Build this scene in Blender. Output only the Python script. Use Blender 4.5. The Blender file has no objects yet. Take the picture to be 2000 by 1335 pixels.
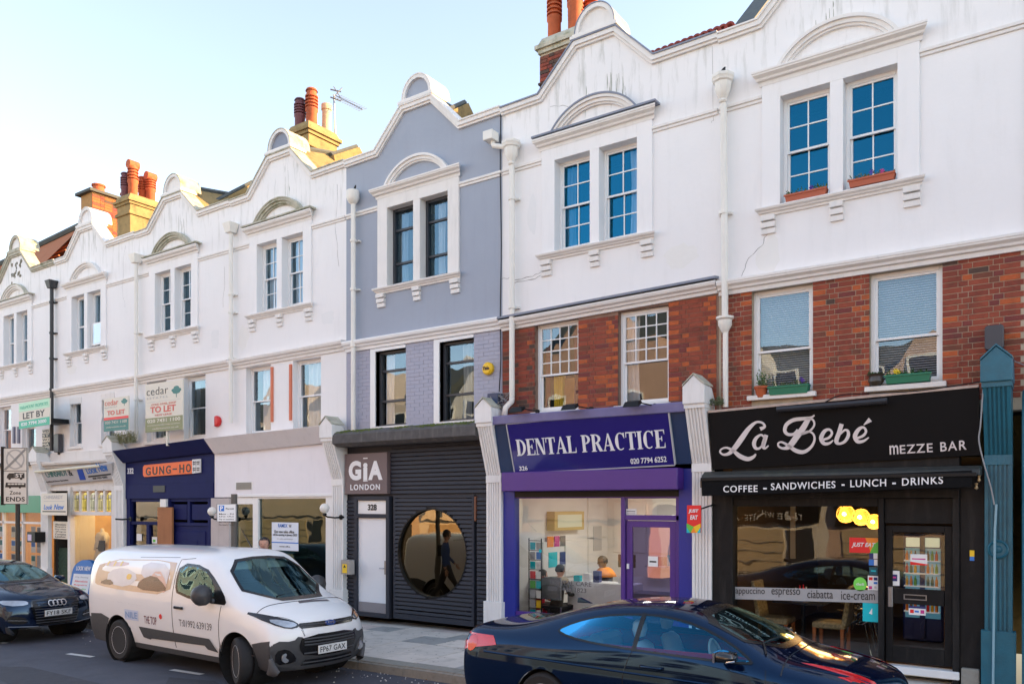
import bpy, bmesh, math, random
from mathutils import Vector, Matrix
from mathutils.bvhtree import BVHTree
random.seed(7)
R = math.radians
SC = bpy.context.scene
COL = SC.collection
# ---------------------------------------------------------------- camera, sky, sun, exposure
F, HD, HC, YH = 1590.0, 11.65, 2.30, 984.0
PHI = math.atan(2286.0 / F); SP, CP = math.sin(PHI), math.cos(PHI)
cd = bpy.data.cameras.new('camera'); cam = bpy.data.objects.new('camera', cd); COL.objects.link(cam)
cam.location = (0, -HD, HC); cam.rotation_euler = (R(90), 0, R(90) - PHI)
cd.sensor_width = 36.0; cd.lens = 36.0 * F / 2000.0; cd.shift_y = (YH - 667.5) / 2000.0
cd.clip_start = 0.05; cd.clip_end = 3000; SC.camera = cam
SUN_AZ, SUN_EL = 33.0, 20.0                      # degrees from +X towards +Y, and up
w = bpy.data.worlds.new('World'); SC.world = w; w.use_nodes = True
nt = w.node_tree; bg = nt.nodes['Background']
sky = nt.nodes.new('ShaderNodeTexSky'); sky.sky_type = 'NISHITA'; sky.sun_disc = False
sky.sun_elevation = R(SUN_EL); sky.sun_rotation = R(90 - SUN_AZ); sky.altitude = 0
sky.air_density = 1.0; sky.dust_density = 0.6; sky.ozone_density = 1.0
hs = nt.nodes.new('ShaderNodeHueSaturation'); hs.inputs['Saturation'].default_value = .71
nt.links.new(sky.outputs[0], hs.inputs['Color']); nt.links.new(hs.outputs[0], bg.inputs[0]); bg.inputs[1].default_value = 0.15
sl = bpy.data.lights.new('sun', 'SUN'); so = bpy.data.objects.new('sun', sl); COL.objects.link(so)
sl.energy = 5.0; sl.angle = R(0.5); sl.color = (1.0, 0.62, 0.27)
sv = Vector((math.cos(R(SUN_AZ)) * math.cos(R(SUN_EL)), math.sin(R(SUN_AZ)) * math.cos(R(SUN_EL)), math.sin(R(SUN_EL))))
so.rotation_euler = sv.to_track_quat('Z', 'Y').to_euler(); so.location = (20, 10, 30)
vs = SC.view_settings; vs.view_transform = 'Standard'; vs.look = 'None'; vs.gamma = 1.0; vs.use_curve_mapping = False
vs.exposure = 1.69
# ---------------------------------------------------------------- measuring: a photo pixel to a point of the plane y = Y
def P(px, py, Y=0.0):
    u = (px - 1000) / F; t = (HD + Y) / (SP + CP * u)
    return (t * (-CP + SP * u), HC + t * (YH - py) / F)
def gz(x): return -0.02 + 0.008 * (x + 8)        # the pavement climbs gently to the right
# ---------------------------------------------------------------- materials
MATS = {}
def mat(name, col, rough=0.7, metal=0.0, var=0.12, vscale=3.0, bump=0.0, bscale=40.0, coat=0.0, emit=None, estr=0.0, dirt=0.0, dcol=(.10, .11, .07), spec=0.5, streak=True, trans=0.0, zd=None):
    if name in MATS: return MATS[name]
    m = bpy.data.materials.new(name); m.use_nodes = True; n = m.node_tree; L = n.links
    b = n.nodes['Principled BSDF']; b.inputs['Roughness'].default_value = rough; b.inputs['Metallic'].default_value = metal
    b.inputs['Coat Weight'].default_value = coat; b.inputs['Coat Roughness'].default_value = 0.03
    b.inputs['Specular IOR Level'].default_value = spec
    g = n.nodes.new('ShaderNodeNewGeometry')
    c = (*col, 1)
    if var > 0:
        no = n.nodes.new('ShaderNodeTexNoise'); no.inputs['Scale'].default_value = vscale; no.inputs['Detail'].default_value = 6
        L.new(g.outputs['Position'], no.inputs['Vector'])
        mx = n.nodes.new('ShaderNodeMix'); mx.data_type = 'RGBA'
        mx.inputs[6].default_value = (*[x * (1 - var) for x in col], 1); mx.inputs[7].default_value = (*[min(1, x * (1 + var)) for x in col], 1)
        L.new(no.outputs[0], mx.inputs[0]); out = mx.outputs[2]
        if dirt > 0:
            mp = n.nodes.new('ShaderNodeMapping'); mp.inputs['Scale'].default_value = (5, 5, .7) if streak else (2.5, 2.5, 2.5)
            L.new(g.outputs['Position'], mp.inputs[0])
            n2 = n.nodes.new('ShaderNodeTexNoise'); n2.inputs['Scale'].default_value = 1.6; n2.inputs['Detail'].default_value = 8; n2.inputs['Roughness'].default_value = .65
            L.new(mp.outputs[0], n2.inputs['Vector'])
            rp = n.nodes.new('ShaderNodeMapRange'); rp.inputs[1].default_value = .51; rp.inputs[2].default_value = .76; rp.inputs[3].default_value = 0; rp.inputs[4].default_value = dirt
            L.new(n2.outputs[0], rp.inputs[0])
            if zd:                                  # weathering grows towards the exposed top of the wall
                sx_ = n.nodes.new('ShaderNodeSeparateXYZ'); L.new(g.outputs['Position'], sx_.inputs[0]); r2 = n.nodes.new('ShaderNodeMapRange'); r2.inputs[1].default_value, r2.inputs[2].default_value = zd; r2.inputs[3].default_value = .12
                r2.inputs[4].default_value = 1.5; L.new(sx_.outputs[2], r2.inputs[0]); L.new(r2.outputs[0], rp.inputs[4])
                mu = n.nodes.new('ShaderNodeMath'); mu.operation = 'MULTIPLY'; mu.inputs[1].default_value = dirt; L.new(r2.outputs[0], mu.inputs[0]); L.new(mu.outputs[0], rp.inputs[4])
            m2 = n.nodes.new('ShaderNodeMix'); m2.data_type = 'RGBA'; m2.inputs[7].default_value = (*dcol, 1)
            L.new(rp.outputs[0], m2.inputs[0]); L.new(out, m2.inputs[6]); out = m2.outputs[2]
        L.new(out, b.inputs['Base Color'])
    else: b.inputs['Base Color'].default_value = c
    if bump > 0:
        n3 = n.nodes.new('ShaderNodeTexNoise'); n3.inputs['Scale'].default_value = bscale; n3.inputs['Detail'].default_value = 5
        L.new(g.outputs['Position'], n3.inputs['Vector'])
        bp = n.nodes.new('ShaderNodeBump'); bp.inputs['Strength'].default_value = bump; bp.inputs['Distance'].default_value = .01
        L.new(n3.outputs[0], bp.inputs['Height']); L.new(bp.outputs[0], b.inputs['Normal'])
    if emit: b.inputs['Emission Color'].default_value = (*emit, 1); b.inputs['Emission Strength'].default_value = estr
    if trans: b.inputs['Transmission Weight'].default_value = trans
    MATS[name] = m; return m
def glass(name, tint=(1, 1, 1), base=.09, mult=1.5, gc=(.72, .88, .98)):  # gloss colour tints the mirror image, by default a little sky blue
    if name in MATS: return MATS[name]
    m = bpy.data.materials.new(name); m.use_nodes = True; n = m.node_tree; L = n.links; n.nodes.clear()
    o = n.nodes.new('ShaderNodeOutputMaterial'); mx = n.nodes.new('ShaderNodeMixShader')
    t = n.nodes.new('ShaderNodeBsdfTransparent'); t.inputs[0].default_value = (*tint, 1)
    gl = n.nodes.new('ShaderNodeBsdfGlossy'); gl.inputs['Roughness'].default_value = .0; gl.inputs[0].default_value = (*gc, 1)
    fr = n.nodes.new('ShaderNodeFresnel'); fr.inputs[0].default_value = 1.5
    ma = n.nodes.new('ShaderNodeMath'); ma.operation = 'MULTIPLY_ADD'; ma.inputs[1].default_value = mult; ma.inputs[2].default_value = base; ma.use_clamp = True
    no = n.nodes.new('ShaderNodeTexNoise'); no.inputs['Scale'].default_value = 1.3; ge = n.nodes.new('ShaderNodeNewGeometry'); L.new(ge.outputs['Position'], no.inputs['Vector'])
    bp = n.nodes.new('ShaderNodeBump'); bp.inputs['Strength'].default_value = .25; bp.inputs['Distance'].default_value = .012; L.new(no.outputs[0], bp.inputs['Height']); L.new(bp.outputs[0], gl.inputs['Normal'])
    L.new(fr.outputs[0], ma.inputs[0]); L.new(ma.outputs[0], mx.inputs[0]); L.new(t.outputs[0], mx.inputs[1]); L.new(gl.outputs[0], mx.inputs[2]); L.new(mx.outputs[0], o.inputs[0])
    MATS[name] = m; return m
WHITE = mat('white stucco', (.815, .80, .795), .85, var=.05, vscale=.9, bump=.35, bscale=9, dirt=.55, dcol=(.25, .26, .20), zd=(8.0, 9.6))
STAIN = WHITE
TRIM = mat('cream painted moulding', (.76, .73, .70), .7, var=.05, vscale=4, bump=.15, dirt=.2, dcol=(.32, .30, .24))
MOSS = mat('mossy coping', (.46, .44, .36), .95, var=.3, vscale=7, bump=.6, bscale=30, dirt=.95, dcol=(.10, .12, .025), streak=False)
LEAD = mat('lead flashing', (.20, .22, .28), .55, var=.15, bump=.2, dirt=.3, dcol=(.4, .4, .42), streak=False)
BLUEG = mat('blue grey paint', (.325, .36, .43), .8, var=.05, vscale=1.5, bump=.35, bscale=10, dirt=.12, dcol=(.20, .20, .25))
FRAMEW = mat('white window paint', (.80, .80, .80), .45, var=.04)
FRAMEG = mat('charcoal window frame', (.035, .037, .045), .4, var=.05)
PIPEW = mat('cream pipe paint', (.77, .74, .68), .5, var=.06, vscale=6, dirt=.25, dcol=(.35, .28, .18))
BLACK = mat('black paint', (.010, .010, .011), .45, var=.1, spec=.25)
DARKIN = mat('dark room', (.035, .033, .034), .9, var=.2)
GLASS = glass('window glass'); TOPGLASS = glass('painted sky window glass', (.70, .82, .92), .11, 1.6, (.05, .50, .86)); MIDGLASS = glass('pale painted sky glass', (.9, .95, 1), .08, 1.6, (.5, .78, .95)); SHOPGLASS = glass('shop glass', (.92, .95, .94), .05, 1.2, (.80, .88, .92))  # blue gloss tints stand in for deep blue sky mirrored in the panes
TERRA = mat('terracotta', (.46, .105, .035), .8, var=.3, vscale=9, bump=.3, dirt=.7, dcol=(.05, .03, .025))
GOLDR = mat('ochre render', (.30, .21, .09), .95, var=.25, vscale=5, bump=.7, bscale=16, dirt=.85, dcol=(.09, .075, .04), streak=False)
SLATE = mat('slate roof', (.075, .085, .085), .7, var=.35, vscale=9, bump=.5, bscale=22, dirt=.3, dcol=(.13, .14, .08), streak=False)
GREYP = mat('charcoal cladding paint', (.030, .033, .046), .6, var=.08, spec=.3)
# ---------------------------------------------------------------- mesh helpers
class MB:
    def __init__(s): s.v = []; s.f = []; s.m = []; s.cur = 0; s.g = []
    def add(s, vs_, fs):
        k = len(s.v); s.g.append((k, len(s.f))); s.v += [tuple(v) for v in vs_]; s.f += [tuple(i + k for i in f) for f in fs]; s.m += [s.cur] * len(fs); return s
    def box(s, x0, x1, y0, y1, z0, z1):
        return s.add([(x0, y0, z0), (x1, y0, z0), (x1, y1, z0), (x0, y1, z0), (x0, y0, z1), (x1, y0, z1), (x1, y1, z1), (x0, y1, z1)],
                     [(0, 3, 2, 1), (4, 5, 6, 7), (0, 1, 5, 4), (1, 2, 6, 5), (2, 3, 7, 6), (3, 0, 4, 7)])
    def prism(s, poly, y0, y1, tf=None):           # poly in (x, z), front at y0
        n = len(poly)
        a = sum(poly[i][0] * poly[(i + 1) % n][1] - poly[(i + 1) % n][0] * poly[i][1] for i in range(n))
        if a < 0: poly = poly[::-1]
        tf = tf or (lambda x, y, z: (x, y, z))
        vv = [tf(x, y0, z) for x, z in poly] + [tf(x, y1, z) for x, z in poly]
        return s.add(vv, [tuple(range(n)), tuple(range(2 * n - 1, n - 1, -1))] + [(i, i + n, (i + 1) % n + n, (i + 1) % n) for i in range(n)])
    def tube(s, path, r, n=10, caps=True):
        path = [Vector(p) for p in path]; rings = []
        rr = r if isinstance(r, (list, tuple)) else [r] * len(path)
        up = None
        for i, p in enumerate(path):
            d = (path[min(i + 1, len(path) - 1)] - path[max(i - 1, 0)]).normalized()
            if up is None: up = Vector((0, 0, 1)) if abs(d.z) < .9 else Vector((1, 0, 0))
            a = d.cross(up).normalized(); b = a.cross(d).normalized(); up = b
            rings.append([p + (a * math.cos(t) + b * math.sin(t)) * rr[i] for t in [2 * math.pi * k / n for k in range(n)]])
        vv = [v for r_ in rings for v in r_]; fs = []
        for i in range(len(path) - 1):
            for k in range(n): fs.append((i * n + k, (i + 1) * n + k, (i + 1) * n + (k + 1) % n, i * n + (k + 1) % n))
        if caps: fs += [tuple(range(n)), tuple(range(len(vv) - 1, len(vv) - n - 1, -1))]
        return s.add(vv, fs)
    def lathe(s, prof, c=(0, 0, 0), n=20, ax='Z', ang=None, cap=True):  # prof: (r, h)
        vv = []; fs = []; full = ang is None; a0, a1 = ang or (0, 2 * math.pi); m = n if full else n + 1
        for r, h_ in prof:
            for k in range(m):
                t = a0 + (a1 - a0) * k / n; x, y = r * math.cos(t), r * math.sin(t)
                q = {'Z': (x, y, h_), 'Y': (x, h_, y), 'X': (h_, x, y)}[ax]
                vv.append((c[0] + q[0], c[1] + q[1], c[2] + q[2]))
        for i in range(len(prof) - 1):
            for k in range(n):
                k2 = (k + 1) % m
                fs.append((i * m + k, i * m + k2, (i + 1) * m + k2, (i + 1) * m + k))
        if cap and full:
            if prof[0][0] > 1e-4: fs.append(tuple(range(m - 1, -1, -1)))
            if prof[-1][0] > 1e-4: fs.append(tuple(range((len(prof) - 1) * m, len(prof) * m)))
        return s.add(vv, fs)
    def each(s, name, mats, parent=None, **k):     # one object per piece added
        g = s.g + [(len(s.v), len(s.f))]; out = []
        for (v0, f0), (v1, f1) in zip(g[:-1], g[1:]):
            m = MB(); m.add(s.v[v0:v1], [tuple(i - v0 for i in f) for f in s.f[f0:f1]]); out.append(m.obj(name, mats, parent, **k))
        return out
    def quad(s, a, b, c, d): return s.add([a, b, c, d], [(0, 1, 2, 3)])
    def mesh(s, name, mats, smooth=False, fix=True, doubles=0):
        me = bpy.data.meshes.new(name); me.from_pydata(s.v, [], s.f)
        for m in (mats if isinstance(mats, (list, tuple)) else [mats]): me.materials.append(m)
        if any(s.m): me.polygons.foreach_set('material_index', s.m)
        if fix or doubles:
            b = bmesh.new(); b.from_mesh(me)
            if doubles: bmesh.ops.remove_doubles(b, verts=b.verts, dist=doubles)
            bmesh.ops.recalc_face_normals(b, faces=b.faces); b.to_mesh(me); b.free()
        if smooth: me.polygons.foreach_set('use_smooth', [True] * len(me.polygons)); 
        me.update(); return me
    def obj(s, name, mats, parent=None, bev=0.0, smooth=False, fix=True, kind=None, auto=None, doubles=0):
        me = s.mesh(name, mats, smooth, fix, doubles)
        if bev > 0:
            b = bmesh.new(); b.from_mesh(me)
            es = [e for e in b.edges if len(e.link_faces) == 2 and e.calc_face_angle(0) > .5]
            bmesh.ops.bevel(b, geom=es, offset=bev, segments=1, affect='EDGES', profile=.5); b.to_mesh(me); b.free()
        if auto: 
            me.polygons.foreach_set('use_smooth', [True] * len(me.polygons)); me.set_sharp_from_angle(angle=R(auto))
        return link(name, me, parent, kind)
def link(name, me, parent=None, kind=None):
    o = bpy.data.objects.new(name, me); COL.objects.link(o)
    if parent:
        o.parent = parent
        if parent.type == 'EMPTY': o.matrix_parent_inverse = parent.matrix_basis.inverted()
    if kind: o['kind'] = kind
    return o
def thing(name, label, cat, loc=(0, 0, 0), rz=0.0, group=None):
    o = bpy.data.objects.new(name, None); COL.objects.link(o); o.location = loc; o.rotation_euler = (0, 0, rz); o.empty_display_size = .2
    return tag(o, label, cat, group)
def tag(o, label, cat, group=None):
    o['label'] = label; o['category'] = cat
    if group: o['group'] = group
    return o
def arc(cx, cz, rx, rz, a0, a1, n=16): return [(cx + rx * math.cos(R(a0 + (a1 - a0) * i / n)), cz + rz * math.sin(R(a0 + (a1 - a0) * i / n))) for i in range(n + 1)]
def dup(o, loc, rz=None, label=None, **k):
    c = o.copy(); COL.objects.link(c); c.location = loc
    if rz is not None: c.rotation_euler = (0, 0, rz)
    if label: c['label'] = label
    for ch in list(o.children):
        d = ch.copy(); COL.objects.link(d); d.parent = c
        for g_ in list(ch.children):
            e = g_.copy(); COL.objects.link(e); e.parent = d
    return c
# ---------------------------------------------------------------- lettering
def text_mesh(body, bold=0.0, shear=0.0, spacing=1.0, ext=.0):
    cu = bpy.data.curves.new('t', 'FONT'); cu.body = body; cu.size = 1; cu.offset = bold; cu.shear = shear; cu.space_character = spacing; cu.extrude = ext; cu.resolution_u = 4
    o = bpy.data.objects.new('t', cu); COL.objects.link(o)
    me = bpy.data.meshes.new_from_object(o.evaluated_get(bpy.context.evaluated_depsgraph_get()))
    bpy.data.objects.remove(o); bpy.data.curves.remove(cu); return me
def lettering(body, box, m, parent, y=0.0, tf=None, bold=.0, shear=0, spacing=1, thick=.006, name='lettering', flip=False):
    """box = x0, x1, z0, z1 of the ink; tf maps (x, y, z) into place; flat letters with a real edge"""
    me = text_mesh(body, bold, shear, spacing, .5)
    xs = [v.co.x for v in me.vertices]; ys = [v.co.y for v in me.vertices]
    if not xs: return None
    x0, x1, z0, z1 = box; ax, bx, ay, by = min(xs), max(xs), min(ys), max(ys)
    tf = tf or (lambda x, yy, z: (x, yy, z))
    for v in me.vertices:
        x = x0 + (v.co.x - ax) / (bx - ax) * (x1 - x0); z = z0 + (v.co.y - ay) / max(1e-6, by - ay) * (z1 - z0)
        v.co = tf(x, y - (v.co.z + .5) * thick, z)
    me.materials.clear(); me.materials.append(m)
    me.name = name; return link(name, me, parent)
def ribbon(mb, pts, y, thick, tf=None):
    """pts: (x, z, width) -> a stroke with changing width, smoothed"""
    q = []
    for i in range(len(pts) - 1):
        p0, p1, p2, p3 = pts[max(i - 1, 0)], pts[i], pts[i + 1], pts[min(i + 2, len(pts) - 1)]
        for k in range(6):
            t = k / 6; q.append(tuple(.5 * (2 * b + (c - a) * t + (2 * a - 5 * b + 4 * c - d) * t * t + (3 * b - a - 3 * c + d) * t ** 3) for a, b, c, d in zip(p0, p1, p2, p3)))
    q.append(pts[-1]); L_, R_ = [], []
    for i, (x, z, w_) in enumerate(q):
        a, b = q[max(i - 1, 0)], q[min(i + 1, len(q) - 1)]; dx, dz = b[0] - a[0], b[1] - a[1]; l = math.hypot(dx, dz) or 1
        L_.append((x - dz / l * w_ / 2, z + dx / l * w_ / 2)); R_.append((x + dz / l * w_ / 2, z - dx / l * w_ / 2))
    tf = tf or (lambda x, yy, z: (x, yy, z)); n = len(q)
    vv = [tf(x, y - thick, z) for x, z in L_] + [tf(x, y - thick, z) for x, z in R_] + [tf(x, y, z) for x, z in L_] + [tf(x, y, z) for x, z in R_]
    fs = []
    for i in range(n - 1):
        fs += [(i, i + 1, n + i + 1, n + i), (i + 1, i, 2 * n + i, 2 * n + i + 1), (n + i, n + i + 1, 3 * n + i + 1, 3 * n + i)]
    fs += [(0, n, 3 * n, 2 * n), (n - 1, 3 * n - 1, 4 * n - 1, 2 * n - 1)]
    mb.add(vv, fs)
# ---------------------------------------------------------------- windows
UNIT = {}
def unit_pane(m):
    if m.name not in UNIT:
        me = bpy.data.meshes.new('pane'); me.from_pydata([(0, 0, 0), (1, 0, 0), (1, 0, 1), (0, 0, 1)], [], [(0, 1, 2, 3)]); me.materials.append(m); UNIT[m.name] = me
    return UNIT[m.name]
def pane(parent, x0, x1, z0, z1, y, m=None, name='pane'):
    o = link(name, unit_pane(m or GLASS), parent); o.location = (x0, y, z0); o.scale = (x1 - x0, 1, z1 - z0)
    o.rotation_euler = (R(random.uniform(-.3, .3)), 0, R(random.uniform(-.35, .35)))      # old panes never sit quite true
    return o
def frame(mb, x0, x1, z0, z1, y0, y1, w_=.045, b=None):
    b = b or w_
    mb.box(x0, x0 + w_, y0, y1, z0, z1); mb.box(x1 - w_, x1, y0, y1, z0, z1)
    mb.box(x0 + w_, x1 - w_, y0, y1, z0, z0 + b); mb.box(x0 + w_, x1 - w_, y0, y1, z1 - w_, z1)
def window(parent, x0, x1, z0, z1, y, fm=None, cols=1, rt=1, rb=1, split=.5, fw=.045, bar=.018, rows=None, cm=None, curtain=None, glassm=None):
    """sliding sash: the lower sash sits behind the upper; rows (fractions) gives a fixed light with transoms instead"""
    fm = fm or FRAMEW; mb = MB(); frame(mb, x0, x1, z0, z1, y, y + .10, fw)
    wdw = mb.obj('window', fm, parent, bev=.004)
    a, b = x0 + fw, x1 - fw; c, d = z0 + fw, z1 - fw
    if rows:
        zz = [c] + [c + (d - c) * r for r in rows] + [d]
        for i in range(len(zz) - 1):
            if i: MB().box(a, b, y + .02, y + .08, zz[i] - .022, zz[i] + .022).obj('transom_bar', fm, wdw, bev=.003)
            pane(wdw, a, b, zz[i] + (.022 if i else 0), zz[i + 1] - (.022 if i < len(zz) - 2 else 0), y + .05, glassm)
    else:
        zm = c + (d - c) * split
        for (q0, q1, n, yy, nm) in ((zm - .02, d, rt, y + .015, 'upper_sash'), (c, zm + .02, rb, y + .05, 'lower_sash')):
            s = MB(); frame(s, a, b, q0, q1, yy, yy + .032, .03, .045 if nm == 'lower_sash' else .03)
            e, f_ = a + .03, b - .03; g0, g1 = q0 + (.045 if nm == 'lower_sash' else .03), q1 - .03
            for i in range(1, cols if n > 1 or nm == 'upper_sash' else 1):
                xx = e + (f_ - e) * i / cols; s.box(xx - bar / 2, xx + bar / 2, yy + .003, yy + .028, g0, g1)
            for k in range(1, n):
                zz = g0 + (g1 - g0) * k / n; s.box(e, f_, yy + .004, yy + .027, zz - bar / 2, zz + bar / 2)
            s.obj(nm, fm, wdw)
            nc = cols if n > 1 or nm == 'upper_sash' else 1
            for i in range(nc):
                for k in range(n):
                    pane(wdw, e + (f_ - e) * i / nc, e + (f_ - e) * (i + 1) / nc, g0 + (g1 - g0) * k / n, g0 + (g1 - g0) * (k + 1) / n, yy + .016, glassm)
    if curtain: curtains(wdw, a, b, c, d, y + .17, *curtain)
    return wdw
def curtains(parent, a, b, c, d, y, m, spans):
    for (u0, u1) in spans:
        mb = MB(); n = 40; x0, x1 = a + (b - a) * u0, a + (b - a) * u1; ph = random.random() * 6
        rows = 6; vv = []
        for k in range(rows + 1):
            for i in range(n + 1):
                t = i / n; x = x0 + (x1 - x0) * t * (1 - .12 * math.sin(k / rows * 3.0)) if u0 < .3 else x1 - (x1 - x0) * (1 - t) * (1 - .12 * math.sin(k / rows * 3.0))
                vv.append((x, y + .03 * math.sin(t * 26 * (abs(u1 - u0) + .2) + ph) + .008 * math.sin(t * 60 + k), c + (d - c) * k / rows))
        fs = [(k * (n + 1) + i, k * (n + 1) + i + 1, (k + 1) * (n + 1) + i + 1, (k + 1) * (n + 1) + i) for k in range(rows) for i in range(n)]
        mb.add(vv, fs).obj('curtain', m, parent, smooth=True, fix=False)
NET = mat('net curtain', (.62, .66, .70), .9, var=.08, vscale=12)
CURT_B = mat('blue grey curtain', (.30, .36, .42), .9, var=.1, vscale=12)
CURT_W = mat('white curtain', (.72, .72, .74), .9, var=.06, vscale=12)
CURT_O = mat('amber curtain', (.75, .33, .06), .9, var=.2, vscale=6)
CURT_R = mat('dark red curtain', (.16, .02, .03), .9, var=.2)
CURT_Y = mat('yellow cloth', (.75, .62, .03), .9, var=.1)
# ---------------------------------------------------------------- bricks
BRICKC = {'red': (.275, .062, .034), 'deep': (.225, .050, .030), 'brown': (.17, .056, .034), 'orange': (.43, .098, .030), 'plum': (.18, .042, .036), 'char': (.085, .05, .038)}
BM = {}
for k_, c_ in BRICKC.items():
    mm = mat('%s brick' % k_, c_, .9, var=.3, vscale=11, bump=.7, bscale=60, dirt=.6, dcol=(.05, .035, .028), streak=False)
    me_ = bpy.data.meshes.new('brick'); bb = bmesh.new(); bmesh.ops.create_cube(bb, size=1)
    bmesh.ops.bevel(bb, geom=[e for e in bb.edges if abs(e.verts[0].co.y + .5) < .01 and abs(e.verts[1].co.y + .5) < .01], offset=.04, segments=1, affect='EDGES')
    bb.to_mesh(me_); bb.free(); me_.materials.append(mm); BM[k_] = me_
MORTAR = mat('lime mortar', (.42, .35, .26), .95, var=.25, vscale=10, bump=.4, dirt=.3, dcol=(.10, .08, .06), streak=False)
DMORT = mat('dark mortar', (.24, .15, .11), .95, var=.35, vscale=6, bump=.4)
def bricks(parent, rects, y, weights=None, course=.072, quoin=None, limit=300, ln=.215, hd=.105, j=.009, dy=.012, axis='x', x_at=0, count=None):
    """Flemish bond, brick by brick; rects = (x0, x1, z0, z1)"""
    n = [0]; rest = {}
    cnt = count or n
    for (x0, x1, z0, z1) in rects:
        rows = int(round((z1 - z0) / course))
        for r in range(rows):
            z = z0 + r * course; x = x0 - random.uniform(0, .0) - (0 if r % 2 else .16); head = r % 2 == 0
            while x < x1 - .01:
                L_ = hd if head else ln; a, b = max(x, x0), min(x + L_, x1); head = not head; x += L_ + j
                if b - a < .03: continue
                near = min(abs(a - x0), abs(x1 - b)) < .13
                k = random.choices(list(BRICKC), weights or (40, 22, 16, 5, 10, 5))[0]
                if near and quoin and any((quoin[0] <= (a + b) / 2 <= quoin[1],)) : pass
                if near and random.random() < (quoin[2] if quoin else 0) and r % 2 == 0: k = 'orange'
                yy = y + random.uniform(-.003, .003)
                cx, cz, sx, sz = (a + b) / 2, z + (course - j) / 2, b - a, course - j
                if cnt[0] < limit:
                    o = link('brick', BM[k], parent)
                    if axis == 'x': o.location = (cx, yy + dy, cz); o.scale = (sx, .03, sz)
                    else: o.location = (x_at - dy, cx, cz); o.scale = (sx, .03, sz); o.rotation_euler = (0, 0, R(90))
                    cnt[0] += 1
                else:
                    m = rest.setdefault(k, MB())
                    if axis == 'x': m.box(cx - sx / 2, cx + sx / 2, yy + dy - .015, yy + dy + .015, z, z + sz)
                    else: m.box(x_at - dy - .015, x_at - dy + .015, a, b, z, z + sz)
    for k, m in rest.items(): m.obj('brickwork', BM[k].materials[0], parent, kind='stuff')
# ---------------------------------------------------------------- the houses
PARTY = [-28.2, -23.95, -19.83, -15.93, -12.2, -8.31, -4.37, -.52]
XC = [-26.35, -22.27, -18.2, -14.23, -10.28, -6.45, -2.70]
ZL = 9.17                                        # low parapet
def wallbox(mb, x0, x1, z0, z1, holes, y0=0.0, y1=.25):
    xs = sorted({x0, x1, *[v for h_ in holes for v in h_[:2]]}); zs = sorted({z0, z1, *[v for h_ in holes for v in h_[2:]]})
    for k in range(len(zs) - 1):
        run = None
        for i in range(len(xs) - 1):
            cx, cz = (xs[i] + xs[i + 1]) / 2, (zs[k] + zs[k + 1]) / 2
            hole = any(h_[0] < cx < h_[1] and h_[2] < cz < h_[3] for h_ in holes)
            if not hole: run = (run[0], xs[i + 1]) if run else (xs[i], xs[i + 1])
            if (hole or i == len(xs) - 2) and run: mb.box(run[0], run[1], y0, y1, zs[k], zs[k + 1]); run = None
def moulding(x0, x1, z0, z1, proj, steps=3, y=0.0, ret=True, slope=0.0):
    """stepped cornice, widest at the top, mitred ends"""
    mb = MB(); prof = [(0, z0), (proj * .25, z0), (proj * .3, z0 + (z1 - z0) * .28), (proj * .55, z0 + (z1 - z0) * .34), (proj * .62, z0 + (z1 - z0) * .5), (proj * .92, z0 + (z1 - z0) * .66), (proj * .94, z0 + (z1 - z0) * .78), (proj, z0 + (z1 - z0) * .8), (proj, z1 - .008), (proj * .9, z1), (0, z1 + .015)]
    n = len(prof)
    def e(p, s): return p * .6 if ret else 0
    vv = [(x0 - e(p, 0), y - p, z) for p, z in prof] + [(x1 + e(p, 1), y - p, z + slope) for p, z in prof]
    vv += [(x0, y + .05, z0), (x0, y + .05, z1), (x1, y + .05, z0 + slope), (x1, y + .05, z1 + slope)]
    fs = [(i, i + 1, n + i + 1, n + i) for i in range(n - 1)] + [tuple(range(n - 1, -1, -1)) + (2 * n, 2 * n + 1)[0:0], tuple(range(n, 2 * n))]
    mb.v = [tuple(v) for v in vv]; mb.f = fs; mb.m = [0] * len(fs); return mb
HOUSES = []
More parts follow.
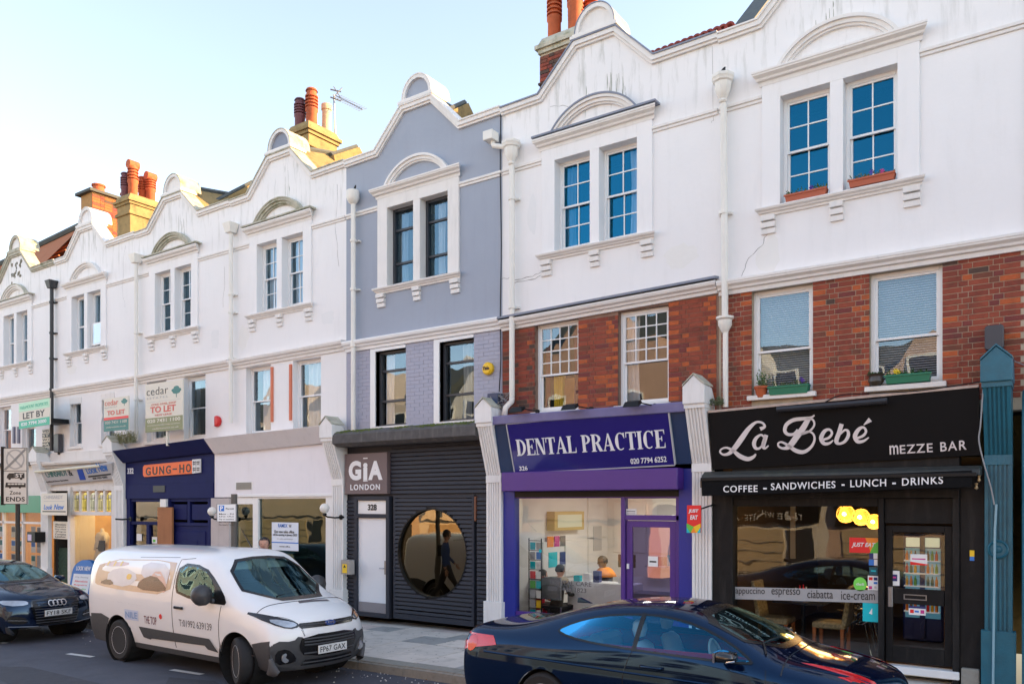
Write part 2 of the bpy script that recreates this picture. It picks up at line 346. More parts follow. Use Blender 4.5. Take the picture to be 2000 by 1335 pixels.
def house(i, label, wall, copem, arch_wall=None, gab=((-1.05, 1.03)), top=9.83, step=True, capm=None, crestm=None, arched=None, stain=None):
    xc, x0, x1 = XC[i], PARTY[i], PARTY[i + 1]
    h_ = thing('terrace_house', label, 'house', ((x0 + x1) / 2, 0, gz(xc))); HOUSES.append(h_)
    T = lambda a: xc + a
    mb = MB(); op = [(T(-.76), T(-.085), 6.56, 8.06), (T(.085), T(.76), 6.56, 8.06)]
    wallbox(mb, x0, x1, 5.45, 8.3, [(T(-.81), T(.81), 6.47, 8.12)])
    mb.box(x0, x1, 0, .25, 8.3, ZL - .1)
    mb.obj('front_wall', wall, h_)
    a, b = gab
    out = [(x0, ZL), (T(a), ZL + .01), (T(-.36), top), (T(.37), top), (T(b), ZL + .02), (x1, ZL + .03)]
    g = MB().prism([(x0, ZL - .1)] + [(p[0], p[1]) for p in out] + [(x1, ZL - .1)], 0, .25)
    g.obj('gable', stain or wall, h_)
    # coping following the gable
    c = MB(); up = MB()
    def off(pts, d):
        r = []
        for k, p in enumerate(pts):
            q0 = pts[max(k - 1, 0)]; q1 = pts[min(k + 1, len(pts) - 1)]
            n0 = Vector((p[0] - q0[0], p[1] - q0[1])); n1 = Vector((q1[0] - p[0], q1[1] - p[1]))
            if n0.length < 1e-5: n0 = n1
            if n1.length < 1e-5: n1 = n0
            n0.normalize(); n1.normalize(); m = (n0 + n1).normalized(); cs = max(.5, m.dot(n0))
            r.append((p[0] - m.y * d / cs, p[1] + m.x * d / cs))
        return r
    lo, hi, tp, mid = off(out, -.06), off(out, .05), off(out, .075), off(out, -.02)
    for k in range(len(out) - 1):
        c.prism([mid[k], mid[k + 1], hi[k + 1], hi[k]], -.075, .29); c.prism([lo[k], lo[k + 1], mid[k + 1], mid[k]], -.045, .02)
        up.prism([hi[k], hi[k + 1], tp[k + 1], tp[k]], -.095, .31)
    c.obj('coping', copem, h_); up.obj('coping_cap', capm or copem, h_)
    # crest
    z = top + .075; cr = MB(); cr.box(T(-.43), T(.44), -.10, .34, z, z + .05); cr.box(T(-.40), T(.41), -.07, .32, z + .05, z + .085); cr.obj('crest_base', copem, h_)
    z += .085; pts = arc(xc + .005, z, .36, .40, 0, 180, 20)
    MB().prism(arc(xc + .005, z, .31, .345, 0, 180, 20), .0, .3).obj('crest', crestm or wall, h_)
    rim = MB(); inn = arc(xc + .005, z, .30, .335, 0, 180, 20); o2 = arc(xc + .005, z, .375, .42, 0, 180, 20)
    for k in range(20): rim.prism([inn[k], pts[k], pts[k + 1], inn[k + 1]], -.05, .33)
    rim.obj('crest_rim', copem, h_)
    rr = MB()
    for k in range(20): rr.prism([pts[k], o2[k], o2[k + 1], pts[k + 1]], -.06, .5)
    rr.obj('crest_cap', capm or copem, h_)
    # window surround, pediment, arch
    s = MB()
    s.box(T(-1.02), T(-.76), -.04, .22, 6.52, 8.27); s.box(T(.76), T(1.02), -.04, .22, 6.52, 8.27); s.box(T(-.085), T(.085), -.04, .24, 6.52, 8.06)
    s.box(T(-.76), T(.76), -.04, .22, 8.06, 8.27); s.obj('window_surround', TRIM if wall is BLUEG else wall, h_, bev=.004)
    moulding(T(-1.03), T(1.03), 8.27, 8.455, .17).obj('pediment_cornice', TRIM, h_)
    if capm or copem is MOSS: MB().box(T(-1.14), T(1.14), -.18, .0, 8.47, 8.50).obj('pediment_flashing', capm or MOSS, h_)
    ar = MB(); ow, orise = .79, .42
    def arcp(w_, r_): return [(xc + w_ * math.sin(R(t)) / math.sin(R(62)), 8.475 + (math.cos(R(t)) - math.cos(R(62))) / (1 - math.cos(R(62))) * r_) for t in range(-62, 63, 4)]
    L3 = [arcp(ow, orise), arcp(ow - .05, orise - .045), arcp(ow - .12, orise - .10), arcp(ow - .16, orise - .13), arcp(ow + .03, orise + .03)]
    for (p, q, yy) in ((0, 1, -.11), (1, 2, -.075), (2, 3, -.045)):
        for k in range(len(L3[0]) - 1): ar.prism([L3[q][k], L3[p][k], L3[p][k + 1], L3[q][k + 1]], yy, .02)
    ar.obj('pediment_arch', arched or TRIM, h_)
    if capm or copem is MOSS:
        ac = MB()
        for k in range(len(L3[0]) - 1): ac.prism([L3[0][k], L3[4][k], L3[4][k + 1], L3[0][k + 1]], -.125, .02)
        ac.obj('arch_flashing', capm or MOSS, h_)
    # sill and corbels
    sm = moulding(T(-1.03), T(1.03), 6.41, 6.52, .12); sm.obj('sill', TRIM, h_)
    for cx, ww in ((-.93, .10), (0, .085), (.93, .10)):
        q = MB()
        for k, (p, d) in enumerate(((.085, .0), (.065, .095), (.04, .18))): q.box(T(cx - ww), T(cx + ww), -p, .01, 6.41 - d - .075, 6.41 - d)
        q.obj('corbel', TRIM, h_, bev=.003)
    # string course
    st = MB()
    for (q0, q1) in ((x0 + .01, T(-1.02)), (T(1.02), x1 - .01)):
        if q1 - q0 > .1: st.box(q0, q1, -.045, .01, 8.11, 8.155); st.box(q0, q1, -.025, .01, 8.065, 8.11)
    st.each('string_course', TRIM, h_, bev=.005)
    # roof over everything, and the small roof behind the gable
    MB().prism([(0.26, 8.9), (.26, 9.02), (5, 11.35), (9.8, 9.0), (9.8, 8.9)], x0 + .001, x1 - .001, tf=lambda yy, xx, zz: (xx, yy, zz)).obj('roof', SLATE, h_)
    MB().box(x0, x1, 9.5, 9.75, -1, 8.9).obj('rear_wall', DARKIN if 0 else GOLDR, h_)
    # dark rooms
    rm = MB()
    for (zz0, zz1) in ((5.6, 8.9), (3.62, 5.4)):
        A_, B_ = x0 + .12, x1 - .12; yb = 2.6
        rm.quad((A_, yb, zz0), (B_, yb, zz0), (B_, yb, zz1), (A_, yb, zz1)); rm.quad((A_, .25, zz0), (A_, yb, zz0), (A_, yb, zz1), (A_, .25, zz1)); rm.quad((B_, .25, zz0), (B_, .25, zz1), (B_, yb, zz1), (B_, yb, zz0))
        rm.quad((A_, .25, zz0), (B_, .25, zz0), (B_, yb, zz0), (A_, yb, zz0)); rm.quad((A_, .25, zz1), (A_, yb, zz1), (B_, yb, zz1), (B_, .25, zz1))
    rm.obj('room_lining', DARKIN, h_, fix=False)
    return h_, T, x0, x1
def first_floor(h_, x0, x1, wins, m, z0=3.45, z1=5.42, sills=True, y0=0.0):
    mb = MB(); wallbox(mb, x0, x1, z0, z1 + .03, [(a, b, c, d) for a, b, c, d in wins], y0); mb.obj('first_floor_wall', m, h_)
    if sills:
        for a, b, c, d in wins: MB().box(a - .05, b + .05, -.07, .12, c - .07, c).obj('window_sill', TRIM, h_, bev=.006)
def cornice(h_, x0, x1, z0=5.37, z1=5.57, m=None, cap=None, slope=0.0):
    moulding(x0 + .01, x1 - .01, z0, z1, .15, ret=False, slope=slope).obj('cornice', m or TRIM, h_)
    if cap: 
        c = MB(); c.v = [(x0, -.17, z1 + .02), (x1, -.17, z1 + .02 + slope), (x1, 0, z1 + .04 + slope), (x0, 0, z1 + .04), (x0, -.17, z1 + .055), (x1, -.17, z1 + .055 + slope), (x1, 0, z1 + .085 + slope), (x0, 0, z1 + .085)]
        c.f = [(0, 3, 2, 1), (4, 5, 6, 7), (0, 1, 5, 4), (1, 2, 6, 5), (2, 3, 7, 6), (3, 0, 4, 7)]; c.m = [0] * 6; c.obj('cornice_cap', cap, h_)
def F1(i): xc = XC[i]; return [(xc - 1.18, xc - .32, 3.86, 5.37), (xc + .41, xc + 1.28, 3.86, 5.37)]
# --- G, leftmost
hG, T, x0, x1 = house(0, 'white gabled terrace house at the far left edge, with mossy crest and peeling patches', WHITE, MOSS, stain=STAIN, crestm=TRIM)
W_ = [(T(-1.2), T(-.35), 3.9, 5.3), (T(.35), T(1.2), 3.7, 4.62)]
first_floor(hG, x0, x1, W_, WHITE); cornice(hG, x0, x1)
window(hG, *W_[0], .12, cm=1, curtain=(CURT_O, [(0, .9)])); window(hG, *W_[1], .12, curtain=(CURT_O, [(.3, 1)]), rows=[.999])
for a, b in ((-.76, -.085), (.085, .76)): window(hG, T(a), T(b), 6.56, 8.06, .13, glassm=MIDGLASS, rows=[.45], fw=.06, curtain=(NET, [(0, 1)]))
pm = MB(); rnd = random.Random(3)
for k in range(26):
    a, r_ = rnd.uniform(-.34, .34), rnd.uniform(.02, .07); zz = rnd.uniform(9.0, 9.6)
    pm.prism([(T(a) + r_ * rnd.uniform(.5, 1.3) * math.cos(t), zz + r_ * rnd.uniform(.5, 1.2) * math.sin(t)) for t in [j * .9 for j in range(7)]], -.004 - k * .0003, .0)
pm.obj('peeled_paint_patches', mat('bare render', (.16, .15, .11), .95, var=.3, vscale=30), hG, kind='stuff')
# --- F
hF, T, x0, x1 = house(1, 'white gabled terrace house between the black and the leftmost cream downpipe, above the dress shop', WHITE, TRIM, stain=WHITE, capm=None)
W_ = [(T(-.93), T(-.28), 3.9, 5.25), (T(.72), T(1.38), 3.9, 5.25)]
first_floor(hF, x0, x1, W_, WHITE); cornice(hF, x0, x1)
for w_ in W_:
    window(hF, *w_, .12, curtain=(CURT_B, [(0, .55)]), fw=.06)
    v = MB()                                     # shaped valance hood inside the reveal
    for k in range(8):
        a = w_[0] + (w_[1] - w_[0]) * k / 8; b = a + (w_[1] - w_[0]) / 8; v.prism([(a + .002, w_[3]), (a + .002, w_[3] - .14), ((a + b) / 2, w_[3] - .19), (b - .002, w_[3] - .14), (b - .002, w_[3])], -.01, .01)
    v.obj('scalloped_pelmet', TRIM, hF)
    for s_, xx in ((1, w_[0]), (-1, w_[1])):
        q = [(xx, w_[3] - .12), (xx + s_ * .05, w_[3] - .2), (xx + s_ * .03, w_[3] - .4), (xx + s_ * .07, w_[3] - .6), (xx, w_[3] - .75)]
        MB().prism(q if s_ > 0 else q, .0, .03).obj('pelmet_side', TRIM, hF)
for a, b in ((-.76, -.085), (.085, .76)): window(hF, T(a), T(b), 6.56, 8.06, .13, glassm=MIDGLASS, rows=[.45], fw=.06, curtain=(NET, [(0, 1)]))
MB().box(T(.13), T(.71), .05, .07, 6.62, 7.22).obj('open_casement', FRAMEW, hF)
o_ = pane(hF, T(.18), T(.66), 6.66, 7.18, .045); 
# --- E
hE, T, x0, x1 = house(2, 'white gabled terrace house above the navy restaurant front, with a large letting board on it', WHITE, TRIM, stain=STAIN, capm=MOSS, arched=MOSS, crestm=TRIM, top=9.80)
W_ = F1(2); first_floor(hE, x0, x1, W_, WHITE); cornice(hE, x0, x1, slope=.03)
for w_ in W_: window(hE, *w_, .13, fw=.07, split=.5, curtain=(CURT_B, [(0, .25)]))
for a, b in ((-.76, -.085), (.085, .76)): window(hE, T(a), T(b), 6.56, 8.06, .13, glassm=MIDGLASS, cols=2, rt=2, rb=2, fw=.05, curtain=(CURT_W, [(.62, 1)]))
# --- D
hD, T, x0, x1 = house(3, 'white gabled house left of the blue grey one, orange strips by its first floor windows', WHITE, TRIM, stain=STAIN, capm=MOSS, arched=MOSS, crestm=LEAD, top=9.86)
W_ = F1(3); first_floor(hD, x0, x1, W_, WHITE); cornice(hD, x0, x1, slope=.05)
window(hD, *W_[0], .13, fw=.05, curtain=(CURT_W, [(.25, 1)])); window(hD, *W_[1], .13, fw=.05, curtain=(NET, [(.12, 1)]))
for xx in (W_[0][1] + .02, W_[1][0] - .10): MB().box(xx, xx + .07, -.03, .0, 4.1, 5.3).obj('orange_strip', mat('faded orange paint', (.60, .17, .09), .7, var=.15), hD)
for a, b in ((-.76, -.085), (.085, .76)): window(hD, T(a), T(b), 6.56, 8.06, .13, glassm=MIDGLASS, cols=2, rt=2, rb=2, fw=.05, curtain=(NET, [(0, 1)]))
# --- C blue grey
hC, T, x0, x1 = house(4, 'blue grey gabled terrace house with white trims and charcoal window frames', BLUEG, TRIM, top=9.86)
W_ = [(T(-1.1), T(-.30), 3.82, 5.3), (T(.54), T(1.34), 3.82, 5.3)]
PB = mat('lilac painted brick', (.38, .39, .48), .8, var=.05, vscale=6)
first_floor(hC, x0, x1, W_, PB, y0=.008)
pbr = MB(); rr = random.Random(5)
for (a0, b0) in ((x0 + .01, W_[0][0] - .13), (W_[0][1] + .0, W_[1][0] - .13), (W_[1][1], x1 - .01)):
    for r_ in range(26):
        z = 3.5 + r_ * .072; x = a0 - (.11 if r_ % 2 else 0)
        while x < b0:
            a, b = max(x, a0), min(x + .22, b0); x += .225
            if b - a > .03: pbr.box(a, b, rr.uniform(-.003, .001), .02, z, z + .067)
pbr.obj('painted_brickwork', PB, hC, kind='stuff')
cornice(hC, x0, x1, m=FRAMEW)
for k, w_ in enumerate(W_):
    s = MB(); s.box(w_[0] - .13, w_[0], -.02, .2, w_[2] - .03, 5.36); s.box(w_[0], w_[1], -.02, .2, 5.3, 5.36); s.box(w_[0], w_[1] , -.02, .2, w_[2] - .05, w_[2]); s.obj('window_lining', FRAMEW, hC)
    window(hC, *w_, .10, fm=FRAMEG, rows=[.33, .76], fw=.05, curtain=((CURT_W, [(0, .35), (.7, 1)]) if k == 0 else (CURT_B, [(.4, .75)])))
for a, b in ((-.76, -.085), (.085, .76)): window(hC, T(a), T(b), 6.56, 8.06, .13, glassm=MIDGLASS, fm=FRAMEG, rows=[.27, .74], fw=.055, curtain=(CURT_B, [(0, .35)]) if a < 0 else (NET, [(.25, .5)]))
# --- B
hB, T, x0, x1 = house(5, 'white gabled terrace house with red brick first floor above the purple dental shopfront', WHITE, TRIM, stain=STAIN, capm=LEAD, crestm=TRIM, top=9.86)
W_ = F1(5); first_floor(hB, x0, x1, W_, DMORT, y0=.0035); cornice(hB, x0, x1, z0=5.33, z1=5.50, slope=.09, cap=LEAD)
rc = [(x0 + .01, W_[0][0], 3.6, 5.36), (W_[0][1], W_[1][0], 3.6, 5.36), (W_[1][1], x1 - .04, 3.6, 5.40)]
cnt_ = [0]
for k_, r_ in enumerate(rc): bricks(hB, [r_], 0, weights=(48, 28, 6, 8, 8, 1) if k_ else (30, 24, 20, 1, 10, 14), quoin=(0, 1, .6 if k_ else .1), count=cnt_)
window(hB, *W_[0], .10, cols=4, rt=4, rb=1, split=.42, fw=.05, curtain=(CURT_R, [(.0, .12), (.75, 1)])); window(hB, *W_[1], .10, cols=4, rt=4, rb=1, split=.46, fw=.05, curtain=(NET, [(.0, .3)]))
curtains(hB, W_[0][0] + .2, W_[0][0] + .42, 3.9, 4.5, .3, CURT_Y, [(0, 1)])
MB().box(W_[0][0] + .1, W_[0][1] - .02, .6, .62, 3.9, 4.5).obj('orange_wall_hanging', CURT_O, hB)
for a, b in ((-.76, -.085), (.085, .76)): window(hB, T(a), T(b), 6.56, 8.06, .14, cols=2, rt=2, rb=2, fw=.04, curtain=(CURT_B, [(0, .32)]) if a < 0 else (CURT_W, [(.58, 1)]), glassm=TOPGLASS)
# --- A
hA, T, x0, x1 = house(6, 'rightmost white gable, its red brick first floor over the black mezze bar', WHITE, TRIM, stain=STAIN, crestm=TRIM, top=9.86)
W_ = F1(6); first_floor(hA, x0, x1, W_, MORTAR, y0=.004); cornice(hA, x0, x1)
rc = [(x0 + .04, W_[0][0], 3.6, 5.37), (W_[0][1], W_[1][0], 3.6, 5.37), (W_[1][1], x1 - .02, 3.6, 5.37)]
cnt_ = [0]
for r_ in rc: bricks(hA, [r_], 0, weights=(50, 32, 7, 2, 6, 1), quoin=(0, 1, .25), count=cnt_)
BLIND = mat('venetian blind', (.55, .60, .68), .5, var=.04)
for w_ in W_:
    wd = window(hA, *w_, .10, fw=.055, split=.42)
    b_ = MB()
    for k in range(44):
        z = 3.93 + k * .0318; b_.add([(w_[0] + .07, .25, z), (w_[1] - .07, .25, z), (w_[1] - .07, .268, z + .017), (w_[0] + .07, .268, z + .017)], [(0, 1, 2, 3)])
    b_.obj('venetian_blind', BLIND, wd, fix=False)
for a, b in ((-.76, -.085), (.085, .76)): window(hA, T(a), T(b), 6.56, 8.06, .13, cols=2, rt=2, rb=2, fw=.05, glassm=TOPGLASS)
CRK = mat('dark crack', (.10, .09, .08), .95); PATCH = [mat('patched render %d' % k, c, .85, var=.04, bump=.4, bscale=14) for k, c in enumerate(((.77, .765, .76), (.79, .775, .745)))]  # cracks are drawn in one even dark colour
def crack(par, pts, w_=2.0, Y=-.0015):
    q = []
    for (a, b), (c_, d) in zip(pts[:-1], pts[1:]):
        for k in range(4): t = k / 4; q.append((a + (c_ - a) * t + random.uniform(-1.5, 1.5), b + (d - b) * t + random.uniform(-1.5, 1.5)))
    q.append(pts[-1]); m = MB(); s3 = [(P(a, b)[0], P(a, b)[1], .003 * w_ * random.uniform(.4, 1.2)) for a, b in q]; ribbon(m, s3, Y, .001); m.obj('crack', CRK, par, fix=False)
crack(hA, [(1500, 452), (1488, 480), (1462, 505), (1448, 540)], 1.6); crack(hB, [(1004, 552), (1040, 546), (1062, 535)], 3.5); crack(hB, [(1004, 548), (1035, 541), (1056, 532)], 2.5); crack(hB, [(1075, 208), (1100, 206), (1120, 214)], 1.8); crack(hB, [(1392, 90), (1394, 230), (1390, 240)], 1.2); crack(hB, [(980, 545), (1000, 542)], 3); crack(hD, [(660, 360), (655, 440), (662, 520)], 1.5); crack(hE, [(440, 520), (436, 600)], 1.2); crack(hF, [(245, 480), (238, 560), (244, 600)], 1.2)
def blot(par, px, py, rx, rz, k, m, nm='render_patch', Y=-.0012):
    x, z = P(px, py); r_ = random.Random(int(px)); MB().prism([(x + rx * math.cos(a) * r_.uniform(.7, 1.15), z + rz * math.sin(a) * r_.uniform(.7, 1.15)) for a in [j * math.pi / 9 for j in range(18)]], Y - k * .0004, 0).obj(nm, m, par)
for par, px, py, rx, rz, k in ((hA, 1500, 500, .18, .3, 1), (hB, 1330, 500, .3, .18, 1), (hB, 1040, 420, .1, .35, 0), (hD, 640, 620, .25, .15, 0), (hD, 475, 660, .2, .3, 1), (hE, 420, 660, .2, .25, 0), (hF, 140, 720, .3, .15, 1), (hC, 720, 600, .2, .25, 0)):
    if par is not hC: blot(par, px, py, rx, rz, k, PATCH[k])
STK = mat('dark damp streak', (.34, .35, .30), .95, var=.4, vscale=14)
r_ = random.Random(21)
for par, cx_, cy_, n_, sp_ in ((hB, 1205, 165, 16, 34), (hB, 1150, 185, 5, 14), (hA, 1600, 20, 5, 60), (hE, 355, 430, 6, 12), (hD, 562, 345, 6, 12), (hF, 185, 470, 4, 8)):
    m = MB()
    for k in range(n_):
        px, py = cx_ + r_.uniform(-sp_, sp_) * .6, cy_ + r_.uniform(-25, 20); L_ = r_.uniform(12, 42); a, b, c_ = P(px, py), P(px + .6, py + L_ / 2), P(px, py + L_); ribbon(m, [(a[0], a[1], .004), (b[0], b[1], r_.uniform(.006, .018)), (c_[0], c_[1], .002)], -.001 - k * .00003, .0006)
    m.obj('damp_streak', STK, par, kind='stuff', fix=False)
# --- H, past the right edge: teal shop
hH = thing('terrace_house', 'dark edge of the next house with teal pilaster shopfront at the far right', 'house', (3, 0, gz(3)))
MB().box(-.52, -.46, -.02, .25, 5.6, 9.3).obj('party_strip', BLACK, hH)
MB().box(-.46, 28, -.0, 9.7, 3.6, 9.35).obj('front_wall', WHITE, hH); MB().box(-.38, 28, .15, 9.7, -.3, 3.6).obj('shop_body', mat('pale blue panel', (.50, .66, .80), .6), hH)  # long block runs on unseen to the right, put there to shade the street
# ---------------------------------------------------------------- roofs, ridges, chimneys
GOLDB = mat('yellow stock brick', (.40, .22, .08), .9, var=.3, vscale=9, bump=.5, dirt=.3, streak=False)
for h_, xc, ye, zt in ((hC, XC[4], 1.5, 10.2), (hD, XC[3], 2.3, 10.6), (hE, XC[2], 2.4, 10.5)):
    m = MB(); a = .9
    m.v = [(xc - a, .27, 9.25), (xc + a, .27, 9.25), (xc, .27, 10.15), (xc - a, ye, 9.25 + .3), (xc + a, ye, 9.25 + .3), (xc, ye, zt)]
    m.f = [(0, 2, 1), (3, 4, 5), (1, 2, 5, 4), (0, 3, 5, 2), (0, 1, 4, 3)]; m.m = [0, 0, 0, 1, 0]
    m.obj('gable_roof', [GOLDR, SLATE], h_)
    MB().tube([(xc, .27, 10.17), (xc, ye + .05, zt + .02)], .06, 6).obj('ridge', SLATE, h_)
    yq = ye + .05; m = MB(); m.prism([(yq - 1.0, 9.3), (yq - .1, 10.0 + (zt - 10.2)), (yq + .5, 9.5), (yq + .5, 9.1)], xc + .95, xc + 1.15, tf=lambda yy, xx, zz: (xx, yy, zz)); m.obj('party_upstand', GOLDR, h_)
m = MB()                                          # slate slope and dirty upstand between B and A
m.prism([(.3, 9.0), (.3, 9.25), (3.3, 12.0), (5, 12.4), (5, 9)], -4.5, -4.1, tf=lambda yy, xx, zz: (xx, yy, zz)); m.obj('party_upstand', GOLDR, hA)
m = MB(); m.v = [(-4.5, .3, 9.25), (-4.5, 3.3, 12.05), (-5.5, 3.3, 10.9), (-5.1, .3, 8.9), (-4.14, .3, 9.30), (-4.14, 3.3, 12.08), (-4.14, 3.3, 11.9), (-4.14, .3, 9.1)]
m.f = [(0, 1, 2, 3), (0, 4, 5, 1), (4, 7, 6, 5)]; m.m = [0] * 3; m.obj('slate_slope', SLATE, hA, fix=False)
RED = mat('red ridge tile', (.20, .035, .025), .8, var=.2, vscale=8)
rt = MB(); n = 9; pp = [(.085 * math.cos(t), .10 * math.sin(t)) for t in [math.pi * k / n for k in range(n + 1)]]; qq = [(.055 * math.cos(t), .065 * math.sin(t)) for t in [math.pi * k / n for k in range(n + 1)]]
for k in range(n): rt.prism([qq[k], pp[k], pp[k + 1], qq[k + 1]], -.09, .09)
rtm = rt.mesh('ridge_tile', RED)
for k in range(13):
    o = link('ridge_tile', rtm, hB); xx, zz = P(1277 + k * 12.6, 112 - k * 4.62, .3); o.location = (xx, .30, zz - .03); o.rotation_euler = (0, 0, R(random.uniform(-6, 6)))
SLATS = mat('dark slate ridge', (.06, .065, .06), .8, var=.3)
BRICKT = mat('red brick slope', (.36, .12, .045), .9, var=.35, vscale=4, bump=.5, bscale=25, dirt=.5, dcol=(.12, .09, .05), streak=False)  # brick red with random mottling and dirt
m = MB(); a = P(-20, 528, 3); b = P(160, 442, 3); m.v = [(a[0], 3, a[1]), (b[0], 3, b[1]), (b[0], .6, 8.9), (a[0], .6, 8.9), (b[0], 3.4, 8.9), (a[0], 3.4, 8.9)]; m.f = [(0, 1, 2, 3), (0, 5, 4, 1)]; m.m = [0, 0]; m.obj('brick_slope', BRICKT, hG)
MB().tube([(a[0], 3, a[1] + .03), (b[0], 3, b[1] + .03)], .13, 8).obj('ridge', SLATS, hG)
for k in range(11):                               # course lines of the slope
    t = (k + .5) / 11; MB().box(a[0], b[0], .6 + 2.4 * t - .03, .6 + 2.4 * t + .02, 8.9 + (a[1] - 8.9) * t, 8.9 + (a[1] - 8.9) * t + .045).obj('tile_course', BRICKT, hG)
def pot(parent, x, y, z, r=.13, h_=.75, kind='louvre', m=TERRA):
    mb = MB()
    if kind == 'plain': mb.lathe([(r, 0), (r * .92, h_ * .8), (r * 1.12, h_ * .82), (r * 1.12, h_), (r * .85, h_), (r * .8, h_ * .6)], (x, y, z), 16, cap=False)
    else:
        pr = [(r * .82, 0), (r, h_ * .06), (r * .98, h_ * .42), (r * 1.14, h_ * .46), (r * 1.14, h_ * .52)]
        for k in range(4):
            q = h_ * (.53 + .09 * k); pr += [(r * .82, q), (r * .82, q + .035), (r * 1.16, q + .03), (r * 1.16, q + .06)]
        pr += [(r * .9, h_ * .92), (r * .9, h_)]
        mb.lathe(pr, (x, y, z), 16, cap=False)
        if kind == 'hood':
            mb.tube([(x, y - r * 1.15, z + h_ * .97), (x, y + r * 1.15, z + h_ * .97)], r * .95, 10)
        else: mb.lathe([(r * 1.1, h_), (r * .9, h_ * 1.06), (0.001, h_ * 1.10)], (x, y, z), 16, cap=False)
    return mb.obj('chimney_pot', m, parent, auto=40)
def stack(parent, x0, x1, y0, y1, z0, z1, m, cap=MOSS, brick=False):
    mb = MB(); mb.box(x0, x1, y0, y1, z0, z1 - .30)
    if not brick: mb.box(x0 - .05, x1 + .05, y0 - .05, y1 + .05, z1 - .62, z1 - .52)
    c = mb.obj('chimney', m, parent, bev=.01)
    q = MB(); q.box(x0 - .04, x1 + .04, y0 - .04, y1 + .04, z1 - .30, z1 - .22); q.box(x0 - .09, x1 + .09, y0 - .09, y1 + .09, z1 - .22, z1 - .14)
    q.add([(x0 - .05, y0 - .05, z1 - .14), (x1 + .05, y0 - .05, z1 - .14), (x1 + .05, y1 + .05, z1 - .14), (x0 - .05, y1 + .05, z1 - .14), (x0 + .02, y0 + .02, z1 + .02), (x1 - .02, y0 + .02, z1 + .02), (x1 - .02, y1 - .02, z1 + .02), (x0 + .02, y1 - .02, z1 + .02)], [(0, 3, 2, 1), (4, 5, 6, 7), (0, 1, 5, 4), (1, 2, 6, 5), (2, 3, 7, 6), (3, 0, 4, 7)])
    q.obj('chimney_cap', cap, c); return c
def gold(par, X, pts, d=.3, m=None):
    MB().prism([PX(a, b, X) for a, b in pts], X - d, X, tf=lambda yy, xx, zz: (xx, yy, zz)).obj('party_upstand', m or GOLDR, par)
def PX(px, py, X):
    u = (px - 1000) / F; t = X / (-CP + SP * u); return (-HD + t * (SP + CP * u), HC + t * (YH - py) / F)
for par, X, pts in ((hC, -9.85, [(880, 217), (915, 201), (933, 240), (900, 256)]), (hD, -14.0, [(656, 322), (652, 303), (702, 287), (715, 312)]), (hE, -17.9, [(398, 418), (398, 408), (498, 356), (503, 372), (488, 386)])):
    gold(par, X, pts)
    a, b = PX(*pts[1 if par is not hC else 0], X), PX(*pts[2 if par is not hC else 1], X); MB().tube([(X - .1, a[0], a[1] + .03), (X - .1, b[0], b[1] + .03)], .06, 6).obj('ridge', SLATE, par)
c = stack(hC, -8.80, -7.86, 2.0, 2.9, 9.2, 11.55, MORTAR, brick=True)
cc = [0]; bricks(c, [(-8.80, -7.86, 9.9, 11.2)], 1.985, weights=(35, 15, 25, 0, 15, 20), dy=.0, count=cc)
MB().box(-8.83, -7.83, 1.94, 2.95, 10.62, 10.67).obj('oversail_course', BM['char'].materials[0], c, bev=.01)
for x, y, hh, k in ((-8.6, 2.2, .95, 'louvre'), (-8.2, 2.35, .85, 'louvre'), (-8.10, 2.15, 1.15, 'louvre'), (-8.02, 2.65, .95, 'louvre'), (-8.35, 2.7, .8, 'louvre')): pot(c, x, y, 11.52, .135, hh, k)
STOCK = mat('sooty render', (.21, .19, .13), .95, var=.35, vscale=5, bump=.8, bscale=14, dirt=.6, dcol=(.05, .05, .035), streak=False)
c = stack(hD, -16.33, -15.62, 2.0, 2.95, 9.2, 11.78, GOLDR, cap=GOLDR)
pot(c, -16.17, 2.2, 11.74, .13, .75, 'louvre', mat('purple brown pot', (.13, .04, .05), .6, var=.2)); pot(c, -15.85, 2.3, 11.76, .14, .92, 'louvre'); pot(c, -15.80, 2.75, 11.76, .12, .75, 'plain', mat('buff pot', (.62, .50, .30), .7, var=.1))
c = stack(hF, -24.33, -23.60, 2.0, 3.0, 9.2, 11.72, GOLDR, cap=GOLDR)
pot(c, -24.2, 2.2, 11.68, .13, .8, 'louvre', MATS['purple brown pot']); pot(c, -23.87, 2.25, 11.70, .14, 1.05, 'hood'); pot(c, -23.82, 2.80, 11.70, .14, .85, 'hood'); pot(c, -24.1, 2.7, 11.70, .12, .8, 'louvre')
# long yellow brick stack further back
def PX(px, py, X):
    u = (px - 1000) / F; t = X / (-CP + SP * u); return (-HD + t * (SP + CP * u), HC + t * (YH - py) / F)
ya, za = PX(180, 372, -30.0); yb, zb = PX(232, 385, -30.0)
c = MB().box(-30.8, -30.0, ya, yb + 1.6, 9.0, za).obj('chimney', GOLDB, hF)
cc = [0]; bricks(c, [(ya, yb + 1.6, za - 3.0, za - .06)], 0, weights=(5, 0, 15, 60, 5, 5), axis='y', x_at=-29.99, course=.10, ln=.3, hd=.15, count=cc, limit=260)
MB().box(-30.95, -29.85, ya - .15, yb + 1.7, za - .05, za + .05).obj('chimney_cap', SLATS, c)
for k in range(3): pot(c, -30.2, ya + .35 + k * 1.1, za + .03, .22, .32, 'plain')
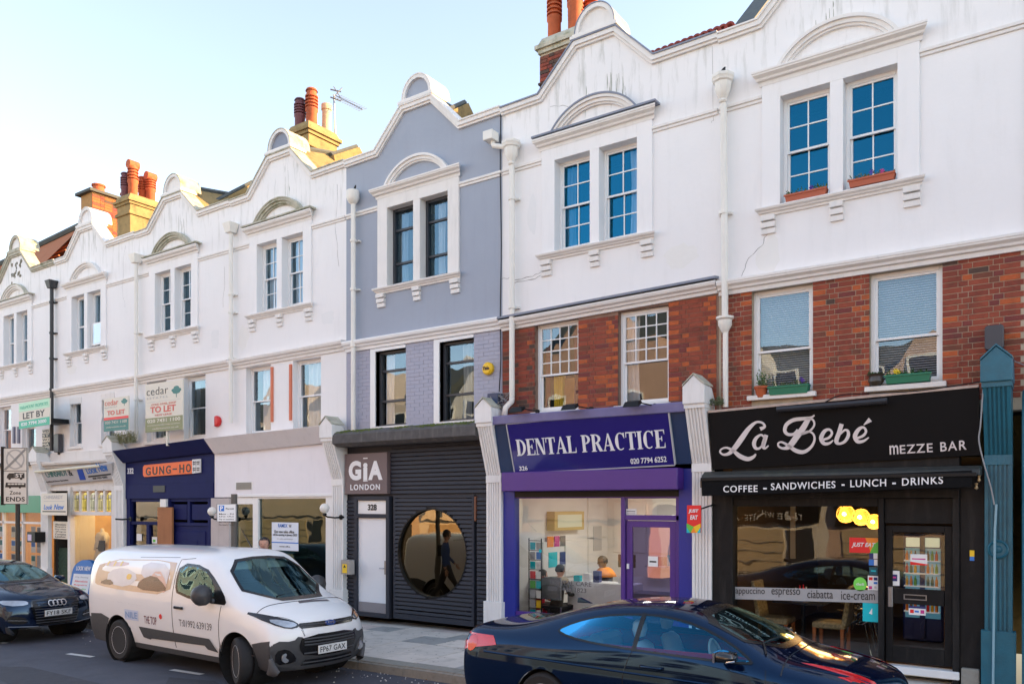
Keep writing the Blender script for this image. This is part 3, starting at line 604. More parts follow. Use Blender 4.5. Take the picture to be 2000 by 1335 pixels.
# ---------------------------------------------------------------- ground
ASPH = mat('asphalt', (.072, .077, .100), .85, var=.25, vscale=2.5, bump=.9, bscale=90, dirt=.35, dcol=(.13, .13, .14), streak=False)
SLABM = [mat('paving slab %s' % k, c, .85, var=.12, vscale=5, bump=.4, bscale=50, dirt=.4, dcol=(.14, .13, .11), streak=False) for k, c in (('grey', (.60, .55, .50)), ('pale', (.66, .60, .54)), ('pinkish', (.58, .49, .45)), ('slate grey', (.33, .33, .32)))]
KERBM = mat('granite kerb', (.27, .26, .23), .85, var=.2, vscale=20, bump=.5, dirt=.5, dcol=(.11, .10, .08), streak=False)
WLINE = mat('worn road paint', (.62, .62, .60), .8, var=.25, vscale=30)
KY = -3.02; RZ = -.12
def sheet(mb, xs, ys, zf):
    n = len(xs); mb.add([(x, y, zf(x, y)) for y in ys for x in xs], [(j * n + i, j * n + i + 1, (j + 1) * n + i + 1, (j + 1) * n + i) for j in range(len(ys) - 1) for i in range(n - 1)])
gx = lambda x: gz(max(-45, min(30, x)))
m = MB(); sheet(m, [-900, -300, -45, -30, -20, -10, 0, 30, 900], [-900, -40, -18, -13, KY + .02], lambda x, y: gx(x) + RZ - .02 - (.85 if y < -14 else 0)); m.obj('ground', ASPH, kind='structure', fix=False)
m = MB(); sheet(m, [-45 + 2.5 * k for k in range(31)], [-13, -10, -7, -5, -3.8, KY + .01], lambda x, y: gx(x) + RZ - (.0 if y < -4 else .012)); road = m.obj('road', ASPH, kind='structure', fix=False)
m = MB(); sheet(m, [-45, -20, -13.4], [KY + .32, .3], lambda x, y: gx(x) - .012); sheet(m, [-4, 10, 30], [KY + .32, .3], lambda x, y: gx(x) - .012)
sheet(m, [-13.4, -4], [KY + .32, .3], lambda x, y: gx(x) - .05); pav = m.obj('pavement', SLABM[0], kind='structure', fix=False)
m = MB(); m.box(-.5, .5, -.5, .5, -.5, .5); 
slabmesh = []
for sm_ in SLABM:
    me = m.mesh('paving_slab', sm_); b = bmesh.new(); b.from_mesh(me); bmesh.ops.bevel(b, geom=[e for e in b.edges if e.verts[0].co.z > 0 and e.verts[1].co.z > 0], offset=.012, segments=1, affect='EDGES'); b.to_mesh(me); b.free(); slabmesh.append(me)
yy = KY + .33; rw = 0; rnd = random.Random(11)
tilt = math.atan(.008)
while yy < .05:
    d = (.62, .76, .62, .5, .62)[rw % 5]; x = -13.4 - (.3 if rw % 2 else 0)
    while x < -4:
        l = rnd.choice((.6, .75, .9)); a, b = max(x, -13.4), min(x + l, -4); x += l
        if b - a < .1: continue
        o = link('paving_slab', rnd.choices(slabmesh, (40, 35, 15, 14))[0], pav); o.location = ((a + b) / 2, yy + d / 2, gx((a + b) / 2) - .03 + rnd.uniform(-.003, .003)); o.scale = (b - a - .012, d - .012, .06); o.rotation_euler = (rnd.uniform(-.004, .004), -tilt + rnd.uniform(-.003, .003), 0)
    yy += d; rw += 1
kb = MB(); kb.box(-.5, .5, -.5, .5, -.5, .5); km = kb.mesh('kerb_stone', KERBM); b = bmesh.new(); b.from_mesh(km); bmesh.ops.bevel(b, geom=[e for e in b.edges if e.verts[0].co.z > 0 and e.verts[1].co.z > 0 and e.verts[0].co.y < 0 and e.verts[1].co.y < 0], offset=.12, segments=3, affect='EDGES'); b.to_mesh(km); b.free()
x = -34.0
while x < 2:
    o = link('kerb_stone', km, pav); o.location = (x + .45, KY + .16, gx(x + .45) - .09 + rnd.uniform(-.004, .004)); o.scale = (.893, .31, .20); o.rotation_euler = (0, -tilt, rnd.uniform(-.006, .006)); x += .9
MB().box(-7.1, -6.45, -2.35, -1.9, gx(-7) + .002, gx(-7) + .006).obj('manhole_cover', mat('rusty iron', (.13, .09, .06), .7, var=.3, vscale=20), pav)
GUM = mat('gum spot', (.20, .19, .18), .9); r_ = random.Random(31); m = MB()
for k in range(260):
    x, y = r_.uniform(-12.8, -4.2), r_.uniform(-2.6, -.1); s_ = r_.uniform(.008, .022); z = gx(x) + .0045; m.add([(x + s_ * math.cos(a), y + s_ * math.sin(a), z + .008 * (s_ * math.cos(a))) for a in [j * 1.047 for j in range(6)]], [tuple(range(6))])
m.obj('gum_spots', GUM, kind='stuff', fix=False)
m = MB()
for k in range(60):
    x, y = r_.uniform(-12, -4.2), r_.choice((r_.uniform(-3.4, -3.05), r_.uniform(-2.9, -.1))); z = (gx(x) + .006) if y > -3 else gx(x) + RZ + .002; a = r_.uniform(0, 6); s_ = r_.uniform(.012, .035); m.add([(x, y, z), (x + s_ * math.cos(a), y + s_ * math.sin(a), z + .006), (x + s_ * 1.4 * math.cos(a + .5), y + s_ * 1.4 * math.sin(a + .5), z + .012), (x + s_ * math.cos(a + 1), y + s_ * math.sin(a + 1), z + .004)], [(0, 1, 2, 3)])
m.obj('dead_leaves', mat('dry leaf', (.22, .13, .06), .9, var=.4, vscale=20), kind='stuff', fix=False)
TARP = mat('tar repair', (.045, .047, .060), .8, var=.3, vscale=6, bump=.9, bscale=70)
for pts in ([(-60, 1296), (60, 1300), (240, 1345), (40, 1345)], [(330, 1322), (420, 1330), (440, 1345), (320, 1345)]):
    q = [t_ for t_ in pts]; v_ = []
    for a, b in q: t = (HC - (gz(-11) + RZ)) * F / (b - YH); u = (a - 1000) / F; X_, Y_ = t * (-CP + SP * u), -HD + t * (SP + CP * u); v_.append((X_, Y_, gx(X_) + RZ + .003))
    MB().add(v_, [(0, 1, 2, 3)]).obj('tarmac_repair', TARP, road)
# white bay dashes and gutter grit
def GP(px, py, Z): t = (HC - Z) * F / (py - YH); u = (px - 1000) / F; return Vector((t * (-CP + SP * u), -HD + t * (SP + CP * u), Z))
def dash(a, b, w_=.10):
    p, q = GP(*a, gz(-12) + RZ), GP(*b, gz(-12) + RZ); p.z, q.z = gx(p.x) + RZ + .004, gx(q.x) + RZ + .004; n = (q - p).normalized().cross(Vector((0, 0, 1))) * w_ / 2
    MB().add([p - n, q - n, q + n, p + n], [(0, 1, 2, 3)]).obj('road_marking', WLINE, road, fix=False)
for a, b in (((133, 1274), (181, 1281)), ((335, 1308), (395, 1318)), ((0, 1250), (12, 1252)), ((585, 1345), (660, 1357))): dash(a, b)
gr = MB(); rnd = random.Random(4)
for k in range(420):
    x = rnd.uniform(-20, -4); y = KY - abs(rnd.gauss(0, .35)) - .02; s = rnd.uniform(.004, .013); z = gx(x) + RZ - .002
    gr.add([(x - s, y - s, z), (x + s, y - s * .6, z), (x, y + s, z), (x, y, z + s * 1.3)], [(0, 1, 3), (1, 2, 3), (2, 0, 3)])
gr.obj('gutter_grit', WLINE, kind='stuff', fix=False)
# ---------------------------------------------------------------- pilasters with leaning consoles
def pilaster(parent, xa, xb, zg, zt=3.75, m=None, capd=.44, y0=-.12, lean=.27, zl=(2.85, 3.72), base=.62, name='pilaster'):
    """fluted shaft, forward leaning console, gabled block on top"""
    m = m or WHITE; mb = MB(); wd = xb - xa
    fl = lambda x: [x]
    def fluted(z0, z1, ya, yb_):
        n = 5; st = wd * .72 / (2 * n - 1); s = xa + wd * .14
        mb.add([(xa, ya + .018, z0), (xb, ya + .018, z0), (xb, .0, z0), (xa, .0, z0), (xa, yb_ + .018, z1), (xb, yb_ + .018, z1), (xb, .0, z1), (xa, .0, z1)], [(0, 3, 2, 1), (4, 5, 6, 7), (0, 1, 5, 4), (1, 2, 6, 5), (2, 3, 7, 6), (3, 0, 4, 7)])
        for (p, q) in [(xa, s)] + [(s + st * (2 * k + 1), s + st * (2 * k + 2)) for k in range(n - 1)] + [(xb - wd * .14, xb)]:
            mb.add([(p, ya, z0), (q, ya, z0), (q, yb_, z1), (p, yb_, z1), (p, ya + .018, z0), (q, ya + .018, z0), (q, yb_ + .018, z1), (p, yb_ + .018, z1)], [(0, 1, 2, 3), (0, 4, 5, 1), (3, 2, 6, 7), (0, 3, 7, 4), (1, 5, 6, 2)])
    fluted(zg + base, zl[0] - .12, y0, y0)
    mb.box(xa - .002, xb + .002, y0 - .012, 0, zl[0] - .12, zl[0])
    fluted(zl[0], zl[1] - .06, y0, y0 - lean); mb.box(xa - .01, xb + .01, y0 - lean - .02, 0, zl[1] - .06, zl[1])
    mb.box(xa - .035, xb + .035, y0 - .04, .0, zg - .05, zg + base)
    p = mb.obj(name, m, parent)
    c = MB(); yf = y0 - lean - .05; xm = (xa + xb) / 2; e = .02
    poly = [(xa - e, zl[1]), (xb + e, zl[1]), (xb + e, zl[1] + .26), (xm, zl[1] + .42), (xa - e, zl[1] + .26)]
    n = 5; vv = [(x, yf, z) for x, z in poly] + [(x, -.14, z - (.02 if k > 1 else 0)) for k, (x, z) in enumerate(poly)] + [(x, .0, z - (.22 if k > 1 else 0)) for k, (x, z) in enumerate(poly)]
    c.add(vv, [tuple(range(4, -1, -1))[::-1]] + [(i + 5 * r, i + 5 * (r + 1), (i + 1) % 5 + 5 * (r + 1), (i + 1) % 5 + 5 * r) for r in range(2) for i in range(5)])
    c.obj('console_cap', m, p, bev=.008)
    rim = MB()
    for (a, b) in ((poly[4], poly[3]), (poly[3], poly[2])):
        rim.add([(a[0], yf - .012, a[1] + .004), (b[0], yf - .012, b[1] + .004), (b[0], yf - .012, b[1] + .028), (a[0], yf - .012, a[1] + .028), (a[0], -.1, a[1] + .004), (b[0], -.1, b[1] + .004), (b[0], -.1, b[1] + .028), (a[0], -.1, a[1] + .028)], [(0, 1, 2, 3), (3, 2, 6, 7), (0, 3, 7, 4), (1, 5, 6, 2)])
    rim.obj('console_rim', MOSS if m is not MATS.get('teal paint') else m, p); return p
PW = mat('white pilaster paint', (.77, .76, .75), .6, var=.06, vscale=5, bump=.15, dirt=.25, dcol=(.33, .30, .22))
TEAL = mat('teal paint', (.012, .12, .18), .42, var=.25, vscale=7, bump=.25, dirt=.25, dcol=(.02, .05, .07), streak=False)
pilaster(hB, -4.74, -4.44, gz(-4.6) + .05, m=PW, zl=(2.90, 3.76)); pilaster(hC, -8.57, -8.25, gz(-8.4), m=PW, zl=(2.80, 3.70)); pilaster(hD, -12.50, -12.17, gz(-12.3), m=PW, zl=(2.8, 3.62)); pilaster(hE, -20.66, -20.25, gz(-20.4), m=PW, zl=(2.78, 3.62)); pilaster(hG, -24.6, -24.2, gz(-24.4), m=PW, zl=(2.65, 3.5))
tp = pilaster(hH, -.945, -.655, gz(-.8) + .1, m=TEAL, zl=(2.90, 3.76))
MB().lathe([(.085, -.135), (.10, -.15), (.115, -.135), (.07, -.13), (.055, -.125), (.03, -.15), (.001, -.155)], (-.80, 0, 1.75), 24, 'Y').obj('rosette', TEAL, tp)
MB().tube([(-.50, -.25, .1), (-.50, -.25, 3.55), (-.50, -.25, 3.62), (-.42, -.25, 3.68), (-.2, -.25, 3.68)], .05, 12).obj('drainpipe', TEAL, hH)
m = MB(); m.tube([(-.85, -.19, .1), (-.83, -.19, 2.0), (-.815, -.19, 2.3)], .014, 8); m.obj('conduit', mat('pale blue pipe', (.25, .42, .50), .5), hH)
MB().box(-.38, .6, -.02, .14, 2.45, 3.35).obj('pale_blue_board', MATS['pale blue panel'], hH)
# generic slanted plane y = ya + (z - za) * k
class Slant:
    def __init__(s, yb, zb, yt, zt): s.yb, s.zb, s.k = yb, zb, (yt - yb) / (zt - zb); s.n = Vector((0, -1, s.k)).normalized()
    def y(s, z): return s.yb + (z - s.zb) * s.k
    def px(s, px, py):
        Y = s.yb
        for _ in range(12): x, z = P(px, py, Y); Y = s.y(z)
        return x, z
    def tf(s, x, y, z): return (x, s.y(z) + y * -s.n.y, z + y * -s.n.z)
    def board(s, poly, d0, d1, mb=None): return (mb or MB()).prism(poly, d0, d1, tf=s.tf)
OFFW = mat('off white lettering', (.74, .68, .68), .5, var=.03); WL = mat('white lettering', (.80, .80, .82), .5, var=.0)
BLKM = mat('satin black fascia', (.005, .005, .006), .6, var=.1, bump=.05, spec=.18)
def stroke_sign(parent, strokes, S, conv, y, m, scale):
    for st in strokes:
        mb = MB(); pts = []
        for (a, b, w_) in st: x, z = conv(a, b); pts.append((x, z, w_ * scale))
        ribbon(mb, pts, y, .008, S.tf); mb.obj('lettering', m, parent, fix=False)
# ================= A: the mezze bar
SA = Slant(-.14, 2.87, -.31, 3.68)
s = thing('shop_sign', 'black sloping fascia sign reading La Bebé Mezze Bar in pale script', 'shop sign', (-2.7, -.2, 2.87))
TL, TR, BR, BL = SA.px(1380, 806), SA.px(1919, 755), SA.px(1919, 888), SA.px(1389, 917)
x0_, x1_ = -4.42, -.99
SA.board([(x0_, TL[1]), (x1_, TR[1]), (x1_, BR[1]), (x0_, BL[1])], 0, .1).obj('fascia_board', BLKM, s)
SA.board([(x0_, TL[1]), (x1_, TR[1]), (x1_, TR[1] + .03), (x0_, TL[1] + .03)], -.012, .05).obj('top_strip', mat('rusty aluminium', (.50, .40, .35), .5, var=.4, vscale=12), s)
zc = lambda a, b: SA.px(1380 + a / 3.279, 740 + b / 3.279)
ps = .0021
LB = [[(345, 318, 26), (374, 303, 16), (358, 279, 14), (318, 276, 16), (272, 315, 28), (225, 380, 36), (185, 435, 34), (148, 473, 24), (110, 482, 14), (88, 465, 12), (98, 446, 12), (130, 438, 13), (170, 456, 20), (215, 492, 30), (265, 510, 28), (302, 496, 20), (316, 478, 10)],
      [(372, 370, 14), (348, 356, 14), (318, 378, 22), (305, 412, 26), (316, 441, 20), (342, 440, 14), (366, 408, 12), (376, 372, 10)], [(384, 356, 26), (372, 395, 28), (364, 428, 26), (376, 442, 14), (398, 424, 8)],
      [(585, 322, 14), (560, 350, 18), (522, 352, 20), (502, 328, 22), (515, 288, 24), (560, 260, 24), (620, 252, 22), (668, 246, 16), (692, 230, 8)],
      [(655, 250, 30), (622, 308, 36), (578, 368, 38), (535, 425, 36), (498, 442, 18), (466, 432, 13), (460, 411, 12), (482, 402, 12), (522, 422, 18), (572, 456, 26), (622, 465, 24), (668, 436, 18), (692, 390, 14), (684, 350, 12), (650, 334, 12), (606, 352, 14)], [(608, 352, 12), (660, 332, 13), (690, 295, 12), (684, 262, 12), (655, 250, 12)],
      [(742, 388, 14), (784, 374, 16), (804, 345, 14), (788, 322, 14), (757, 332, 22), (735, 375, 26), (752, 410, 22), (785, 410, 16), (812, 390, 7)], [(866, 286, 26), (850, 340, 26), (832, 395, 26), (850, 412, 16), (886, 398, 18), (908, 362, 20), (906, 332, 16), (886, 325, 13), (858, 350, 11)],
      [(962, 378, 14), (1002, 362, 16), (1022, 334, 14), (1006, 308, 14), (976, 320, 22), (952, 362, 26), (968, 398, 22), (1006, 395, 16), (1040, 372, 7)], [(1008, 292, 6), (1030, 274, 18), (1050, 258, 30)]]
stroke_sign(s, LB, SA, zc, -.004, OFFW, ps)
def sign_text(parent, S, body, c0, c1, hgt, m, y=-.004, **k):
    """c0, c1: photo pixels of the lower left and lower right corner; hgt in metres"""
    if isinstance(S, Slant): a, b = S.px(*c0), S.px(*c1); f_ = S.tf
    else: a, b = P(*c0, S), P(*c1, S); f_ = lambda x, yy, z: (x, yy + S, z)
    sl = (b[1] - a[1]) / (b[0] - a[0])
    g = lambda x, yy, z: f_(x, yy, z + (x - a[0]) * sl)
    return lettering(body, (a[0], b[0], a[1], a[1] + hgt), m, parent, y=y, tf=g, **k)
sign_text(s, SA, 'mEZZE', (1738, 886), (1822, 882), .11, OFFW, bold=.01, spacing=1.2) if 0 else None; sign_text(s, SA, 'm', (1738, 887), (1755, 886), .115, OFFW, bold=.012); sign_text(s, SA, 'EZZE', (1758, 885.5), (1822, 882), .11, OFFW, bold=.01, spacing=1.15); sign_text(s, SA, 'BAR', (1837, 881), (1888, 877), .115, OFFW, bold=.01, spacing=1.2)
MB().tube([(SA.px(1521, 802)[0], -.37, 3.60), (SA.px(1735, 783)[0], -.37, 3.62)], .04, 10).obj('strip_light', mat('black tube', (.03, .03, .035), .3), s)
aw = thing('awning', 'closed black awning lettered coffee sandwiches lunch drinks, above the mezze bar window', 'awning', (-2.7, -.4, 2.45))
yA = -.42
a, b = P(1369, 930, yA), P(1918, 897, yA)
m = MB(); m.prism([(-.42, a[1] - .05), (-.40, a[1] + .02), (-.30, a[1] + .07), (-.12, a[1] + .07), (-.12, a[1] - .05)], a[0], -.97, tf=lambda yy, xx, zz: (xx, yy, zz)); m.obj('cassette', mat('grey black metal', (.028, .030, .028), .5, var=.3, vscale=8, dirt=.4, dcol=(.10, .11, .06), streak=False), aw, bev=.01)
zb0, zb1 = P(1372, 968, yA)[1], P(1898, 950, yA)[1]
m = MB(); m.prism([(a[0] + .01, zb0 + .21), (a[0] + .02, zb0), (P(1898, 950, yA)[0], zb1), (P(1898, 950, yA)[0], zb1 + .2)], yA - .012, yA + .004); m.obj('valance', mat('black canvas', (.009, .009, .010), .9, bump=.3, spec=.1), aw)
MB().box(a[0], -1.0, yA - .03, yA + .03, zb0 + .215, zb0 + .265).obj('front_bar', BLACK, aw, bev=.008)
MB().box(a[0] - .02, a[0] + .06, -.40, -.12, a[1] - .16, a[1] - .05).obj('bracket', MATS['rusty iron'], aw)
for wd_, p0, p1 in (('COFFEE', (1413, 961), (1480, 960)), ('-', (1491, 955), (1498, 955)), ('SANDWICHES', (1506, 956.5), (1632, 952.5)), ('-', (1644, 948), (1650, 948)), ('LUNCH', (1661, 951), (1731, 949)), ('-', (1743, 945), (1750, 945)), ('DRINKS', (1762, 948), (1842, 944))):
    sign_text(aw, yA - .012, wd_, p0, p1, .095 if wd_ != '-' else .022, WL, bold=.012, spacing=1.15)
m = MB(); 
for q in ((1908, 945), (1913, 930)): x, z = P(q[0], q[1], -.3); m.lathe([(.001, .02), (.02, .01), (.012, -.02), (.022, -.05), (.001, -.07)], (x, -.36, z), 8)
m.obj('padlocks', mat('brass', (.45, .30, .15), .4, metal=.6), aw)
fr = MB(); yF = -.05
fr.box(-4.44, -4.13, yF - .04, .12, .02, 2.72); fr.box(-2.17, -2.10, yF - .02, .1, .02, 2.4); fr.box(-1.30, -1.22, yF - .03, .12, .02, 2.6); fr.box(-1.22, -.95, yF - .0, .12, .05, 2.75)
fr.box(-4.13, -2.17, yF - .01, .1, 2.27, 2.40); fr.box(-4.13, -1.22, yF - .05, .14, 2.38, 2.50); fr.box(-4.13, -2.17, yF - .01, .1, .02, .26); fr.box(-4.13, -1.22, -.1, .12, 2.5, 2.9)
fr.box(-2.10, -1.30, yF + .03, .1, 2.05, 2.38); sf = fr.obj('shopfront_frame', mat('scuffed black frame', (.010, .010, .011), .55, spec=.2, var=.4, vscale=8, bump=.2, dirt=.25, dcol=(.09, .08, .07)), hA, bev=.006)
MB().box(-1.2, -1.0, -.12, -.04, .02, .26).obj('stone_plinth', KERBM, hA, bev=.01)
MB().box(-2.12, -1.22, -.12, .1, .10, .20).obj('door_step', FRAMEW, hA, bev=.01)
dr = MB(); frame(dr, -2.09, -1.31, .24, 2.02, .0, .05, .085, .2); dr.box(-2.0, -1.4, .0, .05, 1.0, 1.20); dr = dr.obj('shop_door', MATS['scuffed black frame'], hA, bev=.004)
m = MB(); frame(m, -1.87, -1.60, 1.06, 1.13, -.012, .0, .012); m.obj('letter_box', mat('dull chrome', (.35, .35, .36), .35, metal=.8), dr); MB().box(-2.06, -2.0, -.03, .01, .95, 1.22).obj('door_handle', MATS['dull chrome'], dr, bev=.008)
pane(dr, -2.005, -1.395, 1.2, 1.935, .025, SHOPGLASS); pane(dr, -2.005, -1.395, .44, 1.0, .025, SHOPGLASS); pane(hA, -4.13, -2.17, .26, 2.27, .02, SHOPGLASS, 'shop_window')
def sticker(label, cat, px0, py0, px1, py1, Y, parts, base, name='sticker', shape=None):
    a, b = P(px0, py1, Y), P(px1, py0, Y); o = MB()
    if shape == 'round': o.prism([((a[0] + b[0]) / 2 + (b[0] - a[0]) / 2 * math.cos(t), (a[1] + b[1]) / 2 + (b[1] - a[1]) / 2 * math.sin(t)) for t in [k * math.pi / 12 for k in range(24)]], Y - .003, Y)
    else: o.box(a[0], b[0], Y - .003, Y, a[1], b[1])
    s_ = o.obj(name, base); tag(s_, label, cat)
    for q_, (kind, u0, v0, u1, v1, arg, m_) in enumerate(parts):   # u right, v up, 0..1
        X0, X1 = a[0] + (b[0] - a[0]) * u0, a[0] + (b[0] - a[0]) * u1; Z0, Z1 = a[1] + (b[1] - a[1]) * v0, a[1] + (b[1] - a[1]) * v1
        if kind == 't': lettering(arg, (X0, X1, Z0, Z1), m_, s_, y=Y - .0075, thick=.002, bold=.01)
        elif kind == 'ti': lettering(arg, (X0, X1, Z0, Z1), m_, s_, y=Y - .0075, thick=.002, bold=.02, shear=.3)
        elif kind == 'p': MB().prism([(a[0] + (b[0] - a[0]) * u, a[1] + (b[1] - a[1]) * v) for u, v in arg], Y - .0045 - .0006 * q_, Y - .003).obj('printed_shape', m_, s_)
        else: MB().box(X0, X1, Y - .0043 - .0006 * q_, Y - .003, Z0, Z1).obj('printed_band', m_, s_)
    return s_
def pm_(n, c, **k): return mat(n, c, k.pop('rough', .5), var=.0, **k)
REDP, ORNP, GRNP, BLUP, CYP, NAVP, PNKP, YELP, GRYP, LGRY = pm_('red print', (.75, .02, .02)), pm_('orange print', (.85, .25, .02)), pm_('green print', (.12, .50, .06)), pm_('blue print', (.03, .18, .60)), pm_('turquoise print', (.0, .50, .58)), pm_('navy print', (.02, .03, .15)), pm_('magenta print', (.55, .04, .25)), pm_('yellow print', (.85, .55, .02)), pm_('grey print', (.14, .14, .15)), pm_('pale grey print', (.45, .45, .47))
BKP = pm_('black print', (.015, .015, .015)); PAPER = pm_('white paper', (.80, .80, .80), rough=.7); CREAM = pm_('cream board', (.74, .70, .60), rough=.7)
ys = .012
sticker('red JUST EAT sticker on the mezze bar window', 'sticker', 1659, 1050, 1716, 1078, ys, [('p', 0, 0, 0, 0, [(.55, 1), (.75, .0), (1, 0), (1, 1)], ORNP), ('p', 0, 0, 0, 0, [(.7, 0), (.85, .6), (1, .8), (1, 0)], GRNP), ('ti', .08, .32, .9, .68, 'JUST EAT', WL)], REDP)
sticker('round green sticker on the mezze bar window', 'sticker', 1667, 1127, 1693, 1153, ys, [('t', .2, .42, .8, .6, 'deli', WL)], pm_('bright green print', (.20, .72, .10)), shape='round')
sticker('turquoise square sticker low on the mezze bar window', 'sticker', 1685, 1178, 1716, 1212, ys, [('p', 0, 0, 0, 0, [(.4, .45), (.6, .4), (.6, .75), (.5, .6)], WL)], CYP)
sticker('white card sticker with small coloured logos beside the round green sticker', 'sticker', 1695, 1124, 1716, 1152, ys, [('b', .1, .7, .45, .9, 0, REDP), ('b', .55, .7, .9, .9, 0, NAVP), ('b', .55, .45, .9, .6, 0, BLUP), ('b', .1, .1, .4, .3, 0, PNKP), ('b', .6, .15, .8, .3, 0, LGRY)], PAPER)
sticker('small pale blue sticker below the red window sticker', 'sticker', 1697, 1092, 1714, 1103, ys, [('b', 0, 0, .6, 1, 0, BLUP)], PAPER)
sticker('pair of small white and navy badges just under the red window sticker', 'sticker', 1698, 1079, 1714, 1090, ys, [('b', 0, 0, .5, 1, 0, NAVP)], PAPER)
sticker('small dark teal sticker on the mezze bar window', 'sticker', 1698, 1107, 1714, 1121, ys, [('b', .2, .4, .8, .6, 0, CYP)], pm_('dark teal print', (.01, .10, .14)))
sticker('white notice with red corner on the bar door, in front of the fridge', 'notice', 1778, 1082, 1811, 1102, .02, [('b', .1, .5, .9, .62, 0, PNKP), ('p', 0, 0, 0, 0, [(0, 0), (1, 0), (1, .1), (0, .3)], REDP)], PAPER)
sticker('white notice with purple picture at left of the bar door', 'notice', 1735, 1114, 1757, 1142, .02, [('b', .2, .3, .8, .75, 0, NAVP), ('b', .3, .5, .7, .6, 0, PNKP)], PAPER)
sticker('strip of card payment logos under the bar door letter box', 'sticker', 1775, 1184, 1808, 1199, .02, [('b', 0, .75, 1, 1, 0, NAVP), ('b', .08, .2, .3, .6, 0, REDP), ('b', .35, .3, .6, .5, 0, BLUP), ('b', .7, .2, .92, .6, 0, PNKP)], PAPER)
sticker('orange and blue badge on the black post right of the bar door', 'sticker', 1894, 1074, 1903, 1094, -.055, [('b', 0, 0, 1, .4, 0, BLUP)], YELP)
a, b = P(1436, 1169, ys), P(1716, 1150, ys)
st = MB().prism([P(1436, 1169, ys), P(1716, 1177, ys), P(1716, 1152, ys), P(1436, 1145, ys)], ys - .003, ys).obj('window_band', mat('frosted band', (.36, .36, .37), .6, var=.08)); tag(st, 'grey frosted band with cappuccino espresso ciabatta ice-cream on the bar window', 'window lettering')
for t_, p0, p1 in (('appuccino', (1437, 1162), (1494, 1163)), ('espresso', (1507, 1165), (1563, 1166)), ('ciabatta', (1577, 1167), (1627, 1168)), ('ice-cream', (1643, 1170), (1709, 1171))):
    a, b = P(*p0, ys), P(*p1, ys); g_ = lambda x, yy, z, a=a, b=b: (x, yy, z + (x - a[0]) * (b[1] - a[1]) / (b[0] - a[0])); lettering(t_, (a[0], b[0], a[1], a[1] + .115), BKP, st, y=ys - .005, tf=g_, thick=.002)
# ================= B: the dental practice
PUR = mat('purple paint', (.07, .022, .22), .4, var=.1, vscale=3); INDIGO = mat('indigo glossy board', (.018, .010, .16), .12, var=.05, coat=.6); NAVYP = mat('dark blue side panel', (.012, .035, .10), .3, var=.1); BLUEPAN = mat('blue door post', (.012, .022, .26), .4, var=.08)
SBD = Slant(-.14, 2.85, -.33, 3.68)
s = thing('shop_sign', 'glossy indigo fascia sign reading DENTAL PRACTICE 326 in white serif letters', 'shop sign', (-6.5, -.2, 2.85))
c4 = [SBD.px(992, 828), SBD.px(1306, 801), SBD.px(1319, 906), SBD.px(1008, 922)]
SBD.board(c4, -.03, .05).obj('sign_board', INDIGO, s)
def edge_strip(S, a, b, w_, d0, d1, m, parent, nm='sign_frame'):
    dx, dz = b[0] - a[0], b[1] - a[1]; l = math.hypot(dx, dz); nx, nz = -dz / l * w_, dx / l * w_
    S.board([a, b, (b[0] + nx, b[1] + nz), (a[0] + nx, a[1] + nz)], d0, d1).obj(nm, m, parent)
for k in range(4): edge_strip(SBD, c4[k], c4[(k + 1) % 4], .018, -.04, .0, LGRY, s)
SF = {'D': (.78, [[(.06, 0, 0), (.34, 0, 0)]]), }
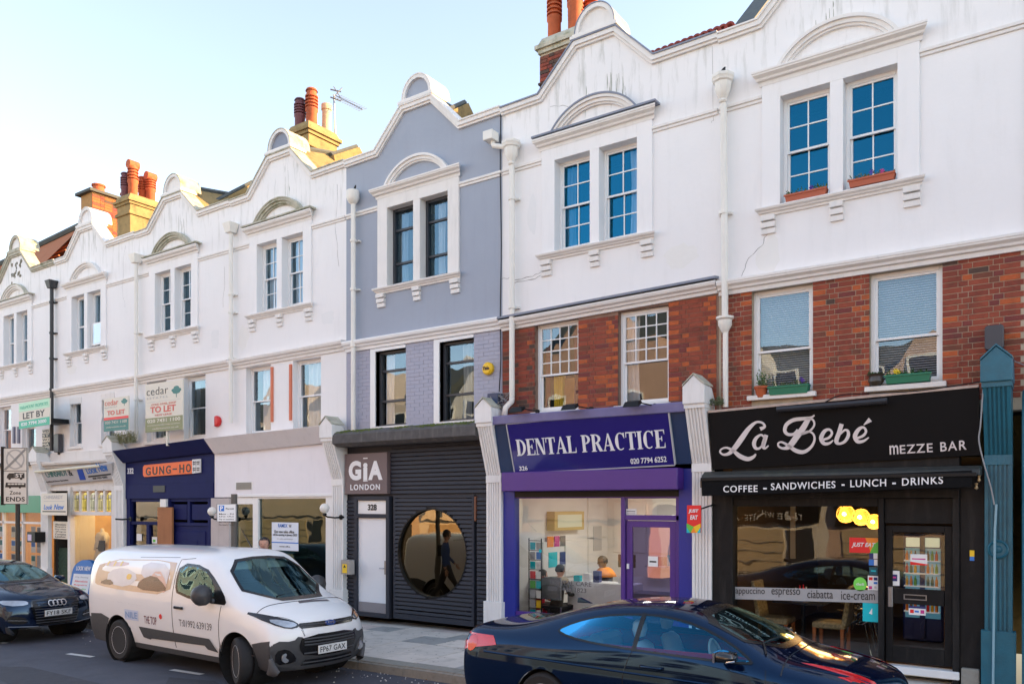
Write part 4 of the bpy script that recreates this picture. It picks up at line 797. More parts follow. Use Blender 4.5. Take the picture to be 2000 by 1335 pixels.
def serif_word(parent, S, word, c0, c1, hgt, m):
    a, b = S.px(*c0), S.px(*c1); W = {'D': .80, 'E': .70, 'N': .86, 'T': .74, 'A': .86, 'L': .68, 'P': .70, 'R': .82, 'C': .76, 'I': .38, ' ': .34}
    tot = sum(W[c] for c in word) + .06 * (len(word) - 1); k = (b[0] - a[0]) / tot; x = a[0]; sl = (b[1] - a[1]) / (b[0] - a[0])
    for c in word:
        if c != ' ':
            w_ = W[c]; mb = MB(); g = lambda u, v: (x + u * k, a[1] + (x + u * k - a[0]) * sl + v * hgt)
            def rect(u0, v0, u1, v1): mb.prism([g(u0, v0), g(u1, v0), g(u1, v1), g(u0, v1)], -.04, -.03, tf=S.tf)
            def pg(*p): mb.prism([g(*q) for q in p], -.04, -.03, tf=S.tf)
            def stem(u): rect(u, .05, u + .21, .95); rect(u - .08, 0, u + .29, .05); rect(u - .08, .95, u + .29, 1)
            def bowl(u0, v0, u1, v1, st_=.2):
                q = [(u0 + (u1 - u0) * math.cos(t), (v0 + v1) / 2 + (v1 - v0) / 2 * math.sin(t)) for t in [math.pi * (j / 10 - .5) for j in range(11)]]
                r = [(u0 + (u1 - u0 - st_) * math.cos(t), (v0 + v1) / 2 + ((v1 - v0) / 2 - .06) * math.sin(t)) for t in [math.pi * (j / 10 - .5) for j in range(11)]]
                for j in range(10): pg(q[j], q[j + 1], r[j + 1], r[j])
            if c == 'D': stem(.08); bowl(.26, 0, w_, 1)
            if c == 'E': stem(.08); rect(.25, 0, w_ - .02, .06); rect(.25, .94, w_ - .04, 1); rect(.25, .48, .5, .54); pg((w_ - .08, .0), (w_, .0), (w_, .3), (w_ - .06, .1)); pg((w_ - .08, 1), (w_ - .02, 1), (w_ - .02, .74), (w_ - .08, .92)); rect(.46, .38, .51, .64)
            if c == 'N': rect(.1, .05, .15, .95); rect(.02, 0, .25, .05); rect(.0, .95, .26, 1); pg((.06, 1), (.30, 1), (.76, 0), (.60, 0)); rect(.70, .0, .76, .95); rect(.62, .95, .86, 1)
            if c == 'T': rect(w_ / 2 - .1, .05, w_ / 2 + .11, .95); rect(w_ / 2 - .2, 0, w_ / 2 + .2, .05); rect(0, .93, w_, 1); pg((0, .95), (.05, .95), (.03, .7), (0, .7)); pg((w_, .95), (w_ - .05, .95), (w_ - .03, .7), (w_, .7))
            if c == 'A': pg((.07, .04), (.13, .04), (.45, .92), (.40, 1)); pg((.38, 1), (.47, 1), (.80, .04), (.56, .04)); rect(.2, .28, .6, .34); rect(0, 0, .22, .05); rect(.5, 0, .86, .05)
            if c == 'L': stem(.08); rect(.25, 0, w_ - .02, .06); pg((w_ - .08, 0), (w_, 0), (w_, .32), (w_ - .05, .1))
            if c in 'PR': stem(.08); bowl(.28, .46, w_ - (.02 if c == 'P' else .1), 1, .18)
            if c == 'R': pg((.36, .48), (.54, .50), (.80, .06), (.60, .0)); rect(.6, 0, .82, .05)
            if c == 'C':
                ar = [(.40 + .38 * math.cos(t), .5 + .5 * math.sin(t), t) for t in [math.radians(d) for d in range(48, 318, 15)]]
                for j in range(len(ar) - 1):
                    def inn(u, v, t): w2 = .05 + .17 * max(0, -math.cos(t)) ; return (u - w2 * math.cos(t), v - .06 * math.sin(t) if abs(math.sin(t)) > .5 else v)
                    pg(ar[j][:2], ar[j + 1][:2], inn(*ar[j + 1]), inn(*ar[j]))
                pg((.62, .98), (.70, .98), (.70, .66), (.62, .80))
            if c == 'I': stem(.08)
            mb.obj('lettering', m, parent)
        x += (W[c] + .06) * k
serif_word(s, SBD, 'DENTAL PRACTICE', (1013, 889), (1302, 873), .27, WL)
sign_text(s, SBD, '326', (1017, 918), (1033, 917), .075, WL, y=-.032, bold=.02); sign_text(s, SBD, '020 7794 6252', (1234, 905), (1304, 900.5), .085, WL, y=-.032, bold=.015)
sf = MB(); xL, xR = -8.25, -4.745
for p in ([(xL, c4[0][1] - .0), c4[0], c4[3], (xL, c4[3][1])], [c4[1], (xR, c4[1][1]), (xR, c4[2][1]), c4[2]]): SBD.board(p, .0, .06, sf)
sf.each('side_panel', NAVYP, hB)
LILAC = mat('lilac lead capping', (.17, .16, .33), .6, var=.2, vscale=5, bump=.2, dirt=.3, dcol=(.3, .3, .36), streak=False)
MB().prism([(-.38, 3.66), (-.40, 3.80), (0, 3.86), (0, 3.66)], -8.25, -4.745, tf=lambda yy, xx, zz: (xx, yy, zz)).obj('lead_capping', LILAC, hB, bev=.01)
MB().box(-8.12, -4.90, -.30, -.0, 2.52, 2.845).obj('shutter_box', PUR, hB, bev=.012); MB().box(-8.0, -4.98, -.06, .02, 2.42, 2.52).obj('shutter_slot', BLACK, hB)
m = MB(); m.box(-8.25, -8.01, -.06, .1, 0, 2.52); m.box(-4.98, -4.75, -.06, .1, 0, 2.84); m.each('blue_post', BLUEPAN, hB, bev=.006)
m = MB(); m.box(-5.97, -5.90, -.04, .08, 0, 2.44); m.box(-5.90, -4.98, -.03, .08, 2.39, 2.44); m.box(-5.90, -4.98, -.03, .08, 2.05, 2.13); m.box(-5.04, -4.98, -.03, .08, 0, 2.4); m.box(-8.01, -5.97, -.03, .08, .0, .45); m.box(-8.01, -5.97, -.03, .08, 2.40, 2.44); m.obj('shopfront_frame', PUR, hB, bev=.005)
pane(hB, -8.01, -5.97, .45, 2.40, .02, SHOPGLASS, 'shop_window'); pane(hB, -5.90, -5.04, 2.13, 2.39, .02, GLASS, 'fanlight')
d = MB(); frame(d, -5.89, -5.05, .08, 2.04, -.0, .05, .10); d = d.obj('shop_door', PUR, hB, bev=.004); pane(d, -5.79, -5.15, .18, 1.94, .025, glass('dark door glass', (.25, .25, .5), .16, 1.8, (1, .75, .75))); MB().box(-5.87, -5.84, -.03, .0, 1.28, 1.36).obj('door_handle', WL, d)
sticker('white opening hours card on the dental door glass', 'notice', 1266, 1086, 1285, 1105, .015, [('b', .15, .4, .85, .55, 0, BKP)], PAPER)
sticker('white label in the dental fanlight', 'notice', 1222, 993, 1243, 1007, .012, [('b', .1, .6, .9, .7, 0, GRYP), ('b', .1, .3, .9, .4, 0, LGRY)], PAPER)
wt = MB().box(-7.55, -7.5, .010, .012, 1.48, 1.53).obj('window_lettering', CYP); tag(wt, 'grey DENTAL CARE telephone lettering on the dental shop window', 'window lettering')
for t_, p0, p1, hh in (('DENTAL CARE', (1076, 1140), (1155, 1137), .075), ('020 7488 1823', (1070, 1152), (1145, 1149), .075)):
    a, b = P(*p0, .01), P(*p1, .01); lettering(t_, (a[0], b[0], a[1], a[1] + hh), GRYP, wt, y=.012, thick=.002, bold=.01)
for k, (px, lb) in enumerate(((1012, 'leftmost'), (1115, 'middle'), (1237, 'rightmost'))):
    x, z = P(px, 800 - (px - 1012) * .05, -.5); f = thing('floodlight', '%s of the three black floodlights along the dental sign' % lb, 'floodlight', (x, -.5, z), group='floodlights over the dental sign')
    m = MB(); m.add([(x - .14, -.60, z - .055), (x + .14, -.60, z - .055), (x + .14, -.47, z + .01), (x - .14, -.47, z + .01), (x - .11, -.57, z + .03), (x + .11, -.57, z + .03), (x + .11, -.46, z + .06), (x - .11, -.46, z + .06)], [(0, 3, 2, 1), (4, 5, 6, 7), (0, 1, 5, 4), (1, 2, 6, 5), (2, 3, 7, 6), (3, 0, 4, 7)]); m.obj('lamp_head', BLACK, f, bev=.008)
    MB().tube([(x + .12, -.52, z + .01), (x + .24, -.40, z - .02), (x + .28, -.36, z - .03)], .010, 8).obj('arm', BLACK, f); MB().lathe([(.035, -.02), (.035, .02)], (x + .29, -.36, z - .03), 12, 'Y').obj('wall_mount', BLACK, f)
# ================= C: the grey louvred shop
m = MB(); m.box(-12.17, -8.60, .02, .1, 2.44, 3.45); m.box(-12.17, -11.94, .02, .1, -.1, 2.44); m.box(-8.89, -8.6, .02, .1, -.1, 2.44); back = m.obj('cladding_back', GREYP, hC)
sm = MB().box(-.5, .5, -.5, .5, -.5, .5).mesh('slat', GREYP)
def slat(x0, x1, z, h_=.055, y=-.005, par=None): 
    o = link('slat', sm, par or back); o.location = ((x0 + x1) / 2, y, z); o.scale = (x1 - x0, .035, h_); o.rotation_euler = (R(-12), 0, 0)
for k in range(12): slat(-10.96, -8.60, 2.50 + k * .079 + .03)
for k in range(31):
    slat(-12.17, -11.95, -.02 + k * .079, y=.0); slat(-8.86, -8.6, .02 + k * .079, y=.0)
pn = MB(); cx, cz, rx, rz_ = -9.92, 1.385, .85, .84
m = MB(); frame(m, -10.88, -8.92, .10, 2.47, -.03, .06, .05, .10); dd = m.obj('louvred_panel', GREYP, hC)
bkp = MB()
ring_o = [(cx + 2 * math.cos(t), 0) for t in ()]
for k in range(28):
    z = .24 + k * .079; dz = abs(z - cz); hw = rx * math.sqrt(max(0, 1 - (dz / rz_) ** 2)) if dz < rz_ else 0
    if hw <= 0.02: slat(-10.83, -8.97, z, y=-.012, par=dd)
    else: slat(-10.83, cx - hw, z, y=-.012, par=dd); slat(cx + hw, -8.97, z, y=-.012, par=dd)
n = 48; circ = [(cx + rx * math.cos(2 * math.pi * k / n), cz + rz_ * math.sin(2 * math.pi * k / n)) for k in range(n)]
ou = [(-10.83, cz, -8.97)]
for k in range(n):                                # backing between the circle and the frame
    a, b = circ[k], circ[(k + 1) % n]
    def outp(p): dx, dz = p[0] - cx, p[1] - cz; s_ = min(.93 / max(abs(dx), 1e-6), 1.05 / max(abs(dz), 1e-6)); return (cx + dx * s_, min(2.42, cz + dz * s_))
    bkp.prism([a, b, outp(b), outp(a)], .01, .05)
bkp.obj('panel_backing', GREYP, dd)
rg = MB()
for k in range(n):
    a, b = circ[k], circ[(k + 1) % n]; q = lambda p: (cx + (p[0] - cx) * .97, cz + (p[1] - cz) * .97); rg.prism([a, b, q(b), q(a)], -.035, .06)
rg.obj('round_window_frame', BLACK, dd); g = MB(); g.add([(x, .03, z) for x, z in circ], [tuple(range(n))]); g.obj('round_window_glass', glass('amber reflection glass', (.5, .38, .22), .18, 1.6, (.95, .74, .46)), dd, fix=False)  # amber of the sunlit houses opposite is put into this glass colour
MB().box(-8.905, -8.875, -.035, .02, 2.0, 2.44).obj('copper_strip', mat('copper strip', (.18, .07, .04), .4), hC)
MB().prism([(-.30, 3.44), (-.42, 3.50), (-.42, 3.66), (-.36, 3.72), (0, 3.80), (0, 3.44)], -12.16, -8.6, tf=lambda yy, xx, zz: (xx, yy, zz)).obj('shop_cornice', mat('weathered dark cornice', (.09, .085, .085), .9, var=.4, vscale=8, bump=.6, dirt=.8, dcol=(.18, .17, .16)), hC)
mo = MB(); rnd = random.Random(9)
for k in range(1400):
    x = rnd.uniform(-12.1, -8.65); y = -rnd.random() ** .6 * .38; z = 3.80 + y * .19 - .01 + (.0 if y > -.36 else -.02); s_ = rnd.uniform(.010, .03); a = rnd.random() * 6
    if math.sin(x * 3.1) + math.sin(x * 7.7 + 1) + rnd.random() < -.1: continue
    mo.add([(x + s_ * math.cos(a), y + s_ * math.sin(a), z), (x + s_ * math.cos(a + 2), y + s_ * math.sin(a + 2), z), (x + s_ * math.cos(a + 4), y + s_ * math.sin(a + 4), z), (x, y, z + s_ * .9)], [(0, 1, 3), (1, 2, 3), (2, 0, 3)])
mo.obj('moss', mat('moss', (.10, .13, .025), .95, var=.4, vscale=30), hC, kind='stuff', fix=False)
sg = thing('shop_sign', 'square mauve brown sign reading GIA LONDON over the white door', 'shop sign', (-11.56, -.1, 2.5)); MB().box(-12.14, -10.98, -.10, .01, 2.50, 3.31).obj('sign_board', mat('mauve brown board', (.16, .115, .115), .6, var=.06), sg, bev=.006)
for t_, u0, u1, v0, v1, bo in (('G', .10, .40, .34, .82, .05), ('i', .45, .55, .34, .76, .05), ('A', .57, .90, .34, .80, .05), ('LONDON', .14, .84, .10, .24, .02)): lettering(t_, (-12.14 + 1.16 * u0, -12.14 + 1.16 * u1, 2.5 + .81 * v0, 2.5 + .81 * v1), WL, sg, y=-.10, bold=bo, spacing=1.25)
for v in (.31, .86): MB().box(-11.62, -11.5, -.104, -.1, 2.5 + .81 * v, 2.5 + .81 * v + .02).obj('bar', WL, sg)
m = MB(); frame(m, -11.93, -10.97, .08, 2.46, -.06, .06, .085); m.box(-11.85, -11.05, -.06, .06, 2.03, 2.11); m.obj('door_frame', GREYP, hC, bev=.005)
MB().box(-11.845, -11.055, -.02, .03, 2.11, 2.38).obj('number_panel', FRAMEW, hC); o = lettering('328', (-11.57, -11.33, 2.18, 2.30), BKP, hC, y=-.022, bold=.03)
d = MB().box(-11.845, -11.055, -.01, .03, .16, 2.03).obj('white_door', mat('white door paint', (.78, .79, .82), .5, var=.03), hC, bev=.004); MB().box(-11.845, -11.055, -.018, -.01, .16, .36).obj('kick_plate', mat('grey kick plate', (.26, .24, .25), .6, var=.3, vscale=60), d)
m = MB(); m.tube([(-11.10, -.06, 1.05), (-11.22, -.06, 1.05)], .012, 8); m.box(-11.12, -11.07, -.03, -.01, .93, 1.2); m.obj('door_handle', MATS['dull chrome'], d)
mb_ = thing('meter_box', 'small grey metal box with a yellow warning label left of the white door', 'meter box', (-12.25, -.2, .9)); x, z = P(678, 1107, -.2); MB().box(x - .12, x + .13, -.26, -.12, z - .14, z + .15).obj('box', mat('grey steel box', (.35, .33, .31), .45, metal=.3, var=.1), mb_, bev=.008); MB().box(x - .07, x + .06, -.264, -.26, z - .11, z + .07).obj('warning_label', YELP, mb_); MB().prism([(x - .04, z - .0), (x + .03, z), (x - .005, z + .05)], -.267, -.264).obj('warning_triangle', BKP, mb_)
# ================= D / E: white shop and navy restaurant
GREYB = mat('pale grey paint', (.72, .69, .70), .6, var=.06, bump=.15, dirt=.2, dcol=(.35, .35, .36)); NAVY = mat('navy paint', (.010, .014, .085), .65, var=.15, vscale=4, spec=.15); WSH = mat('white fascia panel', (.80, .78, .82), .6, var=.05, dirt=.15, dcol=(.5, .5, .52))
SD = Slant(-.12, 3.40, -.50, 3.85)
def wedge(x0, x1, zt0, zt1, zb0, zb1, yt, yb, m, par, cut0=0, cut1=0, nm='fascia_hood'):
    mb = MB(); mb.v = [(x0, yb, zb0), (x1, yb, zb1), (x1, 0.02, zb1), (x0, 0.02, zb0), (x0 + cut0, yt, zt0), (x1 + cut1, yt, zt1), (x1 + cut1, 0.02, zt1 + .05), (x0 + cut0, 0.02, zt0 + .05)]
    mb.f = [(0, 3, 2, 1), (4, 5, 6, 7), (0, 1, 5, 4), (1, 2, 6, 5), (2, 3, 7, 6), (3, 0, 4, 7)]; mb.m = [0] * 6; return mb.obj(nm, m, par, bev=.006)
wedge(-20.25, -16.40, 3.66, 3.80, 3.36, 3.50, -.42, -.14, NAVY, hE); wedge(-16.395, -12.5, 3.80, 3.88, 3.46, 3.56, -.42, -.14, GREYB, hD)
m = MB(); m.box(-20.25, -16.50, -.06, .1, 2.44, 3.52); m.obj('fascia', NAVY, hE); MB().box(-16.5, -12.5, -.05, .1, 2.46, 3.54).obj('fascia', WSH, hD)
MB().box(-20.2, -16.52, -.075, -.06, 2.44, 2.80).obj('fascia_lower_board', NAVY, hE, bev=.004)
MB().box(-18.95, -18.45, -.09, -.075, 2.60, 2.76).obj('vent', mat('dull vent', (.06, .065, .06), .6), hE)
gh = thing('shop_sign', 'orange restaurant sign reading GUNG-HO on the navy fascia', 'shop sign', (-18, -.08, 2.9))
a, b, c, d_ = P(281, 908, -.075), P(377, 899, -.075), P(377, 924, -.075), P(281, 931, -.075)
def rrect(a, b, c, d, r=.0): return [a, b, c, d]
pts = [d_, c, b, a]; MB().prism([(d_[0] + .06, d_[1]), c, b, (a[0] + .06, a[1]), (a[0], a[1] - .05), (d_[0], d_[1] + .05)], -.10, -.075).obj('orange_board', mat('orange board', (.85, .13, .01), .5, var=.05), gh)
for k, ch in enumerate('GUNG-HO'):
    q0 = 285 + k * 13.1; u = .006; p, q = P(q0, 929 - k * 1.0, -.1), P(q0 + (9.3 if ch != '-' else 8), 929 - (k + .7) * 1.0, -.1); zz = (.0 if ch != '-' else .14); lettering(ch, (p[0], q[0], p[1] + (.015 if ch != '-' else .10), p[1] + (.215 if ch != '-' else .135)), BKP, gh, y=-.10, bold=.02)
a, b, c, d_ = P(377, 897, -.075), P(393, 895.5, -.075), P(393, 922, -.075), P(377, 924, -.075); MB().prism([d_, c, b, a], -.10, -.075).obj('white_board', PAPER, gh)
for k, (cx_, cz_) in enumerate(((.27, .72), (.27, .27), (.73, .72), (.73, .27))):
    w_, h2 = b[0] - a[0], a[1] - d_[1]; X, Z = a[0] + w_ * cx_, d_[1] + h2 * cz_; m = MB(); s_ = w_ * .19
    for u in (-.6, .6): m.box(X + u * s_ - .008, X + u * s_ + .008, -.104, -.10, Z - s_ * .2, Z + s_)
    for v in (.45, -.2): m.box(X - s_, X + s_, -.104, -.10, Z + v * s_ - .009, Z + v * s_ + .009)
    m.prism([(X - s_ * .4, Z - s_ * .4), (X - s_ * .2, Z - s_ * .4), (X - s_ * .7, Z - s_), (X - s_, Z - s_)], -.104, -.10); m.prism([(X + s_ * .2, Z - s_ * .4), (X + s_ * .4, Z - s_ * .4), (X + s_, Z - s_), (X + s_ * .7, Z - s_)], -.104, -.10); m.obj('character', BKP, gh)
o = lettering('332', (P(249, 925, -.06)[0], P(261, 924, -.06)[0], P(249, 925, -.06)[1], P(249, 916, -.06)[1] + .03), WL, hE, y=-.06, bold=.03)
# navy frontage: a door pair, a plywood board, a panelled part
m = MB()
for x0_, x1_ in ((-20.2, -20.05), (-16.75, -16.62), (-18.45, -18.3)): m.box(x0_, x1_, -.06, .1, -.1, 2.44)
m.box(-20.05, -18.45, -.03, .1, 1.78, 1.86); m.box(-20.05, -18.45, -.03, .1, 2.36, 2.44); m.box(-18.3, -16.75, -.03, .1, 1.78, 1.86); m.box(-18.3, -16.75, -.03, .1, 2.36, 2.44); m.box(-18.3, -16.75, -.0, .1, -.1, 1.78); m.box(-19.35, -19.22, -.03, .1, -.1, 1.78); m.box(-17.6, -17.5, -.03, .1, 1.86, 2.36); m.box(-20.05, -18.45, -.02, .1, -.1, .5)
m.obj('shopfront_frame', NAVY, hE, bev=.006)
for x0_, x1_ in ((-18.2, -17.65), (-17.45, -16.8)): MB().box(x0_, x1_, -.01, .06, 1.92, 2.30).obj('panel', NAVY, hE, bev=.012)
MB().box(-18.15, -16.9, -.02, .02, .4, 1.66).obj('panel', NAVY, hE, bev=.015); MB().box(-17.8, -17.2, -.03, -.01, .3, 1.45).obj('hatch', NAVY, hE, bev=.01)
for q in ((-20.05, -19.35, .5, 1.78), (-19.22, -18.45, .5, 1.78), (-20.05, -18.45, 1.86, 2.36)): pane(hE, *q, .03, SHOPGLASS)
x, z = P(323, 1030, -.1); MB().box(P(309, 990, -.1)[0], P(337, 990, -.1)[0], -.12, -.07, 0, P(322, 990, -.1)[1]).obj('plywood_board', mat('plywood', (.36, .15, .06), .8, var=.25, vscale=3, bump=.2, dirt=.4, dcol=(.2, .08, .04)), hE)
MB().box(P(314, 975, -.1)[0], P(325, 975, -.1)[0], -.12, -.06, P(320, 989, -.1)[1], P(320, 974, -.1)[1]).obj('white_box', FRAMEW, hE)
sticker('small white notice on the navy restaurant door', 'notice', 267, 1042, 277, 1055, .02, [], PAPER); sticker('green and white sticker low on the navy restaurant door', 'sticker', 297, 1048, 307, 1060, .02, [('b', .2, .2, .7, .6, 0, GRNP)], PAPER)
# white shop
m = MB(); m.box(-16.6, -15.92, -.08, .1, -.1, 2.44); m.obj('grey_pier', mat('grey beige pier', (.50, .45, .44), .8, var=.1, dirt=.3, dcol=(.3, .27, .25)), hD, bev=.006)
m = MB(); m.box(-15.92, -15.80, -.03, .1, -.1, 2.46); m.box(-15.14, -14.95, -.03, .1, -.1, 2.46); m.box(-12.78, -12.5, -.03, .1, -.1, 2.5); m.box(-15.8, -15.14, -.03, .1, 2.3, 2.46); m.box(-14.95, -12.78, -.03, .1, 2.42, 2.5); m.box(-14.95, -12.78, -.03, .1, -.1, .35); m.box(-15.9, -12.5, -.065, .0, 2.46, 2.52); m.obj('shopfront_frame', FRAMEW, hD, bev=.006)
pane(hD, -14.95, -12.78, .35, 2.42, .03, glass('green grey glass', (.50, .60, .56), .08, 1.3, (.50, .62, .58)), 'shop_window'); pane(hD, -15.8, -15.14, 0, 2.3, .03, MATS['green grey glass'], 'shop_door')
m = MB(); m.box(-15.72, -15.1, -.06, -.04, 2.62, 2.80); v = m.obj('vent_frame', FRAMEW, hD); q = MB()
for k in range(8): q.box(-15.68, -15.14, -.068, -.055, 2.635 + k * .02, 2.648 + k * .02)
q.obj('vent_grille', mat('vent grey', (.14, .15, .14), .6), v)
sticker('white opening soon poster with blue band in the empty shop window', 'poster', 531, 1020, 583, 1073, .01, [('t', .25, .82, .6, .95, 'RAMEX', BLUP), ('t', .65, .82, .75, .93, 'W', GRYP), ('t', .1, .62, .85, .72, 'Our new sales office', BKP), ('t', .05, .50, .95, .60, 'will be opening in January 2020', BKP), ('t', .2, .38, .8, .44, 'for sales and lettings', LGRY), ('b', 0, .26, 1, .30, 0, BLUP), ('t', .3, .12, .7, .17, 'ramex office', BKP)], pm_('pale blue paper', (.70, .76, .86)), name='poster')
def globe(px, py, side, lab):
    x, z = P(px, py, -.42); g = thing('wall_lamp', lab, 'wall lamp', (x, -.42, z), group='white globe wall lamps')
    MB().lathe([(.001, -.10), (.05, -.088), (.085, -.05), (.10, 0), (.085, .05), (.05, .088), (.001, .10)], (x, -.42, z), 20).obj('globe', mat('opal glass', (.78, .75, .70), .3, var=.02), g, smooth=True)
    MB().tube([(x, -.42, z - .12), (x + .05, -.40, z - .17), (x + .14, -.28, z - .19), (x + .16, -.10, z - .18)], .018, 8).obj('arm', BLACK, g); MB().lathe([(.05, -.14), (.055, -.09), (.02, -.08)], (x + .16, 0, z - .18), 12, 'Y').obj('wall_plate', BLACK, g); MB().lathe([(.05, -.13), (.04, -.1), (.02, -.16)], (x, -.42, z), 12).obj('collar', BLACK, g)
globe(414, 998, 1, 'white globe wall lamp between the navy restaurant and the white shop'); globe(634, 992, 1, 'white globe wall lamp at the right end of the white shop')
m = MB(); x, z = P(238, 1013, -.3); m.tube([(x - .15, -.38, z), (x, -.30, z - .01), (x + .1, -.12, z)], .022, 8); m.lathe([(.06, -.14), (.06, -.11)], (x + .1, 0, z), 10, 'Y'); tag(m.obj('lamp_bracket', BLACK), 'black lamp bracket without a globe on the pilaster left of the navy restaurant', 'lamp bracket')
# ================= F: the dress shop, G: the lit office
CRM = mat('cream shopfront paint', (.70, .67, .64), .6, var=.07, dirt=.3, dcol=(.4, .36, .28))
moulding(-24.2, -20.66, 3.22, 3.50, .32, ret=False).obj('shop_cornice', CRM, hF); MB().box(-24.2, -20.66, -.02, .15, 2.75, 3.25).obj('fascia_back', CRM, hF)
MB().box(-24.2, -20.66, -.06, .1, 3.48, 3.75).obj('frieze', CRM, hF)
SFs = Slant(-.08, 2.85, -.28, 3.2)
sg = thing('shop_sign', 'curved pale dress shop sign with a dark blue logo between two names', 'shop sign', (-22.4, -.2, 2.8)); p4 = [SFs.px(84, 948), SFs.px(222, 934), SFs.px(219, 903), SFs.px(74, 920)]
SFs.board(p4, -.02, .04).obj('sign_board', mat('pale grey board', (.50, .49, .50), .5, var=.05), sg); MB().tube([(SFs.px(72, 918)[0], -.36, 3.22), (SFs.px(193, 903)[0], -.36, 3.30)], .035, 8).obj('awning_roller', mat('cream roller', (.72, .68, .52), .6), sg)
TG = pm_('teal print', (.03, .20, .19))
sign_text(sg, SFs, 'CHINSARDY', (94, 931), (136, 927), .17, TG, y=-.024, bold=-.005, shear=.15, spacing=.9); sign_text(sg, SFs, '&', (138, 928), (145, 927), .16, BKP, y=-.024); sign_text(sg, SFs, 'Wedding & Dress Specialist', (90, 942), (136, 938), .05, BKP, y=-.024)
m = MB(); SFs.board([SFs.px(158, 936), SFs.px(169, 935), SFs.px(162, 914), SFs.px(152, 916)], -.03, -.02, m); m.obj('logo', mat('deep blue print', (.0, .05, .42), .4, var=0), sg)
sign_text(sg, SFs, 'Look', (173, 924), (194, 922), .19, BLUP, y=-.024, shear=.2); sign_text(sg, SFs, 'New', (196, 920), (215, 918), .22, BLUP, y=-.024, shear=.25, bold=.01); m = MB(); SFs.board([SFs.px(174, 931), SFs.px(218, 926), SFs.px(218, 923), SFs.px(174, 928)], -.026, -.02, m); m.obj('strap_line', BKP, sg); sign_text(sg, SFs, '020 7431 9395', (184, 935), (212, 932), .05, BKP, y=-.024)
m = MB(); m.box(-23.12, -22.98, -.1, .1, -.2, 2.78); m.box(-20.9, -20.66, -.08, .1, -.2, 2.78); m.box(-22.98, -20.9, -.09, .1, 2.0, 2.10); m.box(-22.98, -20.9, -.05, .1, 2.66, 2.80); m.box(-22.98, -20.9, -.06, .1, -.2, .3)
for k in range(6): x = -22.98 + k * .416; m.box(x - .045, x + .045, -.05, .05, 2.1, 2.7)
m.obj('shopfront_frame', CRM, hF, bev=.005); STG = [mat('stained glass %d' % k, c, .2, var=.4, vscale=14, emit=c, estr=.25) for k, c in enumerate(((.42, .36, .16), (.50, .40, .08), (.36, .36, .24)))]  # faint glow on the stained panes stands in for the lit shop behind
for k in range(5):
    x = -22.98 + k * .416; st_ = MB(); st_.prism([(x + .05, 2.12), (x + .366, 2.12), (x + .366, 2.45)] + [(x + .208 + .158 * math.cos(t), 2.45 + .17 * math.sin(t)) for t in [math.pi * j / 8 for j in range(1, 8)]] + [(x + .05, 2.45)], .0, .01); s_ = st_.obj('arched_light', STG[k % 3], hF)
    q = MB(); q.box(x + .13, x + .14, -.008, 0, 2.12, 2.56); q.box(x + .27, x + .28, -.008, 0, 2.12, 2.56); q.box(x + .05, x + .366, -.008, 0, 2.44, 2.455); q.box(x + .05, x + .366, -.008, 0, 2.2, 2.21); q.box(x + .2, x + .215, -.008, 0, 2.12, 2.4); q.obj('leading', BLACK, s_); MB().prism(arc(x + .208, 2.5, .05, .05, 0, 360, 12)[:-1], -.006, 0).obj('roundel', CREAM, s_)
pane(hF, -22.98, -20.9, .3, 2.0, .03, SHOPGLASS, 'shop_window'); m = MB(); m.box(-24.2, -23.12, .5, .6, -.2, 2.75); m.box(-23.18, -23.12, 0, .6, -.2, 2.75); m.box(-24.2, -23.0, -.06, .6, 2.68, 2.76); m.box(-23.08, -22.98, .1, .6, -.2, 2.7); m.obj('lobby_wall', CRM, hF)
MB().box(-24.2, -23.15, .2, .25, -.2, 1.05).obj('lattice_gate', mat('dark green lattice', (.02, .05, .035), .6, var=.3, vscale=40), hF)
q = MB()
for k in range(14):
    x = -24.15 + k * .075; 
    for s_ in (1, -1): q.tube([(x, .17, -.1), (x + s_ * .5, .17, 1.0)] if -24.2 < x + s_ * .5 < -23.15 else [(x, .17, -.1), (max(-24.18, min(-23.17, x + s_ * .5)), .17, -.1 + 1.1 * abs(max(-24.18, min(-23.17, x + s_ * .5)) - x) / .5)], .008, 4, caps=False)
q.obj('lattice', mat('green lath', (.05, .11, .07), .6), hF, kind='stuff')
def hang_sign(label, px0, py0, px1, py1, Y, parts, base=PAPER, **k): return sticker(label, 'sign', px0, py0, px1, py1, Y, parts, base, name='hanging_sign')
hang_sign('white hanging board of the dress shop with blue script', 81, 962, 131, 1005, -.3, [('t', .1, .74, .85, .9, 'CHINSARDY', LGRY), ('b', .1, .62, .9, .64, 0, LGRY), ('ti', .1, .25, .45, .48, 'Look', BLUP), ('ti', .5, .25, .9, .5, 'New', BLUP), ('b', .05, .14, .95, .19, 0, BKP)], CREAM)
sticker('cream price list board in the dress shop lobby', 'sign', 104, 1018, 134, 1051, -.02, [('t', .15, .78 - .14 * k, .85, .88 - .14 * k, t_, BKP) for k, t_ in enumerate(('Alterations', 'Repairs', 'Dry clean', 'Zips', 'Curtains', 'Leather'))], CREAM, name='sign_board')
sm_ = MB(); a = P(66, 1038, -.3); sm_.box(a[0] - .18, a[0] + .28, -.4, -.1, P(66, 1058, -.3)[1], a[1]); tag(sm_.obj('wall_box', BLACK), 'small black box with a pale screen on the wall left of the lattice gate', 'box'); MB().box(a[0] - .14, a[0] + .08, -.405, -.4, P(66, 1055, -.3)[1], a[1] - .07).obj('screen', pm_('lilac screen', (.5, .42, .6)), bpy.data.objects['wall_box'])
